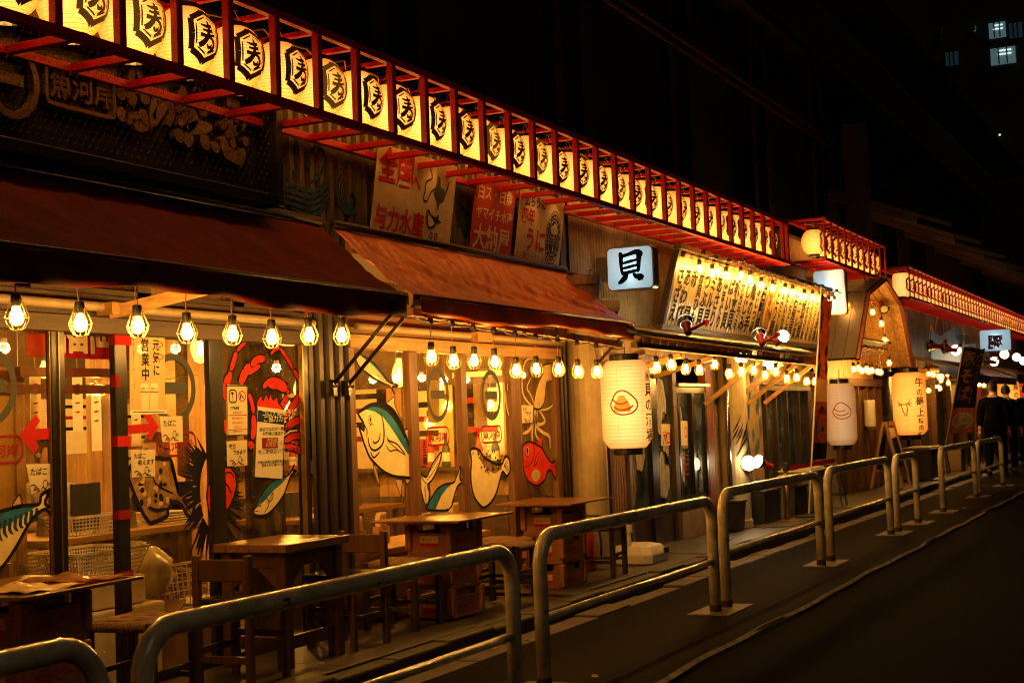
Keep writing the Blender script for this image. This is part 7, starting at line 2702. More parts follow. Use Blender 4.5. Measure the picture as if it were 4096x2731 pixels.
basket('plastic_basket', 'yellowish perforated basket on the inner table', 6.10, 6.44, 5.72, 5.95, .842, .945, 12, 5)
t = thing('menu_tablet', 'dark menu tablet standing in the perforated basket', 'tablet', (6.3, 5.86, .85))
MB().bx(6.20, 6.44, 5.84, 5.855, .86, 1.13).build('screen', 'bin_dark', t, bevel=.004)
basket('plastic_basket', 'perforated basket by the tuna pane on the inner counter', 7.90, 8.16, 5.10, 5.28, .562, .665, 10, 4)
t = thing('menu_tablet', 'dark menu tablet leaning in the basket behind the tuna pane', 'tablet', (8.0, 5.2, .6))
MB().bx(7.93, 8.14, 5.18, 5.192, .62, .92, Matrix.Rotation(.25, 3, 'Y')).build('screen', 'bin_dark', t, bevel=.004)
t = thing('inner_counter', 'low wooden counter inside behind the tuna pane', 'counter', (8.6, 5.4, .10))
MB().bx(7.82, 9.9, 5.06, 5.6, .52, .56).build('top', 'pale_wood_x', t)
MB().bx(7.82, 9.9, 5.55, 5.6, .10, .519).build('panel', 'tan_metal', t)
for x, y, lab in ((8.35, 5.3, 'chopstick holder behind the tuna tail'), (8.75, 5.35, 'chopstick holder behind the second pane'), (9.75, 5.3, 'chopstick holder behind the pufferfish tail')):
    t = thing('chopstick_holder', lab, 'holder', (x, y, .56))
    MB().bx(x - .05, x + .05, y - .04, y + .04, .561, .68).build('box', 'pale_wood_z', t)
    for k in range(9):
        MB().bx(x - .045 + k * .01, x - .039 + k * .01, y - .02, y + .02, .681, .76 + .01 * (k % 3)).build('chopstick', 'cream_print', t)
# stacked plates
for k in range(5):
    t = thing('serving_tray', f'{ORDN[k]} tray from the bottom of the tray stack on the inner table', 'tray', (7.05, 5.95, .842 + k * .016), 'stacked trays')
    z = .842 + k * .016
    MB().bx(6.94, 7.18, 5.80, 6.05, z, z + .009).build('plate', 'white_plastic', t, bevel=.003)
for i, (x, y) in enumerate(((6.52, 5.76), (6.72, 5.85), (6.16, 5.70 + .28))):
    t = thing('napkin_holder', f'{["metal napkin holder right of the yellow basket", "metal napkin holder in the middle of the inner table", "metal napkin holder behind the yellow basket"][i]}', 'holder', (x, y, .84))
    MB().prism([(x - .04, .842), (x + .04, .842), (x + .025, .94), (x - .025, .94)], wall_frame(y), .06).build('shell', 'steel', t)

# boxes and baskets inside the doorway
basket('plastic_basket', 'wide white draining basket on the foam boxes in the doorway', 5.50, 6.05, 5.16, 5.55, .66, .80, 26, 7, 'white_plastic', .8)
t = thing('foam_box', 'white foam box in the doorway, upper of two', 'box', (5.85, 5.3, .53))
MB().bx(5.62, 6.02, 5.16, 5.46, .505, .655).build('body', 'foam', t, bevel=.012)
t = thing('foam_box', 'white foam box with lid in the doorway, lower of two', 'box', (5.9, 5.3, .1))
MB().bx(5.60, 6.12, 5.14, 5.50, .10, .42).build('body', 'foam', t, bevel=.012)
MB().bx(5.585, 6.135, 5.125, 5.515, .421, .50).build('lid', 'foam', t, bevel=.014)
t = thing('cardboard_box', 'brown cardboard box with open flap behind the glass', 'box', (6.5, 5.3, .1))
MB().bx(6.20, 6.78, 5.12, 5.5, .10, .43).build('body', 'cardboard', t)
MB().bx(6.19, 6.30, 5.11, 5.35, .44, .448, Matrix.Rotation(-.7, 3, 'Y')).build('flap', 'cardboard', t)
t = thing('plastic_bag', 'large clear plastic bag full of goods beside the foam boxes', 'bag', (6.22, 5.42, .44))
mb = MB().lathe([(.05, .0), (.16, .02), (.20, .10), (.19, .19), (.12, .26), (.05, .28), (.06, .30)], 22, (6.22, 5.40, .5))
mb.v = [(x + .018 * math.sin(z * 60 + y * 30) + .012 * math.sin(z * 130), y + .02 * math.sin(x * 50 + z * 20), z + .012 * math.sin(x * 40)) for x, y, z in mb.v]
mb.build('film', 'clear_plastic', t, smooth=True)
basket('plastic_basket', 'tilted laundry basket with oblong holes on the cardboard box', 6.36, 6.80, 5.10, 5.40, .44, .64, 9, 4, 'white_plastic', .85)


# ================================================================== people
def skinned(name, joints, edges, radii, material, parent, root=0, sub=2):
    me = bpy.data.meshes.new(name)
    o0 = ORG[parent.name] if parent else Vector(joints[root])
    me.from_pydata([Vector(j) - o0 for j in joints], edges, [])
    me.materials.append(M[material])
    o = bpy.data.objects.new(name, me)
    COL.objects.link(o)
    if parent:
        o.parent = parent
    sk = o.modifiers.new('skin', 'SKIN')
    for i, r in enumerate(radii):
        d_ = me.skin_vertices[0].data[i]
        d_.radius = r if isinstance(r, tuple) else (r, r)
        d_.use_root = (i == root)
    sk.use_smooth_shade = True
    s = o.modifiers.new('sub', 'SUBSURF')
    s.levels = s.render_levels = sub
    ORG[o.name] = o0.copy()
    return o


def head_mesh(t, c, f, r, hair=True):
    """head facing direction f: skull, nose, ears and short hair"""
    f = Vector(f).normalized()
    s = f.cross(Vector((0, 0, 1))).normalized()
    mb_ = MB()
    n, m_ = 14, 10
    for j in range(m_ + 1):
        a = -PI / 2 + PI * j / m_
        for k in range(n):
            b = 2 * PI * k / n
            q = Vector((math.cos(a) * math.cos(b), math.cos(a) * math.sin(b), math.sin(a)))
            w = 1.0 if q.z > 0 else 1 - .22 * abs(q.z)
            p = Vector(c) + s * (q.x * r * .78 * w) + f * (q.y * r * .95 * (w if q.y < 0 else 1.0)) + Vector((0, 0, q.z * r * 1.18))
            mb_.v.append(tuple(p))
    for j in range(m_):
        for k in range(n):
            mb_.f.append((j * n + k, j * n + (k + 1) % n, (j + 1) * n + (k + 1) % n, (j + 1) * n + k))
    mb_.mi = [0] * len(mb_.f)
    mb_.tube([Vector(c) + f * r * .88 + Vector((0, 0, .02)), Vector(c) + f * r * 1.14 - Vector((0, 0, .012))], [.008, .016], 6)
    for q in (-1, 1):
        mb_.tube([Vector(c) + s * q * r * .74, Vector(c) + s * q * r * .88], [.022, .016], 8)
    hd = mb_.build('head', 'skin', t, smooth=True)
    for q in (-1, 1):
        MB().lathe([(.002, -.008), (.009, 0), (.002, .008)], 8, Vector(c) + s * q * r * .32 + f * r * .90 + Vector((0, 0, .012))).build('eye', 'ink', hd)
    MB().tube([Vector(c) + f * r * .92 - s * .022 - Vector((0, 0, r * .48)), Vector(c) + f * r * .96 - Vector((0, 0, r * .48)), Vector(c) + f * r * .92 + s * .022 - Vector((0, 0, r * .48))], .006, 6).build('mouth', 'red_print', hd)
    mb_ = MB()
    for j in range(8):
        a = -.35 + (PI / 2 + .35) * j / 7
        for k in range(n):
            b = 2 * PI * k / n
            q = Vector((math.cos(a) * math.cos(b), math.cos(a) * math.sin(b), math.sin(a)))
            front = max(0, q.y)
            zz = q.z if front < .3 else max(q.z, .45)
            p = Vector(c) + s * (q.x * r * .86) + f * (q.y * r * 1.02) - f * .004 + Vector((0, 0, zz * r * 1.27))
            mb_.v.append(tuple(p))
    for j in range(7):
        for k in range(n):
            mb_.f.append((j * n + k, j * n + (k + 1) % n, (j + 1) * n + (k + 1) % n, (j + 1) * n + k))
    mb_.mi = [0] * len(mb_.f)
    mb_.build('hair', 'hair', t, smooth=True)


def hand_part(t, w, d, n_, grip=False):
    """palm with four fingers and a thumb, hanging, slightly curled"""
    w = Vector(w)
    d = Vector(d).normalized()
    n_ = Vector(n_).normalized()
    s = d.cross(n_).normalized()
    mb_ = MB()
    mb_.tube([w, w + d * .035, w + d * .085], [.024, .030, .032], 8)
    for k in range(4):
        L_ = (.060, .072, .068, .052)[k]
        b = w + d * .082 + s * (-.027 + .018 * k)
        mb_.tube([b, b + d * L_ * .5 + n_ * .004, b + d * L_ * .85 + n_ * .022, b + d * L_ * .9 + n_ * .036], [.0092, .0088, .008, .006], 6)
    b = w + d * .03 - s * .028
    mb_.tube([b, b + d * .03 - s * .02, b + d * .06 - s * .022 + n_ * .01], [.011, .010, .007], 6)
    mb_.build('hand', 'skin', t, smooth=True)


def walker(x, y, heading, H, label, step=.30, bag=False):
    """man in a dark suit walking, seen from behind"""
    t_ = thing('person', label, 'person', (x, y, 0))
    f = Vector((math.cos(heading), math.sin(heading), 0))
    s = Vector((math.sin(heading), -math.cos(heading), 0))
    o = Vector((x, y, 0))
    k = H / 1.75
    J = lambda a, b, z: o + f * a * k + s * b * k + Vector((0, 0, z * k))
    joints = [J(0, 0, .95), J(0, 0, 1.12), J(.02, 0, 1.30), J(.02, 0, 1.44), J(.02, 0, 1.53),
              J(.02, .17, 1.42), J(-.02, .24, 1.16), J(.06, .25, .92), J(.09, .25, .86),
              J(.02, -.17, 1.42), J(.04, -.24, 1.16), J(-.04, -.25, .92), J(-.06, -.25, .86),
              J(0, .09, .88), J(.10, .10, .50), J(step * .55, .10, .09), J(step * .55 + .13, .10, .04),
              J(0, -.09, .88), J(-.02, -.10, .50), J(-step, -.10, .14), J(-step + .10, -.10, .04)]
    edges = [(0, 1), (1, 2), (2, 3), (3, 4), (3, 5), (5, 6), (6, 7), (7, 8), (3, 9), (9, 10), (10, 11), (11, 12), (0, 13), (13, 14), (14, 15), (15, 16), (0, 17), (17, 18), (18, 19), (19, 20)]
    rb = [.12, .13, .15, .09, .055, .065, .045, .033, .028, .065, .045, .033, .028, .085, .058, .040, .035, .085, .058, .040, .035]
    skinned('body', joints, edges, [r * k for r in rb], 'skin', t_)
    ij = list(range(0, 4)) + list(range(5, 8)) + list(range(9, 12)) + list(range(13, 16)) + list(range(17, 20))
    mp = {a: i for i, a in enumerate(ij)}
    rs = {0: (.18, .15), 1: (.18, .15), 2: (.20, .15), 3: .125, 5: .10, 6: .078, 7: .062, 9: .10, 10: .078, 11: .062, 13: .112, 14: .082, 15: .068, 17: .112, 18: .082, 19: .068}
    skinned('suit', [joints[a] for a in ij], [(mp[a], mp[b]) for a, b in edges if a in mp and b in mp], [(tuple(v * k for v in rs[a]) if isinstance(rs[a], tuple) else rs[a] * k) for a in ij], 'suit', t_)
    head_mesh(t_, J(.03, 0, 1.64), f, .105 * k)
    MB().lathe([(.058, 1.50 * k), (.062, 1.53 * k), (.060, 1.56 * k)], 14, o + f * .02).build('shirt_collar', 'white_paper', t_)
    for a, b in ((joints[15], joints[16]), (joints[19], joints[20])):
        MB().tube([a + Vector((0, 0, -.03)) - f * .03, a - Vector((0, 0, .045)) + f * .06, Vector((b.x, b.y, max(.045, b.z))) + f * .05], [.048, .05, .036], 10).build('shoe', 'leather', t_, smooth=True)
    hand_part(t_, joints[8], (f * .2 - Vector((0, 0, 1))), f)
    hand_part(t_, joints[12], (-f * .1 - Vector((0, 0, 1))), f)
    if bag:
        pass
    return t_


walker(28.25, 3.66, .03, 1.80, 'man in a black suit walking away, nearest of the group', .30)
walker(29.7, 3.60, .02, 1.74, 'person in a dark coat walking close ahead of the nearest man', -.18)
walker(31.2, 3.38, .05, 1.76, 'person in dark clothes cut off by the right edge', .22)


def sitter(x, y, heading, label, shirt):
    t_ = thing('person', label, 'person', (x, y, .10))
    f = Vector((math.cos(heading), math.sin(heading), 0))
    s = Vector((math.sin(heading), -math.cos(heading), 0))
    o = Vector((x, y, .10))
    J = lambda a, b, z: o + f * a + s * b + Vector((0, 0, z))
    joints = [J(0, 0, .50), J(-.01, 0, .68), J(.02, 0, .86), J(.04, 0, .98), J(.06, 0, 1.07),
              J(.04, .17, .95), J(.10, .22, .74), J(.30, .14, .76), J(.04, -.17, .95), J(.10, -.22, .74), J(.30, -.12, .76),
              J(.10, .10, .50), J(.42, .12, .50), J(.42, .12, .10), J(.52, .12, .05), J(.10, -.10, .50), J(.42, -.12, .50), J(.42, -.12, .10), J(.52, -.12, .05)]
    edges = [(0, 1), (1, 2), (2, 3), (3, 4), (3, 5), (5, 6), (6, 7), (3, 8), (8, 9), (9, 10), (0, 11), (11, 12), (12, 13), (13, 14), (0, 15), (15, 16), (16, 17), (17, 18)]
    skinned('body', joints, edges, [.13, .13, .14, .085, .052, .062, .044, .030, .062, .044, .030, .085, .062, .045, .035, .085, .062, .045, .035], 'skin', t_)
    ij = [0, 1, 2, 3, 5, 6, 8, 9, 11, 12, 15, 16]
    mp = {a: i for i, a in enumerate(ij)}
    rs = {0: .16, 1: .155, 2: .17, 3: .105, 5: .08, 6: .06, 8: .08, 9: .06, 11: .105, 12: .08, 15: .105, 16: .08}
    skinned('clothes', [joints[a] for a in ij], [(mp[a], mp[b]) for a, b in edges if a in mp and b in mp], [rs[a] for a in ij], shirt, t_)
    head_mesh(t_, J(.08, 0, 1.19), f, .10)
    hand_part(t_, joints[7], f, Vector((0, 0, -1)))
    hand_part(t_, joints[10], f, Vector((0, 0, -1)))
    # low block seat
    st_ = thing('block_stool', 'wooden block stool under ' + label.replace('person', 'the person'), 'stool', (x, y, .10))
    MB().bx(x - .18, x + .18, y - .18, y + .18, .10, .46).build('block', 'wood_z', st_, bevel=.006)
    return t_


sitter(6.9, 6.75, -1.7, 'person in a striped shirt seated behind the flatfish pane', 'shirt')
sitter(7.75, 6.45, 2.9, 'person in dark clothes seated near the tray stack inside', 'suit')

# ================================================================== wooden gable porch
gp = thing('gable_porch', 'open wooden gable porch with plank lining under the short lantern rack', 'porch', (21.7, 4.6, .12))
YG0, YG1 = 4.28, 4.96
prof = [(19.50, 2.06), (20.42, 3.02), (21.66, 3.31), (22.86, 3.00), (23.62, 2.04)]
for i in range(4):
    a, b = prof[i], prof[i + 1]
    d_ = Vector((b[0] - a[0], 0, b[1] - a[1]))
    nrm = Vector((-d_.z, 0, d_.x)).normalized()
    n = 4
    for k in range(n):
        y0 = YG0 + (YG1 - YG0) * k / n
        y1 = YG0 + (YG1 - YG0) * (k + 1) / n - .006
        mb = MB()
        p0, p1 = Vector((a[0], 0, a[1])), Vector((b[0], 0, b[1]))
        vs = []
        for q in (p0, p1):
            for (yy, l) in ((y0, 0), (y1, 0), (y1, .04), (y0, .04)):
                vs.append((q.x + nrm.x * l, yy, q.z + nrm.z * l))
        mb.add(vs, [(0, 1, 5, 4), (1, 2, 6, 5), (2, 3, 7, 6), (3, 0, 4, 7), (3, 2, 1, 0), (4, 5, 6, 7)])
        mb.build('side_plank' if i in (0, 3) else 'roof_plank', 'roof_dark' if i < 2 else 'gable_wood', gp)
    MB().bar((a[0], YG0 - .02, a[1]), (b[0], YG0 - .02, b[1]), .04, .06, (0, 1, 0)).build('barge_board', 'red_post_wood', gp)
# plank lining at the back of the porch
n = 13
for k in range(n):
    x0 = 19.62 + (23.55 - 19.62) * k / n
    x1 = 19.62 + (23.55 - 19.62) * (k + 1) / n - .008
    def zr(x):
        for i in range(4):
            if prof[i][0] <= x <= prof[i + 1][0]:
                q = (x - prof[i][0]) / (prof[i + 1][0] - prof[i][0])
                return prof[i][1] + (prof[i + 1][1] - prof[i][1]) * q
        return 2.0
    za, zb = max(2.1, zr(x0) - .01), max(2.1, zr(x1) - .01)
    mb = MB()
    vs = [(x0, 4.90, 1.75), (x1, 4.90, 1.75), (x1, 4.90, zb), (x0, 4.90, za), (x0, 4.93, 1.75), (x1, 4.93, 1.75), (x1, 4.93, zb), (x0, 4.93, za)]
    mb.add(vs, [(0, 1, 2, 3), (5, 4, 7, 6), (0, 4, 5, 1), (1, 5, 6, 2), (2, 6, 7, 3), (3, 7, 4, 0)])
    mb.build('lining_plank', 'gable_wood', gp)
# front wall below the gable: corrugated sheets, doors and posts
MB().bx(20.12, 26.5, 4.97, 5.05, .12, 3.7).build('wall', 'brown_metal', gp)
MB().corr(20.15, 20.9, 4.94, .12, 1.74, pitch=.08, amp=.02).build('corrugated_panel', 'tan_metal', gp)
for x in (20.95, 21.5, 22.3, 22.9, 23.5, 24.0):
    MB().bx(x, x + .07, 4.88, 4.96, .12, 1.74).build('post', 'wood_z', gp, bevel=.004)
MB().corr(21.05, 24.0, 4.945, .12, 1.74, pitch=.14, amp=.03).build('door_panel', 'wood_z', gp)
MB().bx(20.0, 24.1, 4.86, 4.96, 1.742, 1.86).build('lintel', 'wood_x', gp)
# small shed roof with a row of bulbs
sr = thing('shed_roof', 'small dark plank shed roof inside the gable porch', 'roof', (21.2, 4.6, 2.2))
MB().bx(19.9, 22.6, 4.38, 4.90, 2.30, 2.33, Matrix.Rotation(-.32, 3, 'X')).build('boards', 'dark_wood_x', sr)
for k in range(9):
    MB().bx(20.0 + k * .3, 20.06 + k * .3, 4.42, 4.88, 2.20, 2.25, Matrix.Rotation(-.32, 3, 'X')).build('rafter', 'wood_z', sr)
B5 = [(21.03,3.01),(21.448,2.82),(22.038,2.675),(22.243,2.423),(22.494,2.079)]
for i, (x, z) in enumerate(B5):
    put_lamp(x, 4.42, z, .22, f'{ORDN[i]} caged bulb from the top hanging in the wooden gable', 'caged bulbs in the wooden gable', 18)
B6 = [(20.561,1.954),(20.894,1.975),(21.103,1.942),(21.404,1.968),(21.573,1.944),(21.806,1.958),(22.196,1.948),(22.435,1.94)]
for i, (x, z) in enumerate(B6):
    put_lamp(x, 4.55, z, .18, f'{ORDN[i]} caged bulb from the left in the row under the shed roof', 'caged bulbs under the shed roof', 8)
q = [(22.469,2.923)][0]
put_spot(False, (q[0], 4.45, q[1]), (-.6, -.3, -.5), 'unlit red reflector lamp hanging in the wooden gable', G)
for k in range(4):
    a, b = B5[k], B5[k + 1]
t = thing('gable_cable', 'black lamp cable strung down the wooden gable', 'cable', (22, 4.44, 2.4))
MB().tube([(x, 4.44, z + .32) for x, z in B5], .008, 5).build('lead', 'cable', t)

# stove pipe and dark hood at the corner
sp = thing('stove_pipe', 'thick black stove pipe with an elbow beside the wooden gable', 'pipe', (25.2, 4.75, 1.9))
MB().tube([(25.3, 4.78, 1.95), (25.3, 4.78, 2.40), (25.28, 4.78, 2.62), (25.12, 4.78, 2.78), (24.85, 4.82, 2.84), (24.6, 4.95, 2.84)], .17, 16).build('pipe', 'bin_dark', sp, smooth=True)
MB().lathe([(.19, 1.93), (.19, 2.0), (.18, 2.02)], 18, (25.3, 4.78, 0)).build('collar', 'steel', sp)
MB().lathe([(.16, 1.35), (.165, 1.95)], 18, (25.3, 4.78, 0)).build('lower_pipe', 'brown_metal', sp)

# ================================================================== banners
def banner(name, label, x, y, z0, z1, w, lean, turn, face, bands):
    t_ = thing(name, label, 'banner', (x, y, ZP))
    top = Vector((x, y - lean * 1.08, z1 + .12))
    MB().tube([(x, y, ZP), (x, y - lean * (z0 - ZP) / (z1 - ZP), z0), top], .011, 8).build('pole', 'white_plastic', t_)
    MB().lathe([(.16, ZP), (.16, ZP + .03), (.02, ZP + .05)], 16, (x, y, 0)).build('foot', 'bin_dark', t_)
    cu_, su_ = math.cos(turn), math.sin(turn)
    n, m_ = 14, 30
    for nm, ma, mb0, mb1 in bands:
        mbd = MB()
        vs_ = []
        for j in range(m_ + 1):
            zq = mb0 + (mb1 - mb0) * j / m_
            z = z0 + (z1 - z0) * zq
            ox = x
            oy = y - lean * (z - ZP) / (z1 - ZP)
            for i in range(n + 1):
                a = w * i / n
                wv_ = .025 * math.sin(i * .55 + zq * 5) * (i / n)
                vs_.append((ox + a * cu_ - wv_ * su_, oy - a * su_ - wv_ * cu_, z + .02 * math.sin(i * .4) * zq))
        mbd.add(vs_, [(j * (n + 1) + i, j * (n + 1) + i + 1, (j + 1) * (n + 1) + i + 1, (j + 1) * (n + 1) + i) for j in range(m_) for i in range(n)])
        o_ = mbd.build(nm, ma, t_, smooth=True)
        o_.modifiers.new('thickness', 'SOLIDIFY').thickness = .002
    return t_


class BannerFrame:
    def __init__(self, x, y, z0, z1, w, lean, turn):
        self.a = (x, y, z0, z1, w, lean, turn)
        self.n = Vector((0, -1, 0))

    def __call__(self, u, v, lift=0.0):
        x, y, z0, z1, w, lean, turn = self.a
        zq = v
        z = z0 + (z1 - z0) * zq
        ox = x
        oy = y - lean * (z - ZP) / (z1 - ZP)
        i = u / w * 14
        wv_ = .025 * math.sin(i * .55 + zq * 5) * (i / 14) + lift
        cu_, su_ = math.cos(turn), math.sin(turn)
        return Vector((ox + u * cu_ - wv_ * su_, oy - u * su_ - wv_ * cu_, z + .02 * math.sin(i * .4) * zq))


P1 = (16.75, 4.33, .80, 2.72, .44, .27, .10)
t = banner('food_banner', 'tall flame patterned food banner in front of the unlit lantern', P1[0], P1[1], P1[2], P1[3], P1[4], P1[5], P1[6], None,
           (('hem', 'banner_dark', 0, .10), ('dish_print', 'banner_food', .10, .36), ('plain_band', 'banner_cream', .36, .50), ('cloth', 'banner_flame', .50, 1.0)))
A = Art(BannerFrame(*P1), .004)
random.seed(8)
for k in range(30):
    v = .50 + .5 * random.random()
    u = random.choice([random.uniform(.02, .12), random.uniform(.25, .40)])
    A.stroke([(u, v), (u + random.uniform(-.04, .04), v + .03), (u + random.uniform(-.04, .04), v + .07)], [.05, .035, .006], 'flame', 'banner_dark', .001)
for k in range(14):
    A.disc(random.uniform(.08, .34), random.uniform(.13, .33), .04, .018, 'dish', ['fish_red', 'cream_print', 'fish_pale', 'green_print'][k % 4], .001 + .0002 * k, 10)
A.build(t)
P2 = (25.0, 4.18, .90, 2.35, .58, .50, .55)
t = banner('food_banner', 'leaning brown noodle banner with yellow brush lettering beside the men', P2[0], P2[1], P2[2], P2[3], P2[4], P2[5], P2[6], None,
           (('dish_print', 'banner_food', 0, .30), ('cloth', 'banner_dark', .30, 1.0)))
A = Art(BannerFrame(*P2), .004)
for k, ch in enumerate('豚そば'):
    vs_, fs_ = glyph(ch, .03)
    A._m('lettering', 'banner_flame').add([A.fr(.06 + a * .30, .80 - .20 * k + b * .18, .006) for a, b in vs_], fs_)
for k, ch in enumerate('どっさり!!'):
    vs_, fs_ = glyph(ch, .03)
    A._m('lettering', 'banner_flame').add([A.fr(.36 + a * .2, .86 - .10 * k + b * .10, .006) for a, b in vs_], fs_)
A.disc(.31, .15, .26, .10, 'bowl', 'cream_print', .001)
A.disc(.31, .16, .21, .075, 'noodles', 'fish_pale', .002)
A.build(t)

# ================================================================== A-frame board, bins and stools further on
t = thing('a_frame_board', 'folding wooden A-frame menu board with a blue screen', 'sign', (23.05, 4.6, ZP))
for x in (22.76, 23.36):
    MB().bar((x, 4.36, ZP), (x, 4.585, 1.17), .045, .03, (1, 0, 0)).build('leg', 'pale_wood_z', t)
    MB().bar((x, 4.86, ZP), (x, 4.615, 1.17), .045, .03, (1, 0, 0)).build('leg', 'pale_wood_z', t)
    MB().bar((x, 4.42, .40), (x, 4.80, .40), .02, .03, (1, 0, 0)).build('cross_bar', 'pale_wood_y', t)
fr = Frame((22.80, 4.415, .42), (1, 0, 0), Vector((0, .16, .72)))
MB().prism([(0, 0), (.52, 0), (.52, .70), (0, .70)], fr, .014).build('board', 'red_print', t)
fr = Frame((22.80, 4.411, .42), (1, 0, 0), Vector((0, .16, .72)))
MB().prism([(.04, .04), (.48, .04), (.48, .66), (.04, .66)], fr, .003).build('screen', 'board_screen', t)
fr = Frame((22.80, 4.80, .42), (1, 0, 0), Vector((0, -.16, .72)))
MB().prism([(0, 0), (.52, 0), (.52, .70), (0, .70)], fr, .014).build('board', 'bin_dark', t)
t = thing('paper_roll', 'white paper roll standing behind the A-frame board', 'roll', (22.95, 4.85, 1.15))
MB().lathe([(.085, 1.10), (.09, 1.12), (.09, 1.50), (.085, 1.52)], 16, (22.85, 4.84, 0)).build('roll', 'white_paper', t)
MB().bx(22.74, 22.96, 4.76, 4.87, 1.06, 1.0999).build('ledge', 'wood_x', t)
tub('storage_box', 'large grey lidded bin right of the A-frame board', 25.3, 26.6, 4.35, 4.9, .50, 'bin_grey', 'bin_grey')
tub('storage_box', 'small brown crate behind the farthest barriers', 28.3, 28.9, 4.3, 4.7, .42, 'cardboard', None)
for i, x in enumerate((27.2, 29.6, 33.0, 34.0)):
    t = thing('round_stool', f'{ORDN[i]} dark stool from the left among the far stalls', 'stool', (x, 4.5, ZP), 'far dark stools')
    MB().lathe([(.16, .56), (.17, .58), (.16, .61)], 14, (x, 4.5, 0)).build('seat', 'leather', t)
    for k in range(4):
        a = PI / 4 + k * PI / 2
        MB().tube([(x + .12 * math.cos(a), 4.5 + .12 * math.sin(a), .56), (x + .2 * math.cos(a), 4.5 + .2 * math.sin(a), .12)], .014, 6).build('leg', 'bin_dark', t)

# ================================================================== far stalls on the right
fs = thing('far_stalls', 'far row of stall fronts with blue painted corrugated wall', 'shop', (35, 4.95, .12))
MB().corr(27.0, 46, 5.0, .12, 3.7, pitch=.10, amp=.02).build('wall', 'upper_metal', fs)
A = Art(wall_frame(4.985), 0)
A.poly([(29.6, 2.1), (36, 2.1), (36, 2.9), (33, 3.15), (30.8, 2.85), (29.8, 3.0)], 'blue_mural', 'splash_blue')
A.stroke([(29.4, 2.6), (29.8, 3.0), (30.2, 2.9), (30.6, 3.2), (31.2, 3.3), (31.4, 2.9), (31.3, 2.2)], .09, 'yellow_line', 'banner_flame', .001)
A.stroke([(32.4, 3.2), (32.6, 2.7), (32.5, 2.2)], .25, 'red_splash', 'magenta', .0012)
A.poly([(31.4, 2.3), (34.6, 2.3), (34.6, 2.75), (31.4, 2.75)], 'blue_panel', 'lightbox' if False else 'splash_blue', .0014)
A.build(fs)
for k in range(9):
    x = 27.2 + k * 1.9
    MB().bx(x, x + .12, 4.86, 4.98, .12, 2.3).build('post', 'wood_z', fs)
MB().bx(27.0, 46, 4.88, 4.99, 1.9, 2.05).build('lintel', 'wood_x', fs)
for k in range(8):
    x = 27.4 + k * 1.9
    MB().bx(x, x + 1.66, 4.94, 4.96, .3, 1.88).build('pane', 'dusty_glass', fs)
# red plaque boards above
t = thing('red_plaques', 'red wooden plaques on the wall beside the stove pipe', 'plaque', (25.9, 4.92, 2.7))
for k in range(5):
    MB().bx(25.75 + k * .22, 25.93 + k * .22, 4.90, 4.93, 2.60 + .05 * (k % 2), 3.12).build('plaque', 'red_board', t)
# canopy strips over the stalls
def canopy(name, label, x0, x1, z0, z1, y0, y1, material, cat='awning'):
    t_ = thing(name, label, cat, ((x0 + x1) / 2, y1, z0))
    mb_ = MB()
    mb_.add([(x0, y0, z0), (x1, y0, z0), (x1, y1, z1), (x0, y1, z1), (x0, y0, z0 - .02), (x1, y0, z0 - .02), (x1, y1, z1 - .02), (x0, y1, z1 - .02)],
            [(0, 1, 2, 3), (7, 6, 5, 4), (0, 4, 5, 1), (1, 5, 6, 2), (2, 6, 7, 3), (3, 7, 4, 0)])
    mb_.build('sheet', material, t_)
    MB().bx(x0, x1, y0 - .012, y0 - .004, z0 - .16, z0).build('valance', material, t_)
    for k in range(int((x1 - x0) / .4)):
        x = x0 + .1 + k * .4
        MB().bx(x, x + .06, y0 + .02, y1 - .02, z0 - .1, z0 - .05).build('rafter', 'wood_x', t_)
    return t_


canopy('stall_canopy', 'first dark wooden canopy over the far stalls', 26.6, 29.3, 2.12, 2.35, 4.35, 4.95, 'dark_wood_x')
canopy('stall_canopy', 'dark red striped canopy behind the noodle banner', 30.0, 36.4, 1.98, 2.34, 4.15, 4.95, 'awning_red')
canopy('stall_canopy', 'last dark canopy of the far stalls at the right edge', 36.9, 44, 2.12, 2.35, 4.35, 4.95, 'dark_wood_x')
B7 = [(26.41,1.966),(26.896,1.959),(27.496,1.94),(27.811,1.944),(28.457,1.993),(27.689,1.868),(28.517,1.82),(27.541,1.711),(26.317,1.667),(32.318,1.811),(32.757,1.822),(33.423,1.803),(36.807,1.806),(40.211,2.076)]
for i, (x, z) in enumerate(B7):
    put_lamp(x, 4.5, z, .15, f'{ORDN[i]} caged bulb from the left among the far stalls', 'caged bulbs of the far stalls', 18)
S5 = [(27.392,2.409),(29.813,2.385),(32.6,2.308),(34.47,2.514),(36.802,2.504),(38.213,2.447)]
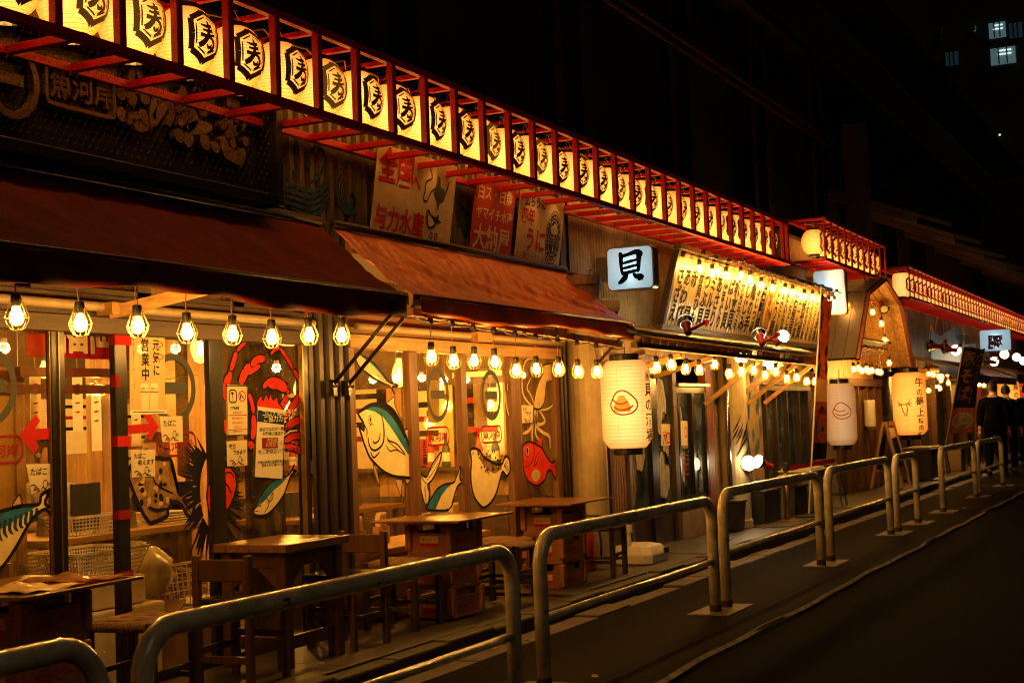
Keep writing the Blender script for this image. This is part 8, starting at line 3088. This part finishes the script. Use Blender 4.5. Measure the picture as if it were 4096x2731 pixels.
for i, (x, z) in enumerate(S5):
    put_spot(True, (x, 4.15, z), (-.9, -.3, 0), f'{ORDN[i]} white floodlight globe from the left above the far stalls', 'white floodlights above the far stalls', 1.35, 14)
S6 = [(27.126,2.437),(32.492,2.329),(35.058,2.554),(25.503,2.451)]
for i, (x, z) in enumerate(S6):
    put_spot(False, (x, 4.3, z), (.4, .8, .2), f'{ORDN[i]} floodlight seen from behind above the far stalls', 'floodlights seen from behind', 1.25)
t = thing('red_drum_lantern', 'red glowing lantern at the right edge behind the men', 'lantern', (40.5, 4.4, 1.0))
prof_ = [(.20 + .06 * math.sin(PI * i / 12), 1.0 + .9 * i / 12) for i in range(13)]
MB().lathe(prof_, 20, (40.5, 4.4, 0)).build('paper_body', mat('red_lantern_paper', (.5, .03, .02), .6, var=.2, emit=.5, ecol=(1, .05, .02)), t, smooth=True)
MB().lathe([(.16, .95), (.16, .999)], 16, (40.5, 4.4, 0)).build('rim', 'black_paint', t)

# tall timber mast behind the gable and stepped plywood canopy over the far shops
MB_ = MB().bx(24.0, 24.5, 4.98, 5.3, 2.9, 6.2).build('timber_mast', 'dark_wood_z')
tag(MB_, 'dark timber mast rising between the two right lantern racks', 'mast')
cn = thing('stepped_canopy', 'stepped plywood canopy high above the far lantern rack', 'canopy', (36, 6, 4.6))
for k in range(7):
    x0 = 24.8 + k * 4.1
    mb = MB()
    z0 = 4.62 + .04 * k
    mb.add([(x0, 4.3, z0), (x0 + 3.9, 4.3, z0 + .25), (x0 + 3.9, 8.5, z0 + 1.9), (x0, 8.5, z0 + 1.65),
            (x0, 4.3, z0 + .08), (x0 + 3.9, 4.3, z0 + .33), (x0 + 3.9, 8.5, z0 + 1.98), (x0, 8.5, z0 + 1.73)],
           [(3, 2, 1, 0), (4, 5, 6, 7), (0, 1, 5, 4), (1, 2, 6, 5), (2, 3, 7, 6), (3, 0, 4, 7)])
    mb.build('panel', 'canopy_ply', cn)
    MB().bar((x0 + .05, 4.3, z0 - .06), (x0 + .05, 8.5, z0 + 1.58), .1, .12, (1, 0, 0)).build('joist', 'canopy_ply', cn)
